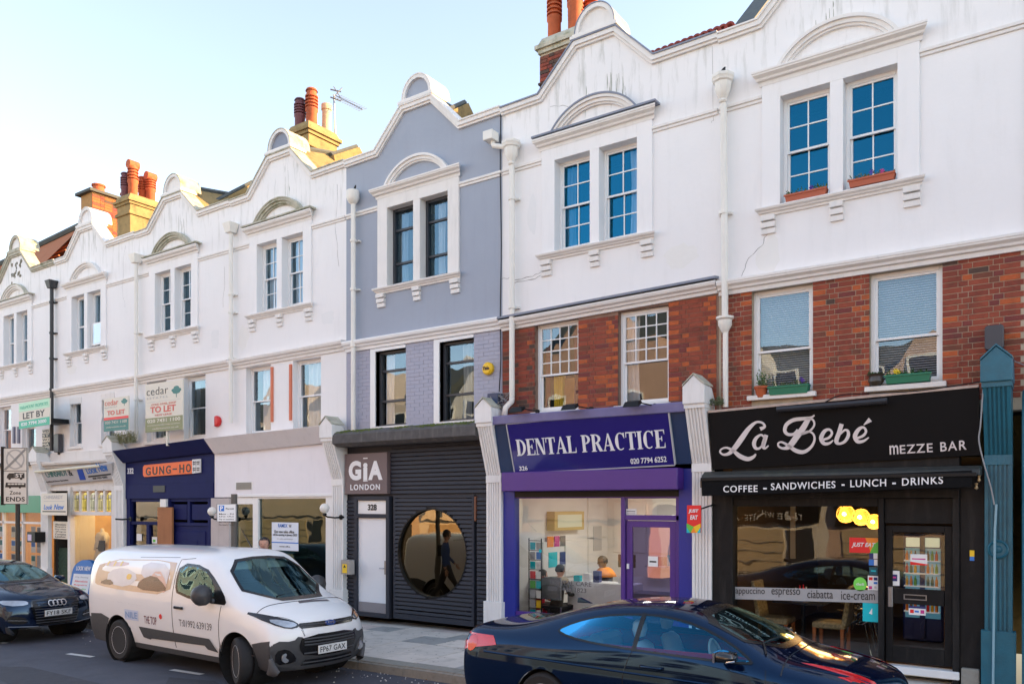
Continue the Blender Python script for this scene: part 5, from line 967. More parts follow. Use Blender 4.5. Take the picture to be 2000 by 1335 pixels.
m = MB(); m.box(-28.2, -24.6, -.10, .1, 2.05, 2.55); m.obj('green_fascia', mat('green fascia', (.0, .22, .11), .4, var=.1), hG); MB().box(-28.2, -24.6, -.02, .3, 2.55, 3.5).obj('upper_fascia', CRM, hG); m = MB(); m.box(-28.2, -24.6, -.03, .05, 1.72, 1.78); 
for x in (-27.2, -25.95): m.box(x, x + .07, -.03, .05, -.2, 2.05)
m.box(-24.72, -24.6, -.05, .1, -.2, 2.05); m.obj('shopfront_frame', CRM, hG); pane(hG, -28.2, -24.7, -.1, 2.05, .03, SHOPGLASS, 'shop_window')
rnd = random.Random(2)
for k, xx in enumerate((-27.6, -26.8, -26.4, -25.55, -25.2)):
    for j in range(3): 
        o = MB().box(xx, xx + .28, .05, .055, .45 + j * .42, .80 + j * .42).obj('property_card', rnd.choice([PAPER, LGRY, CREAM]), hG); MB().box(xx + .03, xx + .25, .046, .05, .62 + j * .42, .77 + j * .42).obj('card_picture', rnd.choice([BLUP, GRYP, TG, LGRY]), o)
MB().box(-27.9, -24.6, -.20, -.0, 3.45, 3.55).obj('ledge', SLATS, hG)
# ---------------------------------------------------------------- downpipes
def pipe(parent, px0, ytop, ybot, hopper='square', m=None, collars=(), px1=None, r=.048, bird=False, top_extra=None):
    m = m or PIPEW; x, zt = P(px0, ytop, -.12); x2, zb = P(px1 or px0, ybot, -.12)
    p = MB(); p.tube([(x, -.12, zt), (x2, -.12, zb)], r, 14); o = p.obj('downpipe', m, parent, smooth=False, auto=40)
    for yy in collars:
        z = P(px0, yy, -.12)[1]; q = MB(); q.lathe([(r, -.03), (r * 1.35, -.025), (r * 1.35, .025), (r, .03)], (x, -.12, z), 14); q.box(x - .1, x + .1, -.06, .0, z - .015, z + .015); q.obj('collar', m, o)
    if hopper == 'square':
        q = MB(); q.add([(x - .09, -.21, zt - .12), (x + .09, -.21, zt - .12), (x + .09, -.04, zt - .12), (x - .09, -.04, zt - .12), (x - .14, -.26, zt + .1), (x + .14, -.26, zt + .1), (x + .14, -.0, zt + .1), (x - .14, -.0, zt + .1)], [(0, 3, 2, 1), (4, 5, 6, 7), (0, 1, 5, 4), (1, 2, 6, 5), (2, 3, 7, 6), (3, 0, 4, 7)]); q.obj('hopper', m, o, bev=.008)
    elif hopper == 'ornate':
        q = MB(); q.lathe([(.05, -.20), (.062, -.18), (.05, -.15), (.085, -.09), (.115, -.02), (.125, .08), (.15, .10), (.155, .13), (.17, .15), (.17, .19), (.13, .19)], (x, -.14, zt), 4 if False else 8); q.obj('hopper', m, o, auto=30)
    elif hopper == 'round':
        q = MB(); q.lathe([(.05, -.14), (.10, -.10), (.13, -.02), (.13, .12), (.11, .12)], (x, -.13, zt), 14); q.obj('hopper', m, o, auto=35)
    return o, x, zt
o, x, z = pipe(hA, 1413, 175, 620, 'ornate', collars=(415,), px1=1416); pipe(hA, 1417, 640, 795, None, r=.04)
q = MB(); x_, z_ = P(1416, 632, -.12); q.lathe([(.045, -.13), (.06, -.10), (.10, -.02), (.10, .05), (.13, .07), (.13, .10), (.09, .10)], (x_, -.12, z_), 12); q.obj('lower_hopper', PIPEW, hA, auto=35)
pipe(hB, 1000, 300, 775, 'ornate', collars=(388, 600), px1=1000)
q = MB(); x_, z_ = P(1000, 778, -.12); q.tube([(x_, -.12, z_ + .02), (x_, -.13, z_ - .05), (x_ - .08, -.2, z_ - .16), (x_ - .09, -.22, z_ - .30)], .05, 12); q.obj('swan_neck', PIPEW, hB, smooth=True)
q = MB(); a = P(962, 272, -.12); b = P(985, 285, -.12); q.box(a[0] - .12, a[0] + .08, -.25, -.04, a[1] - .04, a[1] + .12); q.tube([(a[0], -.12, a[1] - .02), (a[0] + .02, -.12, a[1] - .12), (b[0] + .1, -.12, b[1] - .05)], .045, 10); q.obj('side_hopper', PIPEW, hC, bev=.006)
pipe(hC, 690, 385, 840, 'round', collars=(470, 565, 675)); pipe(hD, 451, 445, 825, 'square', collars=(575, 610, 700)); pipe(hE, 266, 505, 860, 'square', collars=(650, 780))
DPIPE = mat('black iron pipe', (.03, .03, .032), .5, var=.2)
pipe(hF, 101, 555, 880, 'square', m=DPIPE, collars=(590, 650, 700, 760), r=.05)
def cable(label, pts, r=.006, m=BLACK, parent=None, cat='cable'):
    mb = MB(); q = []
    for i in range(len(pts) - 1):
        p0, p1, p2, p3 = [Vector(pts[j]) for j in (max(i - 1, 0), i, i + 1, min(i + 2, len(pts) - 1))]
        for k in range(5): t = k / 5; q.append(.5 * (2 * p1 + (p2 - p0) * t + (2 * p0 - 5 * p1 + 4 * p2 - p3) * t * t + (3 * p1 - p0 - 3 * p2 + p3) * t ** 3))
    q.append(Vector(pts[-1])); mb.tube(q, r, 6); o = mb.obj('cable', m, parent)
    if not parent: tag(o, label, cat)
    return o
def cpx(L_, Y): return [(P(a, b, Y)[0], Y, P(a, b, Y)[1]) for a, b in L_]
cable('black cable running down the corner between the blue grey house and the white one', cpx([(978, 215), (977, 330), (979, 480), (977, 620), (978, 700), (975, 765)], -.03), .009)
cable('grey cable sagging down the right end of the black fascia', cpx([(1920, 760), (1915, 830), (1912, 860), (1922, 905), (1935, 950), (1942, 985)], -.36), .009, mat('grey cable', (.25, .25, .26), .5))
cable('pale cable from the black alarm box off to the right edge', cpx([(1950, 686), (1975, 702), (2010, 716)], -.1), .006, MATS['grey cable'])
cable('thin black cable lying over the black fascia top', cpx([(1600, 792), (1640, 772), (1700, 768), (1800, 762), (1915, 745)], -.33), .008)
rnd = random.Random(8); b_ = []
for k in range(9): b_.append([(P(978 + rnd.uniform(-18, 20), 785 + rnd.uniform(-22, 20), -.15)) for _ in range(7)])
mb = MB()
for l in b_: mb.tube([(p[0], -.15 + rnd.uniform(-.08, .06), p[1]) for p in l], .005, 5)
tag(mb.obj('cable', MATS['grey cable'], kind='stuff'), 'tangle of wires beside the swan neck of the pipe over the dental shop', 'cables')
MB_ = MB(); a = P(965, 780, -.1); MB_.box(a[0] - .08, a[0] + .14, -.2, 0, a[1] - .1, a[1] + .1); tag(MB_.obj('junction_box', NAVYP, bev=.008), 'small dark junction box beside the wire tangle', 'junction box')
# ---------------------------------------------------------------- alarms, birds, aerial
def alarm(px, py, r, label, m, body=None):
    x, z = P(px, py, -.08); t = thing('alarm_box', label, 'alarm box', (x, -.05, z)); MB().lathe([(r * .9, 0), (r, -.03), (r * .97, -.07), (r * .75, -.10), (.001, -.105)], (x, 0, z), 24, 'Y').obj('cover', m, t, smooth=False, auto=35); return t, x, z
t, x, z = alarm(951, 719, .115, 'round yellow alarm box lettered Yale on the lilac wall', mat('yellow plastic', (.85, .52, .01), .4, var=.04)); lettering('Yale', (x - .075, x + .065, z - .03, z + .035), BKP, t, y=-.105, bold=.03, shear=.2)
t, x, z = alarm(421, 822, .13, 'round red and white alarm box on the white wall near the big letting board', mat('red plastic', (.62, .02, .02), .4)); MB().prism(arc(x, z, .10, .10, 100, 260, 12), -.112, -.09).obj('white_panel', PAPER, t)
def pod(px, py, w_, hh, label):
    x, z = P(px, py, -.12); t = thing('alarm_box', label, 'alarm box', (x, -.1, z)); n = 8; pl = [(x + (w_ / 2 - .03) * sx + .03 * math.cos(a), z + (hh / 2 - .03) * sz + .03 * math.sin(a)) for sx, sz, a0 in ((1, 1, 0), (-1, 1, 90), (-1, -1, 180), (1, -1, 270)) for a in [R(a0), R(a0 + 45), R(a0 + 90)]]
    MB().prism(pl, -.16, -.03).obj('housing', mat('dark grey plastic', (.045, .045, .055), .45), t, bev=.01); MB().box(x - .03, x + .03, -.1, 0, z - hh / 2 - .06, z - hh / 2 + .02).obj('bracket', BLACK, t)
pod(1942, 659, .20, .30, 'rounded dark box on the brick wall above the teal pilaster'); pod(112, 865, .26, .52, 'tall dark rounded box beside the black downpipe')
def bird(px, py, Y, label, s=1.0, lean=.5):
    x, z = P(px, py, Y); t = thing('bird', label, 'bird', (x, Y, z)); mb = MB()
    mb.tube([(x - .04 * s, Y, z), (x - .02 * s, Y, z + .05 * s), (x + .015 * s, Y, z + .12 * s), (x + .045 * s, Y, z + .18 * s), (x + .06 * s, Y, z + .205 * s)], [.012 * s, .04 * s, .045 * s, .026 * s, .008 * s], 10); mb.tube([(x - .03 * s, Y, z + .04 * s), (x - .08 * s, Y + .01, z - .05 * s)], [.025 * s, .012 * s], 6); mb.tube([(x, Y, z + .04 * s), (x + .0, Y, z - .03 * s)], .006, 5); mb.obj('body', mat('black feathers', (.012, .012, .014), .6), t, smooth=True)
    MB().tube([(x + .055 * s, Y, z + .2 * s), (x + .085 * s, Y - .01, z + .19 * s)], [.008 * s, .002], 5).obj('beak', BLACK, t)
bird(1409, 158, -.16, 'black bird perched on the ornate hopper right of the tallest white gable', .9); bird(693, 372, -.13, 'small black bird on the round hopper of the blue grey house', .5); bird(267, 503, -.13, 'small dark bird on the square hopper above the letting boards', .4)
ae = thing('tv_aerial', 'television aerial on a thin mast behind the white gable chimney', 'aerial', (-15.55, 3.7, 11.5)); A0 = P(656, 285, 3.0); A1 = P(652, 185, 3.0)
MB().tube([(A0[0], 3, A0[1] - .3), (A1[0], 3, A1[1])], .022, 6).obj('mast', mat('grey aluminium', (.25, .26, .28), .4, metal=.6), ae); A2 = P(708, 214, 3.0); m = MB(); m.tube([(A1[0] + .05, 3, A1[1] - .03), (A2[0], 3, A2[1])], .014, 6)
for k in range(12):
    t = .15 + .85 * k / 11; x, z = A1[0] + (A2[0] - A1[0]) * t, A1[1] + (A2[1] - A1[1]) * t; m.tube([(x, 2.85, z - .09), (x, 3.15, z + .09)], .007, 4)
for s_ in (1, -1): m.tube([(A1[0] - .02, 2.9, A1[1] + .1 * s_), (A1[0] + .16, 3.1, A1[1] + .12 * s_ - .05)], .02, 4); m.tube([(A1[0] + .1, 2.9, A1[1] + .14 * s_), (A1[0] + .2, 3.1, A1[1] - .16 * s_)], .012, 4)
m.obj('elements', MATS['grey aluminium'], ae)
# ---------------------------------------------------------------- letting boards and street signs
def board(label, px0, py0, px1, py1, Y, bands, name='letting_board', post=None, skew=0.0):
    x0, z1 = P(px0, py0, Y); x1, z0 = P(px1, py1, Y); t = thing(name, label, 'letting board', ((x0 + x1) / 2, Y, z0)); w_, h2 = x1 - x0, z1 - z0
    f_ = lambda x, yy, z: (x, yy, z + (x - x0) * skew)
    MB().prism([(x0, z0), (x1, z0), (x1, z1), (x0, z1)], Y, Y + .03, tf=f_).obj('board', CREAM, t)
    for q in bands:
        X0, X1, Z0, Z1 = x0 + w_ * q[1], x0 + w_ * q[3], z0 + h2 * q[2], z0 + h2 * q[4]
        if q[0] == 'b': MB().prism([(X0, Z0), (X1, Z0), (X1, Z1), (X0, Z1)], Y - .003, Y, tf=f_).obj('printed_band', q[5], t)
        elif q[0] == 'tree':
            cx_, cz_ = (X0 + X1) / 2, (Z0 + Z1) / 2; m = MB()
            for (dx, dz, rx) in ((0, .3, .3), (-.25, .1, .3), (.25, .1, .3), (0, -.05, .42)): m.prism([(cx_ + (X1 - X0) * (dx + rx * math.cos(a)), cz_ + (Z1 - Z0) * (dz + .16 * math.sin(a))) for a in [k * math.pi / 6 for k in range(12)]], Y - .004 - rnd.uniform(0, .001), Y, tf=f_)
            m.prism([(cx_ - w_ * .008, Z0), (cx_ + w_ * .008, Z0), (cx_ + w_ * .008, cz_), (cx_ - w_ * .008, cz_)], Y - .003, Y, tf=f_); m.obj('tree_emblem', q[5], t)
        else: lettering(q[6], (X0, X1, Z0, Z1), q[5], t, y=Y - .003, thick=.003, tf=f_, **(q[7] if len(q) > 7 else {}))
    if post: a, b = P(*post[0], Y + .05), P(*post[1], Y + .05); MB().box(a[0] - .03, a[0] + .03, Y + .03, Y + .08, b[1], z0 + h2 * .9).obj('post', CREAM, t)
    return t
OLV = pm_('olive print', (.22, .23, .10)); DTG = pm_('dark green print', (.02, .17, .15)); RDT = pm_('soft red print', (.62, .10, .07)); TGR = pm_('bright teal green', (.02, .42, .26)); PGR = pm_('pale green print', (.42, .72, .50))
board('large letting board reading cedar estates TO LET with an olive band', 284, 751, 357, 838, -.45, [('b', 0, 0, 1, .29, OLV), ('t', .04, .76, .62, .92, BKP, 'cedar', {'bold': -.01, 'spacing': 1.05}), ('t', .05, .68, .60, .72, LGRY, 'ESTATES', {'spacing': 1.6}), ('tree', .72, .66, .95, .9, DTG), ('b', .05, .615, .95, .62, LGRY), ('t', .17, .54, .83, .58, RDT, 'GOLD LEVEL SHOP'), ('t', .14, .39, .82, .52, RDT, 'TO LET', {'bold': .03}), ('t', .27, .32, .72, .36, RDT, 'NEW LEASE'), ('t', .06, .19, .94, .26, CREAM, '020 7431 1100', {'bold': .02}), ('t', .06, .12, .92, .15, CREAM, 'commercial@cedarestates'), ('t', .2, .05, .9, .08, CREAM, 'cedarestates.co.uk')], post=((327, 845), (327, 870)), skew=-.0)
board('small letting board reading cedar estates TO LET with red and green bands', 203, 779, 251, 838, -.6, [('b', 0, 0, 1, .34, DTG), ('b', 0, .34, 1, .42, REDP), ('t', .04, .78, .6, .95, RDT, 'cedar'), ('t', .05, .70, .55, .74, LGRY, 'ESTATES', {'spacing': 1.6}), ('tree', .72, .72, .95, .95, DTG), ('t', .14, .48, .86, .62, RDT, 'TO LET', {'bold': .03}), ('t', .06, .22, .94, .30, CREAM, '020 7431 1100'), ('t', .1, .1, .9, .14, CREAM, 'cedarestates.co.uk')], skew=.0)
board('green and cream letting board reading LET BY', 37, 788, 97, 831, -.7, [('b', 0, .66, 1, 1, PGR), ('b', 0, 0, 1, .30, TGR), ('t', .05, .75, .95, .88, TGR, 'PARAMOUNT PROPERTIES'), ('t', .14, .36, .85, .60, BKP, 'LET BY', {'bold': .02}), ('t', .08, .10, .90, .23, WL, '020 7794 3000', {'bold': .02})], skew=.02)
m = MB(); a = P(101, 822, -.35); m.box(a[0] - .35, a[0] + .35, -.65, -.05, a[1] - .07, a[1] + .05); tag(m.obj('board_bracket', BLACK), 'black bracket clamped on the black downpipe holding the green letting board', 'bracket')
for t_, py in (('WEST', 848), ('END', 853), ('LANE', 862)): pass
vs_ = thing('wall_sign', 'column of dark stacked letters on the white wall left of the black pipe', 'wall sign', (-24.5, -.02, 3.5))
for k, t_ in enumerate(('WES', 'ST', 'WO', 'MA', 'TE')):
    a, b = P(83, 838 + k * 8.6, -.02), P(97, 845 + k * 8.6 - .5, -.02)
    MB().box(a[0], b[0], -.03, 0, b[1], a[1]).obj('letter_tile', CREAM if k % 2 == 0 else BKP, vs_); lettering(t_, (a[0] + .02, b[0] - .02, b[1] + .02, a[1] - .02), BKP if k % 2 == 0 else CREAM, vs_, y=-.03, thick=.004, bold=.02)
for px in (27, 36): m = MB(); a, b = P(px - 1.5, 833, -.03), P(px + 1.5, 865, -.03); tag(m.box(a[0], b[0], -.05, 0, b[1], a[1]).obj('wall_bar', mat('grey lilac bar', (.15, .15, .2), .6)), '%s of the two short grey upright bars on the far left white wall' % ('left one' if px < 30 else 'right one'), 'bar')
# hanging JUST EAT diamond sign
x0j, z1j = P(1342, 986, -.42); x1j, z0j = P(1369, 1040, -.42); t = thing('hanging_sign', 'red JUST EAT hanging sign with rainbow point on the white pilaster', 'hanging sign', ((x0j + x1j) / 2, -.42, z0j)); w_, h2 = x1j - x0j, z1j - z0j
MB().box(x0j, x1j, -.43, -.40, z0j, z1j).obj('board', REDP, t, bev=.006); cxj = x0j + w_ * .5
for p_, m_ in (([(0, 0), (.5, 0), (.5, .22), (0, .34)], GRNP), ([(0, 0), (.25, 0), (0, .2)], CYP), ([(.5, 0), (1, 0), (1, .34), (.5, .22)], YELP), ([(.75, 0), (1, 0), (1, .2)], CYP), ([(.3, 0), (.7, 0), (.5, .2)], ORNP)):
    MB().prism([(x0j + w_ * u, z0j + h2 * v) for u, v in p_], -.434 - .001 * len(p_) - (.002 if m_ in (CYP, ORNP) else 0), -.43).obj('printed_shape', m_, t)
lettering('JUST', (x0j + .13 * w_, x0j + .85 * w_, z0j + .70 * h2, z0j + .86 * h2), WL, t, y=-.43, bold=.03, shear=.15); lettering('EAT', (x0j + .25 * w_, x0j + .8 * w_, z0j + .48 * h2, z0j + .64 * h2), WL, t, y=-.43, bold=.03, shear=.15)
MB().tube([(x1j, -.40, z1j - .05), (x1j + .08, -.2, z1j - .0), (x1j + .09, -.05, z1j)], .012, 6).obj('bracket', BLACK, t)
# street signs face the traffic (+X), a little turned
def street_sign(name, label, X, Y, zp, w_, h2, rz):
    t = thing(name, label, 'street sign', (X, Y, gz(X)), rz); t['_h'] = 1; return t
# zone ends: local x = across the plate (to the right in view), y = back
PXS = P(31, 1000, -2.75); XZ = PXS[0]
zs_ = thing('road_sign', 'tall pale zone ends road sign with lorry and bus symbols on a dark post', 'road sign'); z1, z0 = P(31, 874, -2.75)[1] - gz(XZ), P(31, 984, -2.75)[1] - gz(XZ); W2 = .30
PLATE = mat('pale sign face', (.66, .62, .56), .5, var=.04, dirt=.15, dcol=(.4, .36, .3), streak=False)
MB().box(-W2, W2, -.02, .02, z0, z1).obj('plate', PLATE, zs_); MB().box(-W2 - .05, -W2, -.04, .05, z0 - .02, z1 + .03).obj('edge_trim', BLACK, zs_); m = MB(); frame(m, -W2, W2, z0, z1, -.026, -.02, .012); zd = z1 - (z1 - z0) * .41; m.box(-W2, W2, -.026, -.02, zd - .006, zd + .006); m.obj('border', BKP, zs_)
hh = z1 - z0; cz_ = (z1 + zd) / 2; GS = pm_('faded grey print', (.40, .39, .37)); m = MB()
ro, ri = W2 * .78, W2 * .66; o1, o2 = arc(0, cz_, ro, ro, 0, 360, 28), arc(0, cz_, ri, ri, 0, 360, 28)
for k in range(28): m.prism([o2[k], o1[k], o1[k + 1], o2[k + 1]], -.025, -.02)
m.prism([(-.02 - .17, cz_ + .17 + .02), (-.17 - .02, cz_ + .15), (.15, cz_ - .19), (.19, cz_ - .17)], -.025, -.02); m.obj('ring_symbol', GS, zs_)
MB().prism([(-W2 + .01, zd + .03), (-W2 + .07, zd + .02), (W2 - .01, z1 - .04), (W2 - .06, z1 - .02)], -.030, -.026).obj('diagonal_band', pm_('mid grey print', (.25, .245, .235)), zs_)
def zf(v): return z0 + hh * v
m = MB(); m.prism([(-.02, zf(.46)), (W2 - .07, zf(.46)), (W2 - .07, zf(.55)), (-.02, zf(.56))], -.026, -.02); m.prism([(-W2 + .09, zf(.46)), (-.03, zf(.46)), (-.03, zf(.55)), (-W2 + .15, zf(.55)), (-W2 + .10, zf(.51))], -.026, -.02)
for cx_ in (-.14, .15): m.prism([(cx_ + .03 * math.cos(a), zf(.455) + .03 * math.sin(a)) for a in [k * math.pi / 5 for k in range(10)]], -.029, -.02)
m.obj('lorry_symbol', BKP, zs_); lettering('5T', (.01, W2 - .10, zf(.475), zf(.54)), PLATE, zs_, y=-.026, bold=.03, thick=.004)
m = MB(); m.prism([(-W2 + .05, zf(.30)), (W2 - .04, zf(.30)), (W2 - .04, zf(.375)), (-W2 + .07, zf(.385))], -.026, -.02)
for cx_ in (-.13, .12): m.prism([(cx_ + .025 * math.cos(a), zf(.30) + .025 * math.sin(a)) for a in [k * math.pi / 5 for k in range(10)]], -.029, -.02)
m.obj('bus_symbol', BKP, zs_); q = MB()
for k in range(5): q.box(-W2 + .12 + k * .085, -W2 + .19 + k * .085, -.029, -.026, zf(.345), zf(.37))
q.obj('bus_windows', PLATE, zs_); lettering('Zone', (-.14, .14, zf(.17), zf(.235)), BKP, zs_, y=-.02, bold=.01, thick=.004, spacing=1.1); lettering('ENDS', (-W2 + .07, W2 - .06, zf(.05), zf(.13)), BKP, zs_, y=-.02, bold=.02, thick=.004, spacing=1.1)
MB().tube([(.0, .06, -.05), (.0, .06, z1 - .1)], .05, 12).obj('post', mat('dark brown post', (.028, .025, .022), .5), zs_); zs_.location = (XZ, -2.75, gz(XZ)); zs_.rotation_euler = (0, 0, R(28))
XQ = -12.0; ps_ = thing('road_sign', 'small white parking sign with blue P on a grey post behind the white van', 'road sign'); YQ = -2.85; XQ = P(443, 1000, YQ)[0]
z1, z0 = P(443, 983, YQ)[1] - gz(XQ), P(443, 1018, YQ)[1] - gz(XQ); zt = P(447, 964, YQ)[1] - gz(XQ)
MB().box(-.17, .17, -.015, .0, z0, z1).obj('plate', PAPER, ps_); m = MB(); frame(m, -.17, .17, z0, z1, -.018, -.015, .008); m.obj('border', GRYP, ps_); MB().box(-.13, -.04, -.019, -.015, z1 - .13, z1 - .03).obj('blue_square', BLUP, ps_); lettering('P', (-.11, -.06, z1 - .12, z1 - .04), WL, ps_, y=-.019, bold=.03, thick=.003)
for k, t_ in enumerate(('Permit', 'Mon - Fri', '8.30 am - 6.30 pm', 'Pay at machine', 'Max stay 2 hours', 'No return 1 hour')): lettering(t_, (-.13 if k else -.01, .13, z1 - .19 - (k - 1) * .047 if k else z1 - .10, z1 - .165 - (k - 1) * .047 if k else z1 - .07), BKP, ps_, y=-.015, thick=.003, bold=.01)
PG = mat('grey brown post', (.10, .09, .08), .6, var=.2); MB().tube([(.10, .08, -.1), (.10, .08, zt)], .055, 12).obj('post', PG, ps_); MB().lathe([(.056, 0), (.064, .005), (.064, .06), (.056, .065)], (.10, .08, 1.30), 12).obj('band', mat('tan band', (.55, .42, .25), .5), ps_)
MB().box(.12, .24, .02, .14, 1.15, 1.42).obj('sensor_box', BLACK, ps_); ps_.location = (XQ, YQ, gz(XQ)); ps_.rotation_euler = (0, 0, R(34))
# A-board
xa, ya = -22.6, -1.6
ab = thing('pavement_sign', 'blue pavement sign with round top and white price panel outside the dress shop', 'pavement sign'); m = MB(); BLB = mat('bright blue plastic', (.01, .16, .48), .4, var=.05)
prof = [(-.34, 0), (.34, 0), (.34, .75)] + [(.34 * math.cos(a), .75 + .30 * math.sin(a)) for a in [R(k * 15) for k in range(1, 12)]] + [(-.34, .75)]
for s_ in (-1, 1): MB().prism(prof, -.015, .015, tf=lambda x, y, z, s_=s_: (x, s_ * (.28 - z * .22) + y, z)).obj('panel', BLB, ab)
tfp = lambda x, y, z: (x, -(.28 - z * .22) - .017 + y, z); MB().prism([(-.27, .08), (.27, .08), (.27, .72), (-.27, .72)], -.004, .0, tf=tfp).obj('white_sheet', PAPER, ab)
lettering('LOOK NEW', (-.22, .22, .80, .90), WL, ab, y=-.002, tf=tfp, bold=.02, thick=.004)
for k, (t_, m_) in enumerate((('Dry cleaning', LGRY), ('Alterations', REDP), ('Repairs', REDP), ('Same day', GRNP), ('Curtains', GRNP), ('open', PNKP))): lettering(t_, (-.2, .2, .62 - k * .09, .665 - k * .09), m_, ab, y=-.004, tf=tfp, thick=.003)
ab.location = (P(171, 1130, -1.3)[0], -1.3, gz(-20)); ab.rotation_euler = (0, 0, R(12)); ab.scale = (1.08, 1, 1.02)
# ---------------------------------------------------------------- window boxes and pots
LEAFM = [mat('leaf %d' % k, c, .6, var=.3, vscale=40) for k, c in enumerate(((.035, .09, .02), (.06, .12, .03), (.10, .13, .06)))]
def sprigs(parent, x0, x1, y, z, n, hgt, leaf=.03, flowers=(), seed=1, m=None, nm='foliage'):
    r_ = random.Random(seed); mb = MB(); st = MB()
    for k in range(n):
        x = r_.uniform(x0, x1); yy = y + r_.uniform(-.05, .05); h2 = hgt * r_.uniform(.3, 1); dx, dy = r_.uniform(-.06, .06), r_.uniform(-.05, .05)
        mb.tube([(x, yy, z), (x + dx * .5, yy + dy * .5, z + h2 * .6), (x + dx, yy + dy, z + h2)], .003, 4, caps=False)
        for j in range(7):
            t = (j + 1) / 7; c = Vector((x + dx * t, yy + dy * t, z + h2 * t)); a = Vector((r_.uniform(-1, 1), r_.uniform(-1, 1), r_.uniform(-.2, .9))).normalized() * leaf * r_.uniform(.6, 1.3); b = a.cross(Vector((r_.uniform(-1, 1), r_.uniform(-1, 1), .3))).normalized() * leaf * .35
            mb.add([c, c + a * .5 + b, c + a, c + a * .5 - b], [(0, 1, 2, 3)])
    o = mb.obj(nm, m or LEAFM[seed % 3], parent, fix=False, kind='stuff' if n > 60 else None)
    for k, (fx, fz, fm) in enumerate(flowers):
        q = MB(); c = Vector((x0 + (x1 - x0) * fx, y - .03, z + fz))
        for j in range(6): a = j * math.pi / 3; q.add([c, c + Vector((.028 * math.cos(a - .4), -.008, .028 * math.sin(a - .4))), c + Vector((.036 * math.cos(a), -.002, .036 * math.sin(a))), c + Vector((.028 * math.cos(a + .4), -.008, .028 * math.sin(a + .4)))], [(0, 1, 2, 3)])
        q.obj('flower', fm, parent, fix=False)
VIO = pm_('violet petals', (.08, .02, .30)); YLF = pm_('yellow petals', (.8, .6, .02))
def trough(px0, px1, py, Y, hh, m, label, seed, flowers, px_y1=None):
    x0, z = P(px0, py, Y); x1, _ = P(px1, py, Y); z = P(px0, py, Y)[1]; t = thing('window_box', label, 'window box', ((x0 + x1) / 2, Y, z)); mb = MB(); d = .07
    mb.add([(x0 + .02, Y - d + .01, z), (x1 - .02, Y - d + .01, z), (x1 - .02, Y + d - .01, z), (x0 + .02, Y + d - .01, z), (x0, Y - d, z + hh), (x1, Y - d, z + hh), (x1, Y + d, z + hh), (x0, Y + d, z + hh)], [(0, 3, 2, 1), (0, 1, 5, 4), (1, 2, 6, 5), (2, 3, 7, 6), (3, 0, 4, 7)]); mb.box(x0 - .01, x1 + .01, Y - d - .01, Y - d + .005, z + hh - .025, z + hh)
    mb.add([(x0, Y - d, z + hh - .02), (x1, Y - d, z + hh - .02), (x1, Y + d, z + hh - .02), (x0, Y + d, z + hh - .02)], [(0, 1, 2, 3)]); mb.obj('trough', m, t); sprigs(t, x0 + .03, x1 - .03, Y, z + hh - .02, 26, .09, .03, flowers, seed)
GPL = mat('green plastic trough', (.0, .16, .085), .45, var=.06)
trough(1503, 1581, 773, -.02, .125, GPL, 'green window box on the left brick-floor window sill of the mezze bar house', 2, ((.85, .09, VIO), (.9, .06, VIO))); trough(1730, 1819, 751, -.02, .115, GPL, 'green window box with a yellow flower on the right sill of the mezze bar house', 3, ((.2, .07, YLF), (.25, .05, YLF)))
trough(1535, 1616, 398, -.03, .10, mat('terracotta plastic', (.42, .10, .045), .6, var=.1), 'terracotta window box on the left top-floor window of the rightmost gable', 4, ((.65, .06, VIO),)); trough(1659, 1749, 370, -.03, .10, MATS['terracotta plastic'], 'terracotta window box on the right top-floor window of the rightmost gable', 5, ((.5, .08, VIO), (.75, .06, PNKP)))
def flowerpot(px, py, Y, r, hh, m, label, seed, ph=.2, n=22, round_=False):
    x, z = P(px, py, Y); t = thing('flower_pot', label, 'flower pot', (x, Y, z)); pr = [(r * .62, 0), (r * .9, hh * .75), (r * 1.02, hh * .78), (r * 1.02, hh), (r * .9, hh), (r * .85, hh * .85), (.001, hh * .85)] if not round_ else [(r * .55, 0), (r * .95, hh * .35), (r * .9, hh * .65), (r * .8, hh * .8), (r * 1.05, hh), (r * .9, hh), (.001, hh * .85)]
    MB().lathe(pr, (x, Y, z), 18).obj('pot', m, t, auto=35); sprigs(t, x - r * .6, x + r * .6, Y, z + hh * .85, n, ph, .035, (), seed)
flowerpot(1487, 776, -.02, .10, .16, TERRA, 'small terracotta flower pot with a thin plant on the left sill', 1, .26, 16); flowerpot(1711, 753, -.02, .105, .15, mat('bronze glazed pot', (.08, .065, .05), .3, var=.3), 'dark glazed pot with a low plant beside the green box with yellow flower', 3, .05, 20, True)
WD = mat('dry weeds', (.28, .30, .18), .9, var=.4, vscale=30)
m = thing('weeds', 'bushy dry weeds growing on the ledge left of the navy hood', 'weeds', (-20, -.2, 3.8)); sprigs(m, -20.6, -19.6, -.2, 3.85, 150, .32, .04, (), 7, WD)
m = thing('weeds', 'small green weed beside the console cap by the black fascia', 'weeds', (-4.3, -.2, 3.75)); sprigs(m, -4.42, -4.25, -.2, 3.74, 24, .12, .03, (), 2)
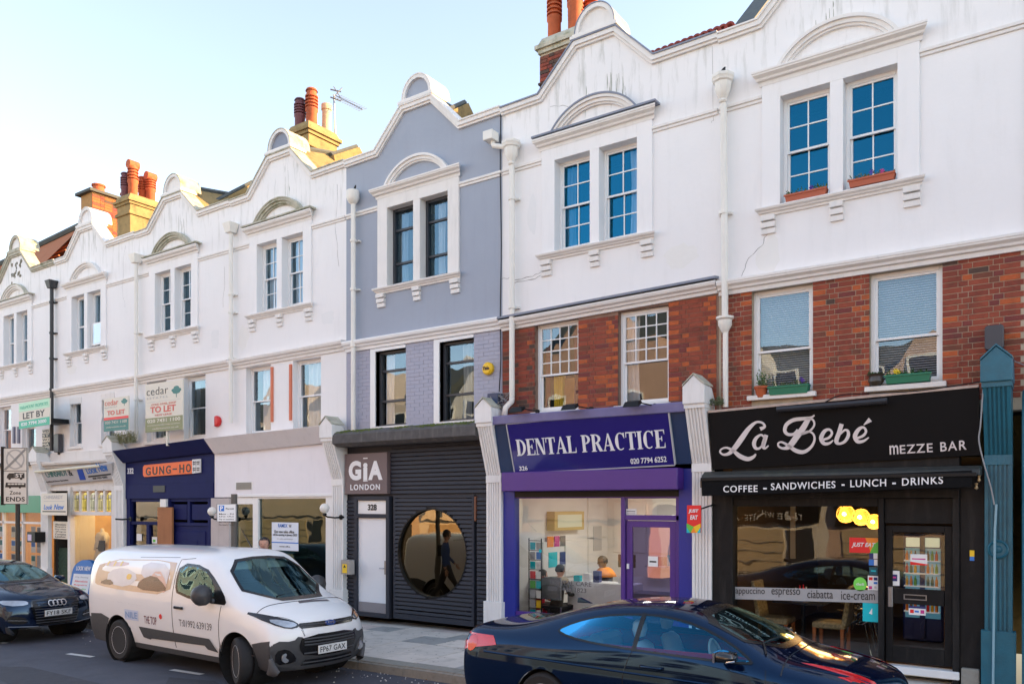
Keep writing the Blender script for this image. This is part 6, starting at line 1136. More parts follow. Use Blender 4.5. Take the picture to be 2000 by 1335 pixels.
# ---------------------------------------------------------------- interiors
def room(parent, x0, x1, y0, y1, z0, z1, mw, mf=None, mc=None, nm='interior'):
    m = MB(); m.quad((x0, y1, z0), (x1, y1, z0), (x1, y1, z1), (x0, y1, z1)); m.quad((x0, y0, z0), (x0, y1, z0), (x0, y1, z1), (x0, y0, z1)); m.quad((x1, y0, z0), (x1, y0, z1), (x1, y1, z1), (x1, y1, z0)); m.obj(nm + '_walls', mw, parent, fix=False)
    MB().quad((x0, y0, z0), (x1, y0, z0), (x1, y1, z0), (x0, y1, z0)).obj(nm + '_floor', mf or mw, parent, fix=False); MB().quad((x0, y0, z1), (x0, y1, z1), (x1, y1, z1), (x1, y0, z1)).obj(nm + '_ceiling', mc or mw, parent, fix=False)
def lamp(x, y, z, e, col=(1, .9, .75), size=.4, parent=None):
    l = bpy.data.lights.new('downlight', 'AREA'); l.energy = e; l.size = size; l.color = col; o = bpy.data.objects.new('downlight', l); COL.objects.link(o); o.location = (x, y, z); return o
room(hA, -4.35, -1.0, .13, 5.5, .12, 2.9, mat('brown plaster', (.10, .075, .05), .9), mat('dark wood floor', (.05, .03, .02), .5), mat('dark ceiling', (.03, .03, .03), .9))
WICK = mat('lit wicker', (.85, .45, .08), .6, var=.5, vscale=60, emit=(1, .42, .05), estr=1.0)
for k, (px, py, r_, Y, w_) in enumerate(((1652, 1003, .125, .55, 'largest and leftmost'), (1682, 1009, .12, .9, 'middle'), (1707, 1018, .11, 1.2, 'smallest, rightmost'))):
    x, z = P(px, py, Y); t = thing('pendant_lamp', '%s of the three glowing wicker globe lamps in the mezze bar' % w_, 'pendant lamp', (x, Y, z), group='wicker globe lamps')
    m = MB()
    for j in range(16):
        a = j * math.pi / 16 * 2; ax = Vector((math.cos(a), math.sin(a) * .7, math.sin(a * 3) * .6)).normalized(); u = ax.orthogonal().normalized(); v = ax.cross(u)
        m.tube([Vector((x, Y, z)) + (u * math.cos(t_) + v * math.sin(t_)) * r_ for t_ in [2 * math.pi * q / 20 for q in range(21)]], .004, 4, caps=False)
    m.obj('wicker_shade', WICK, t, fix=False); MB().lathe([(.001, -.8 * r_), (.6 * r_, -.55 * r_), (.82 * r_, 0), (.6 * r_, .55 * r_), (.001, .8 * r_)], (x, Y, z), 14).obj('glow_liner', mat('glowing liner', (.9, .5, .1), .8, emit=(1, .36, .03), estr=.75, var=0), t, smooth=True)
    MB().lathe([(.001, -.03), (.026, -.015), (.026, .015), (.001, .03)], (x, Y - r_ * .78, z), 10).obj('bulb', mat('bulb', (1, .9, .6), .3, emit=(1, .85, .45), estr=4, var=0), t, smooth=True); MB().tube([(x, Y, z + r_), (x, Y, 2.88)], .005, 5).obj('flex', BLACK, t)
    l = bpy.data.lights.new('bulb_light', 'POINT'); l.energy = 2.2; l.color = (1, .6, .25); l.shadow_soft_size = .12; lo = bpy.data.objects.new('bulb_light', l); COL.objects.link(lo); lo.location = (x, Y, z - .18)
PATT = mat('patterned upholstery', (.34, .30, .19), .9, var=.9, vscale=30, dirt=.9, dcol=(.04, .04, .03), streak=False); OAK = mat('orange oak', (.42, .14, .04), .5, var=.2)
def chair(x, y, rz, label, flip=1):
    t = thing('dining_chair', label, 'chair'); MB().box(-.22, .22, -.22, .22, .40, .49).obj('seat', PATT, t, bev=.02)
    m = MB(); m.add([(-.22, .17, .45), (.22, .17, .45), (.22, .24, .45), (-.22, .24, .45), (-.21, .27, 1.02), (.21, .27, 1.02), (.21, .33, 1.02), (-.21, .33, 1.02)], [(0, 3, 2, 1), (4, 5, 6, 7), (0, 1, 5, 4), (1, 2, 6, 5), (2, 3, 7, 6), (3, 0, 4, 7)]); m.obj('backrest', PATT, t, bev=.015)
    for sx in (-1, 1):
        for sy in (-1, 1): MB().box(sx * .19 - .022, sx * .19 + .022, sy * .19 - .022, sy * .19 + .022, 0, .41).obj('leg', OAK, t)
    t.location = (x, y, .13); t.rotation_euler = (0, 0, rz); return t
x1c, x2c = P(1520, 1225, .7)[0], P(1610, 1230, .7)[0]
chair(x1c, .62, R(90), 'patterned dining chair at the left of the table in the bar window'); chair(x2c + .12, .62, R(-90), 'patterned dining chair with back to the right in the bar window')
tx = (x1c + x2c) / 2 + .06; t = thing('cafe_table', 'small dark cafe table between the two patterned chairs in the bar window', 'table', (tx, .6, .13)); MB().box(tx - .36, tx + .36, .3, .9, .86, .89).obj('table_top', mat('dark table', (.03, .035, .05), .35), t, bev=.006); MB().tube([(tx, .6, .14), (tx, .6, .86)], .03, 10).obj('leg', BLACK, t); MB().lathe([(.22, .13), (.2, .16), (.03, .18)], (tx, .6, 0), 16).obj('base', BLACK, t)
cd_ = thing('condiment_box', 'pale blue box of red and white condiment bottles on the bar table', 'condiments', (tx, .5, .89)); MB().box(tx - .12, tx + .1, .42, .58, .89, .96).obj('box', pm_('pale blue box', (.35, .42, .65)), cd_)
for k, (dx, m_, h2) in enumerate(((-.08, PAPER, .15), (-.02, REDP, .19), (.03, REDP, .20), (.07, PAPER, .17))): MB().lathe([(.022, 0), (.022, h2 * .7), (.008, h2 * .85), (.008, h2), (.001, h2)], (tx + dx, .5, .93), 8).obj('bottle', m_, cd_)
CHR = mat('chrome tube', (.55, .55, .55), .2, metal=1.0); sx = x2c + .38
for k in range(4):
    m = MB(); z0 = .13 + k * .11; yo = 1.0 - k * .03; xx = sx + k * .05
    for s_ in (-.2, .2):
        m.tube([(xx - .22, yo + s_, z0), (xx - .12, yo + s_, z0 + .44), (xx + .15, yo + s_, z0 + .45), (xx + .24, yo + s_, z0)], .011, 6); m.tube([(xx + .05, yo + s_, z0 + .44), (xx + .13, yo + s_, z0 + .62), (xx - .22, yo + s_, z0 + .64)], .011, 6)
    for q in range(4): m.tube([(xx - .12 + q * .08, yo - .2, z0 + .45), (xx - .12 + q * .08, yo + .2, z0 + .45)], .012, 5)
    tag(m.obj('stacking_chair', CHR), 'metal stacking chair, %s of the stack of four in the bar window' % ('lowest', 'second from the bottom', 'third from the bottom', 'topmost')[k], 'chair', 'stacked metal chairs')
# fridge behind the door
fx0, fz1 = P(1762, 1043, 2.6); fx1, fz0 = P(1842, 1130, 2.6); t = thing('drinks_fridge', 'lit blue double door drinks fridge full of bottles behind the bar door', 'fridge', ((fx0 + fx1) / 2, 2.6, .13)); fz1 = P(1800, 1043, 2.6)[1]
MB().box(fx0, fx1, 2.65, 3.2, .13, fz1).obj('cabinet', NAVP, t, bev=.03); MB().box(fx0 + .04, fx1 - .04, 2.64, 2.65, .5, fz1 - .22).obj('lit_back', mat('lit fridge', (.3, .5, .55), .6, emit=(.06, .28, .42), estr=.10, var=.2), t); MB().box(fx0 + .05, fx1 - .05, 2.62, 2.64, fz1 - .2, fz1 - .05).obj('lit_header', mat('lit header', (.8, .8, .7), .5, emit=(.75, .9, .7), estr=.13, var=0), t, bev=.01)
MB().box((fx0 + fx1) / 2 - .035, (fx0 + fx1) / 2 + .035, 2.58, 2.64, .2, fz1 - .02).obj('door_edge', NAVP, t); rnd = random.Random(6); BT = [REDP, PAPER, DTG, YELP, mat('cola', (.04, .01, .01), .2), GRNP, ORNP]
for s_ in range(6):
    zz = .62 + s_ * .2
    if zz > fz1 - .4: break
    MB().box(fx0 + .04, fx1 - .04, 2.5, 2.64, zz - .02, zz).obj('shelf', mat('shelf light', (.7, .75, .8), .5, emit=(.8, .9, 1), estr=.06, var=0), t); xx = fx0 + .08
    while xx < fx1 - .06:
        if abs(xx - (fx0 + fx1) / 2) > .06: MB().lathe([(.022, 0), (.022, .09), (.009, .12), (.009, .15), (.001, .15)], (xx, 2.54, zz), 6).obj('bottle', rnd.choice(BT), t)
        xx += .06
MB().box(-1.55, -1.15, 1.2, 1.9, .13, 1.15).obj('counter', mat('worn wood', (.16, .08, .04), .6, var=.3), hA)
# ground floor party walls
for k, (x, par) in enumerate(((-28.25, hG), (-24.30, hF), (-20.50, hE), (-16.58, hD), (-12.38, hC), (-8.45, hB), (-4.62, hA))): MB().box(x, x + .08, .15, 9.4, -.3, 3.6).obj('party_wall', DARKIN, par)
# dental room
WHW = mat('white interior wall', (.74, .72, .70), .8, var=.04)
room(hB, -8.15, -4.85, .12, 3.6, .05, 2.6, WHW, mat('pale floor', (.45, .42, .38), .5), WHW)
for x in (-6.6, -5.9): lamp(x, 1.8, 2.57, 6.5, (1, .95, .88), .25); MB().lathe([(.07, 0), (.07, -.012), (.001, -.012)], (x, 1.8, 2.595), 14).obj('downlight_rim', mat('lit disc', (1, 1, .9), .3, emit=(1, .95, .8), estr=3, var=0), hB)
m = MB(); m.box(-7.55, -6.25, .95, 1.35, .05, .92); m.obj('reception_desk', mat('white laminate', (.70, .70, .72), .4), hB, bev=.01); MB().box(-6.24, -5.3, .8, 1.3, .05, .80).obj('side_desk', NAVYP, hB)
ya_, za_ = PX(1072, 1036, -8.1); yb_, zb_ = PX(1130, 1012, -8.1); sw_ = lambda yy, xx, zz: (xx, yy, zz)
MB().prism([(ya_, za_), (yb_, za_), (yb_, za_ + .36), (ya_, za_ + .36)], -8.15, -7.97, tf=sw_).obj('gilt_cabinet', mat('gilt frame', (.5, .36, .12), .5), hB, bev=.01); MB().prism([(ya_ + .1, za_ + .06), (yb_ - .1, za_ + .06), (yb_ - .1, za_ + .3), (ya_ + .1, za_ + .3)], -7.97, -7.965, tf=sw_).obj('pale_panel', pm_('pale picture', (.60, .62, .46)), hB)
for q0, q1, zz0, zz1 in ((.2, 1.0, 1.62, 2.5), (1.02, 1.8, 1.62, 2.5), (1.82, 2.7, 1.62, 2.5), (2.72, 3.5, 1.62, 2.5), (1.02, 1.8, .9, 1.6), (1.82, 2.7, .9, 1.6), (2.72, 3.5, .9, 1.6)):
    if not (q0 < 2.3 and zz1 > 2): MB().prism([(q0, zz0), (q1 - .02, zz0), (q1 - .02, zz1), (q0, zz1)], -8.15, -8.11, tf=sw_).obj('wall_panel', WHW, hB, bev=.006)
for k, (q0, zz0, w_, h2, m_) in enumerate(((1.15, 1.50, .22, .2, ORNP), (1.4, 1.50, .18, .2, PNKP), (1.62, 1.5, .18, .2, GRYP), (1.2, 1.12, .3, .28, CYP), (1.6, 1.15, .2, .24, NAVP), (2.9, 1.35, .35, .5, LGRY))): MB().prism([(q0, zz0), (q0 + w_, zz0), (q0 + w_, zz0 + h2), (q0, zz0 + h2)], -8.11, -8.10, tf=sw_).obj('wall_card', m_, hB)
for k in range(5): x = -8.0 + k * .75; MB().box(x + .01, x + .74, 3.50 if False else 3.57, 3.6, 1.3, 2.35).obj('cupboard_door', WHW, hB, bev=.006)
for k in range(3): MB().box(-7.1 + k * .5, -6.65 + k * .5, 3.2, 3.57, 1.05, 1.08).obj('wall_shelf', LGRY, hB)
for k in range(7): MB().box(-7.05 + k * .19, -6.93 + k * .19, 3.3, 3.5, 1.08, 1.2 + .05 * (k % 3)).obj('folder', [REDP, NAVP, CYP, YELP, LGRY, DTG, PNKP][k], hB)
for k in range(3): MB().box(-7.45 + k * .2, -7.33 + k * .2, 1.0, 1.1, .92, 1.02 + .05 * k).obj('desk_box', [CYP, PAPER, NAVP][k], hB)
MB().box(-6.55, -6.3, .98, 1.0, .93, 1.08).obj('desk_card', PAPER, hB)
cr = thing('leaflet_rack', 'tall wire rack of leaflets at the left of the dental shop window', 'rack', (-7.85, .4, .05)); m = MB()
for x in (-7.98, -7.72): m.tube([(x, .35, .05), (x, .35, 1.7)], .01, 5)
for k in range(9): m.tube([(-7.98, .35, .3 + k * .17), (-7.72, .35, .3 + k * .17)], .006, 5)
m.obj('wire_frame', BLACK, cr); rnd = random.Random(12)
for k in range(8):
    for j in range(2): MB().box(-7.97 + j * .13, -7.86 + j * .13, .37, .375, .31 + k * .17, .44 + k * .17).obj('leaflet', rnd.choice([REDP, GRNP, PAPER, CYP, YELP, LGRY, BLUP]), cr)
mo_ = thing('monitor', 'dark computer monitor on the dental reception desk', 'monitor', (-6.9, 2.1, 1.05)); MB().box(-7.1, -6.75, 2.05, 2.08, 1.12, 1.36).obj('screen', BLACK, mo_); MB().box(-6.96, -6.9, 2.06, 2.1, 1.05, 1.14).obj('stand', BLACK, mo_)
# dress shop and office rooms
AMB = mat('amber shop wall', (.55, .36, .12), .8, var=.5, vscale=2); room(hF, -23.0, -20.7, .12, 2.2, -.1, 2.7, AMB); lamp(-22, 1.0, 2.6, 14, (1, .62, .22), .5)
room(hG, -28.1, -24.7, .3, 3.0, -.2, 2.4, mat('orange office wall', (.60, .40, .22), .8, var=.3, vscale=2)); lamp(-26.5, 1.2, 2.3, 16, (1, .68, .36), .6)
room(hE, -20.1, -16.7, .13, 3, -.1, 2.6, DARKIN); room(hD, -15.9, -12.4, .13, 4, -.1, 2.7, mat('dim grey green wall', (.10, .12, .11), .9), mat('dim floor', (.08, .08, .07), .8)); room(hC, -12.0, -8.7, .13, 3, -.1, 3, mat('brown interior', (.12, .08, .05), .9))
mn = thing('mannequin', 'pale headless mannequin in a grey white lace dress in the dress shop window', 'mannequin', (P(200, 1090, .45)[0], .45, .2)); X = mn.location.x
MB().lathe([(.30, .25), (.27, .5), (.20, .9), (.15, 1.08), (.17, 1.22), (.19, 1.38), (.14, 1.5), (.05, 1.54), (.045, 1.62), (.001, 1.63)], (X, .45, 0), 18).obj('dress', mat('lace dress', (.50, .47, .46), .9, var=.25, vscale=20), mn, smooth=True); m = MB()
for s_ in (-1, 1): m.tube([(X + s_ * .16, .45, 1.44), (X + s_ * .24, .42, 1.2), (X + s_ * .22, .36, 1.02)], [.05, .055, .04], 8)
m.obj('sleeve', MATS['lace dress'], mn, smooth=True); MB().tube([(X, .45, -.1), (X, .45, .3)], .02, 6).obj('stand', OAK, mn)
for k in range(7): MB().box(-22.9 + k * .3, -22.72 + k * .3, 1.6, 1.64, .6 + .15 * (k % 3), 1.9 - .1 * (k % 2)).obj('garment', [CURT_R, MOSS, CURT_B, TERRA, NET, CURT_O, LEAD][k], hF, bev=.015)
for k in range(4): o = MB().box(-22.8 + k * .35, -22.6 + k * .35, 1.2, 1.25, .3 + .2 * (k % 2), 1.3).obj('garment', [CURT_O, TERRA, GOLDR, CURT_W][k], hF)
MB().box(-22.35, -21.95, .3, .33, 1.0, 1.3).obj('framed_notice', BLACK, hF)
# ---------------------------------------------------------------- people
def skin_body(name, verts, edges, mat_, parent, sub=2, smooth=True):
    me = bpy.data.meshes.new(name); me.from_pydata([v[:3] for v in verts], edges, []); o = bpy.data.objects.new(name, me); COL.objects.link(o)
    md = o.modifiers.new('s', 'SKIN'); md.use_smooth_shade = True
    for i, v in enumerate(verts): me.skin_vertices[0].data[i].radius = (v[3], v[4] if len(v) > 4 else v[3])
    me.skin_vertices[0].data[0].use_root = True
    o.modifiers.new('u', 'SUBSURF').levels = sub
    nm = bpy.data.meshes.new_from_object(o.evaluated_get(bpy.context.evaluated_depsgraph_get())); bpy.data.objects.remove(o); nm.materials.clear(); nm.materials.append(mat_); nm.name = name
    return link(name, nm, parent)
SKIN_D = mat('brown skin', (.16, .075, .045), .55, var=.08); SKIN_L = mat('pale skin', (.55, .30, .22), .55, var=.08); HAIRB = mat('black hair', (.012, .010, .010), .6, var=.2, vscale=60, bump=.6, bscale=120)
def head(parent, c, s, skin, hair=HAIRB, face=(0, -1), bun=False, long_=False):
    """egg skull with brow, nose, lips, ears and hair; c = centre, s = height"""
    f = Vector((face[0], face[1], 0)).normalized(); rt = Vector((-f.y, f.x, 0)); c = Vector(c); L = lambda a, b, d: c + f * a * s + rt * b * s + Vector((0, 0, d * s))
    m = MB(); n = 16
    prof = [(-.5, .06, .08), (-.46, .16, .16), (-.36, .24, .27), (-.2, .30, .33), (0, .345, .40), (.2, .36, .41), (.36, .31, .35), (.46, .19, .22), (.5, .01, .01)]
    for (z, rx, ry) in prof:
        for k in range(n): a = 2 * math.pi * k / n; m.v.append(tuple(L(ry * math.cos(a) * (1 if math.cos(a) > 0 else 1.05) , rx * math.sin(a), z)))
    for i in range(len(prof) - 1):
        for k in range(n): m.f.append((i * n + k, i * n + (k + 1) % n, (i + 1) * n + (k + 1) % n, (i + 1) * n + k)); m.m.append(0)
    m.f.append(tuple(range(n))); m.m.append(0)
    m.add([L(.38, -.02, .08), L(.38, .02, .08), L(.50, .05, -.10), L(.50, -.05, -.10), L(.37, 0, -.14)], [(0, 1, 2, 3), (3, 2, 4), (0, 3, 4), (1, 4, 2)])
    for sd in (-1, 1): m.tube([L(-.03, sd * .34, .08), L(-.05, sd * .385, .0), L(0, sd * .35, -.1)], s * .035, 6)
    o = m.obj('head', skin, parent, smooth=True)
    q = MB(); q.tube([L(.33, -.09, -.25), L(.36, 0, -.24), L(.33, .09, -.25)], s * .022, 6); q.obj('lips', mat('lip', (.35, .10, .08), .5), o, smooth=True)
    q = MB()
    for sd in (-1, 1): q.lathe([(.001, -.03 * s), (.035 * s, 0), (.001, .03 * s)], L(.36, sd * .13, .03), 8)
    q.obj('eye', BLACK, o, smooth=True)
    h = MB(); rows = 7
    for i in range(rows + 1):
        ph = (i / rows) * 2.0
        for k in range(20):
            a = 2 * math.pi * k / 20; lim = ph * (0.55 if math.cos(a) > .45 else 1.0); rr = math.sin(lim); zz = math.cos(lim)
            w_ = 1 + .03 * math.sin(k * 5 + i * 3); h.v.append(tuple(L(rr * .455 * math.cos(a) * w_ - .02, rr * .405 * math.sin(a) * w_, .10 + zz * .45)))
    for i in range(rows):
        for k in range(20): h.f.append((i * 20 + k, i * 20 + (k + 1) % 20, (i + 1) * 20 + (k + 1) % 20, (i + 1) * 20 + k)); h.m.append(0)
    if bun: h.lathe([(.001, -.14 * s), (.15 * s, 0), (.001, .14 * s)], L(-.25, 0, .5), 10)
    h.obj('hair', hair, parent, smooth=True)
def person(label, loc, rz, shirt, trousers, skin, pose, hair=HAIRB, H=1.65, bun=False):
    t = thing('person', label, 'person'); s = H / 1.75
    if pose == 'walk': J = dict(pel=(0, 0, .93), ch=(0, .02, 1.30), nk=(0, .0, 1.50), hips=.10, kn=((.09, -.22, .52), (-.09, .12, .50)), an=((.09, -.28, .10), (-.09, .42, .18)), el=((.24, .12, 1.14), (-.24, -.10, 1.14)), ha=((.22, .06, .88), (-.22, -.26, .96)))
    elif pose == 'sit': J = dict(pel=(0, 0, .52), ch=(0, -.04, .88), nk=(0, -.06, 1.08), hips=.10, kn=((.12, -.42, .52), (-.12, -.42, .52)), an=((.12, -.42, .10), (-.12, -.42, .10)), el=((.26, -.10, .76), (-.26, -.10, .76)), ha=((.14, -.34, .74), (-.14, -.34, .74)))
    else: J = dict(pel=(0, 0, .93), ch=(0, .01, 1.30), nk=(0, -.01, 1.50), hips=.10, kn=((.10, -.02, .50), (-.10, .02, .50)), an=((.10, 0, .08), (-.10, .04, .08)), el=((.25, .03, 1.14), (-.25, .0, 1.14)), ha=((.25, -.06, .88), (-.25, -.08, .90)))
    S3 = lambda p: tuple(c * s for c in p)
    V = [(*S3(J['pel']), .15 * s, .11 * s), (*S3(tuple((a + b) / 2 for a, b in zip(J['pel'], J['ch']))), .13 * s, .10 * s), (*S3(J['ch']), .165 * s, .115 * s), (*S3(tuple(J['nk'][i] - (.05 if i == 2 else 0) for i in range(3))), .068 * s)]; E_ = [(0, 1), (1, 2), (2, 3)]
    hd = (J['nk'][0], J['nk'][1] - .02, J['nk'][2] + .06); V.append((*S3(hd), .06 * s)); E_.append((3, 4))
    for k, sd in enumerate((1, -1)):
        i = len(V); sh = (sd * .18, J['ch'][1], J['ch'][2] + .10); V += [(*S3(sh), .06 * s), (*S3(J['el'][k]), .042 * s), (*S3(J['ha'][k]), .030 * s)]; E_ += [(2, i), (i, i + 1), (i + 1, i + 2)]
        i = len(V); V += [(*S3((sd * .10, J['pel'][1], J['pel'][2] - .06)), .088 * s), (*S3(J['kn'][k]), .058 * s), (*S3(J['an'][k]), .040 * s), (*S3((J['an'][k][0], J['an'][k][1] - .14, max(.03, J['an'][k][2] - .06))), .035 * s)]; E_ += [(0, i), (i, i + 1), (i + 1, i + 2), (i + 2, i + 3)]
    b = skin_body('body', V, E_, shirt, t)
    me = b.data; me.materials.append(trousers); me.materials.append(skin); me.materials.append(BLACK); zp = (J['pel'][2] + .02) * s
    for p in me.polygons:
        c = p.center; k = 0
        if pose == 'sit': k = 1 if (c.z < zp + .02 and (c.y < -.08 or c.z < .48 * s)) and abs(c.x) < .24 else 0
        elif c.z < zp and abs(c.x) < .20 * s: k = 1
        if c.z < .11 * s: k = 3
        if c.z > (J['nk'][2] - .02) * s: k = 2
        for q in J['ha']:
            if (Vector(S3(q)) - c).length < .06 * s: k = 2
        p.material_index = k
    for k, sd in enumerate((1, -1)):              # hands with five separate fingers
        w_ = Vector(S3(J['ha'][k])); e = Vector(S3(J['el'][k])); d = (w_ - e).normalized(); side = Vector((0, 1, 0)) if abs(d.y) < .7 else Vector((1, 0, 0)); pn_ = d.cross(side).normalized(); side = pn_.cross(d).normalized(); hv = [(*(w_ + d * .0), .024, .016), (*(w_ + d * .05 * s), .034, .014)]; he = [(0, 1)]
        for j, (o_, l_) in enumerate(((-.030, .060), (-.011, .070), (.009, .066), (.028, .052))):
            i = len(hv); a = w_ + d * .085 * s + side * o_; hv += [(*a, .0095), (*(a + d * l_ * .5 - pn_ * sd * .008), .0085), (*(a + d * l_ - pn_ * sd * .024), .007)]; he += [(1, i), (i, i + 1), (i + 1, i + 2)]
        i = len(hv); a = w_ + d * .03 * s - side * .035; hv += [(*a, .011), (*(a + d * .035 - side * .02), .0095), (*(a + d * .06 - side * .022), .008)]; he += [(0, i), (i, i + 1), (i + 1, i + 2)]
        skin_body('hand', hv, he, skin, t, 1)
    c = Vector(S3(hd)); head(t, (c.x, c.y - .01, c.z + .075 * s), .235 * s, skin, hair, bun=bun)
    t.location = loc; t.rotation_euler = (0, 0, rz); return t
BLT = mat('blue jacket', (.02, .06, .20), .8); DKT = mat('dark trousers', (.02, .02, .025), .8); BLKT = mat('black tunic', (.02, .018, .02), .8)
Yp = -2.45; Xp = P(517, 1070, Yp)[0]
person('pedestrian behind the white van, only dark hair and forehead showing over the roof', (Xp, Yp, gz(Xp)), R(40), BLT, DKT, SKIN_L, 'walk', H=1.77)
Yr = 1.55; Xr = P(1184, 1110, Yr)[0]
person('receptionist in black with an orange scarf seated at the dental desk', (Xr, Yr, .06), R(-25), BLKT, DKT, SKIN_D, 'sit', H=1.70)
sc_ = MB(); sc_.lathe([(.09, 1.12), (.13, 1.09), (.18, 1.03), (.22, .96)], (Xr, Yr - .05, .03), 16); tag(sc_.obj('scarf', mat('orange scarf', (.85, .25, .02), .8, var=.3, vscale=10), smooth=True), 'orange yellow scarf round the receptionist shoulders', 'scarf')
Ys = .75; Xs = P(1088, 1160, Ys)[0]
person('person with black hair seated in a grey chair with back to the dental window', (Xs, Ys, .0), R(165), mat('grey fur collar coat', (.05, .045, .04), .9), DKT, SKIN_L, 'sit', H=1.6)
person('person in red seated beside the grey chair inside the dental window', (P(1052, 1170, .9)[0], .9, -.12), R(150), mat('red coat', (.55, .01, .03), .8), DKT, SKIN_L, 'sit', H=1.6)
fc = MB(); fc.lathe([(.17, 1.0), (.21, .96), (.20, .90)], (Xs, Ys, .0), 14); tag(fc.obj('fur_collar', mat('pale fur', (.40, .33, .24), .95, var=.5, vscale=50, bump=1, bscale=90), smooth=True), 'pale fur collar of the seated person in the dental window', 'collar')
for k, (xx, yy) in enumerate(((Xs, Ys - .22), (P(1052, 1170, .9)[0], .68))):
    t = thing('office_chair', 'grey mesh backed chair with pale frame, %s of two in the dental window' % ('right one' if k == 0 else 'left one'), 'chair', (xx, yy, .05)); m = MB(); frame(m, xx - .22, xx + .22, .62, 1.02, yy - .02, yy + .01, .02); m.obj('back_frame', CHR, t); MB().box(xx - .2, xx + .2, yy - .008, yy, .64, 1.0).obj('backrest', GRYP if k == 0 else LGRY, t); MB().box(xx - .22, xx + .22, yy, yy + .44, .46, .50).obj('seat', BLACK, t)
    for sx_ in (-1, 1):
        for q in (0, .42): MB().tube([(xx + sx_ * .21, yy + q, .05), (xx + sx_ * .21, yy + q, .5)], .012, 6).obj('leg', CHR, t)
# ---------------------------------------------------------------- vehicles
def catmull_grid(rows, sub=2):
    """rows[i][j] = (x, y, z) for the right hand side (y >= 0), j from sill to roof centre -> mirrored, subdivided body mesh"""
    me = bpy.data.meshes.new('b'); n = len(rows[0]); V = []; Fc = []; m = 2 * n - 1
    for r in rows: V += [(x, -y, z) for x, y, z in r] + [(x, y, z) for x, y, z in reversed(r[:-1])]
    for i in range(len(rows) - 1):
        for j in range(m - 1): Fc.append((i * m + j, (i + 1) * m + j, (i + 1) * m + j + 1, i * m + j + 1))
    me.from_pydata(V, [], Fc); o = bpy.data.objects.new('b', me); COL.objects.link(o); s = o.modifiers.new('s', 'SUBSURF'); s.levels = sub; s.boundary_smooth = 'PRESERVE_CORNERS'
    r = bpy.data.meshes.new_from_object(o.evaluated_get(bpy.context.evaluated_depsgraph_get())); bpy.data.objects.remove(o); return r
def dense(poly, step=.03, closed=True):
    out = []; n = len(poly)
    for i in range(n if closed else n - 1):
        a, b = Vector(poly[i]), Vector(poly[(i + 1) % n]); k = max(1, int((b - a).length / step))
        for j in range(k): out.append(tuple(a + (b - a) * j / k))
    if not closed: out.append(tuple(poly[-1]))
    return out
def smooth_poly(poly, it=2):
    for _ in range(it): poly = [q for i in range(len(poly)) for q in (tuple(.75 * a + .25 * b for a, b in zip(poly[i], poly[(i + 1) % len(poly)])), tuple(.25 * a + .75 * b for a, b in zip(poly[i], poly[(i + 1) % len(poly)])))]
    return poly
def inpoly(x, y, p):
    c = False; n = len(p)
    for i in range(n):
        x1, y1, x2, y2 = *p[i], *p[i - 1]
        if (y1 > y) != (y2 > y) and x < (x2 - x1) * (y - y1) / (y2 - y1) + x1: c = not c
    return c
def inset(poly, d):
    n = len(poly); a = sum(poly[i][0] * poly[(i + 1) % n][1] - poly[(i + 1) % n][0] * poly[i][1] for i in range(n)); sg_ = 1 if a > 0 else -1; out = []
    for i in range(n):
        p0, p1, p2 = Vector(poly[i - 1]), Vector(poly[i]), Vector(poly[(i + 1) % n]); n0 = Vector((-(p1 - p0).y, (p1 - p0).x)).normalized() * sg_; n1 = Vector((-(p2 - p1).y, (p2 - p1).x)).normalized() * sg_; m = (n0 + n1).normalized(); out.append(tuple(p1 + m * d / max(.4, m.dot(n0))))
    return out
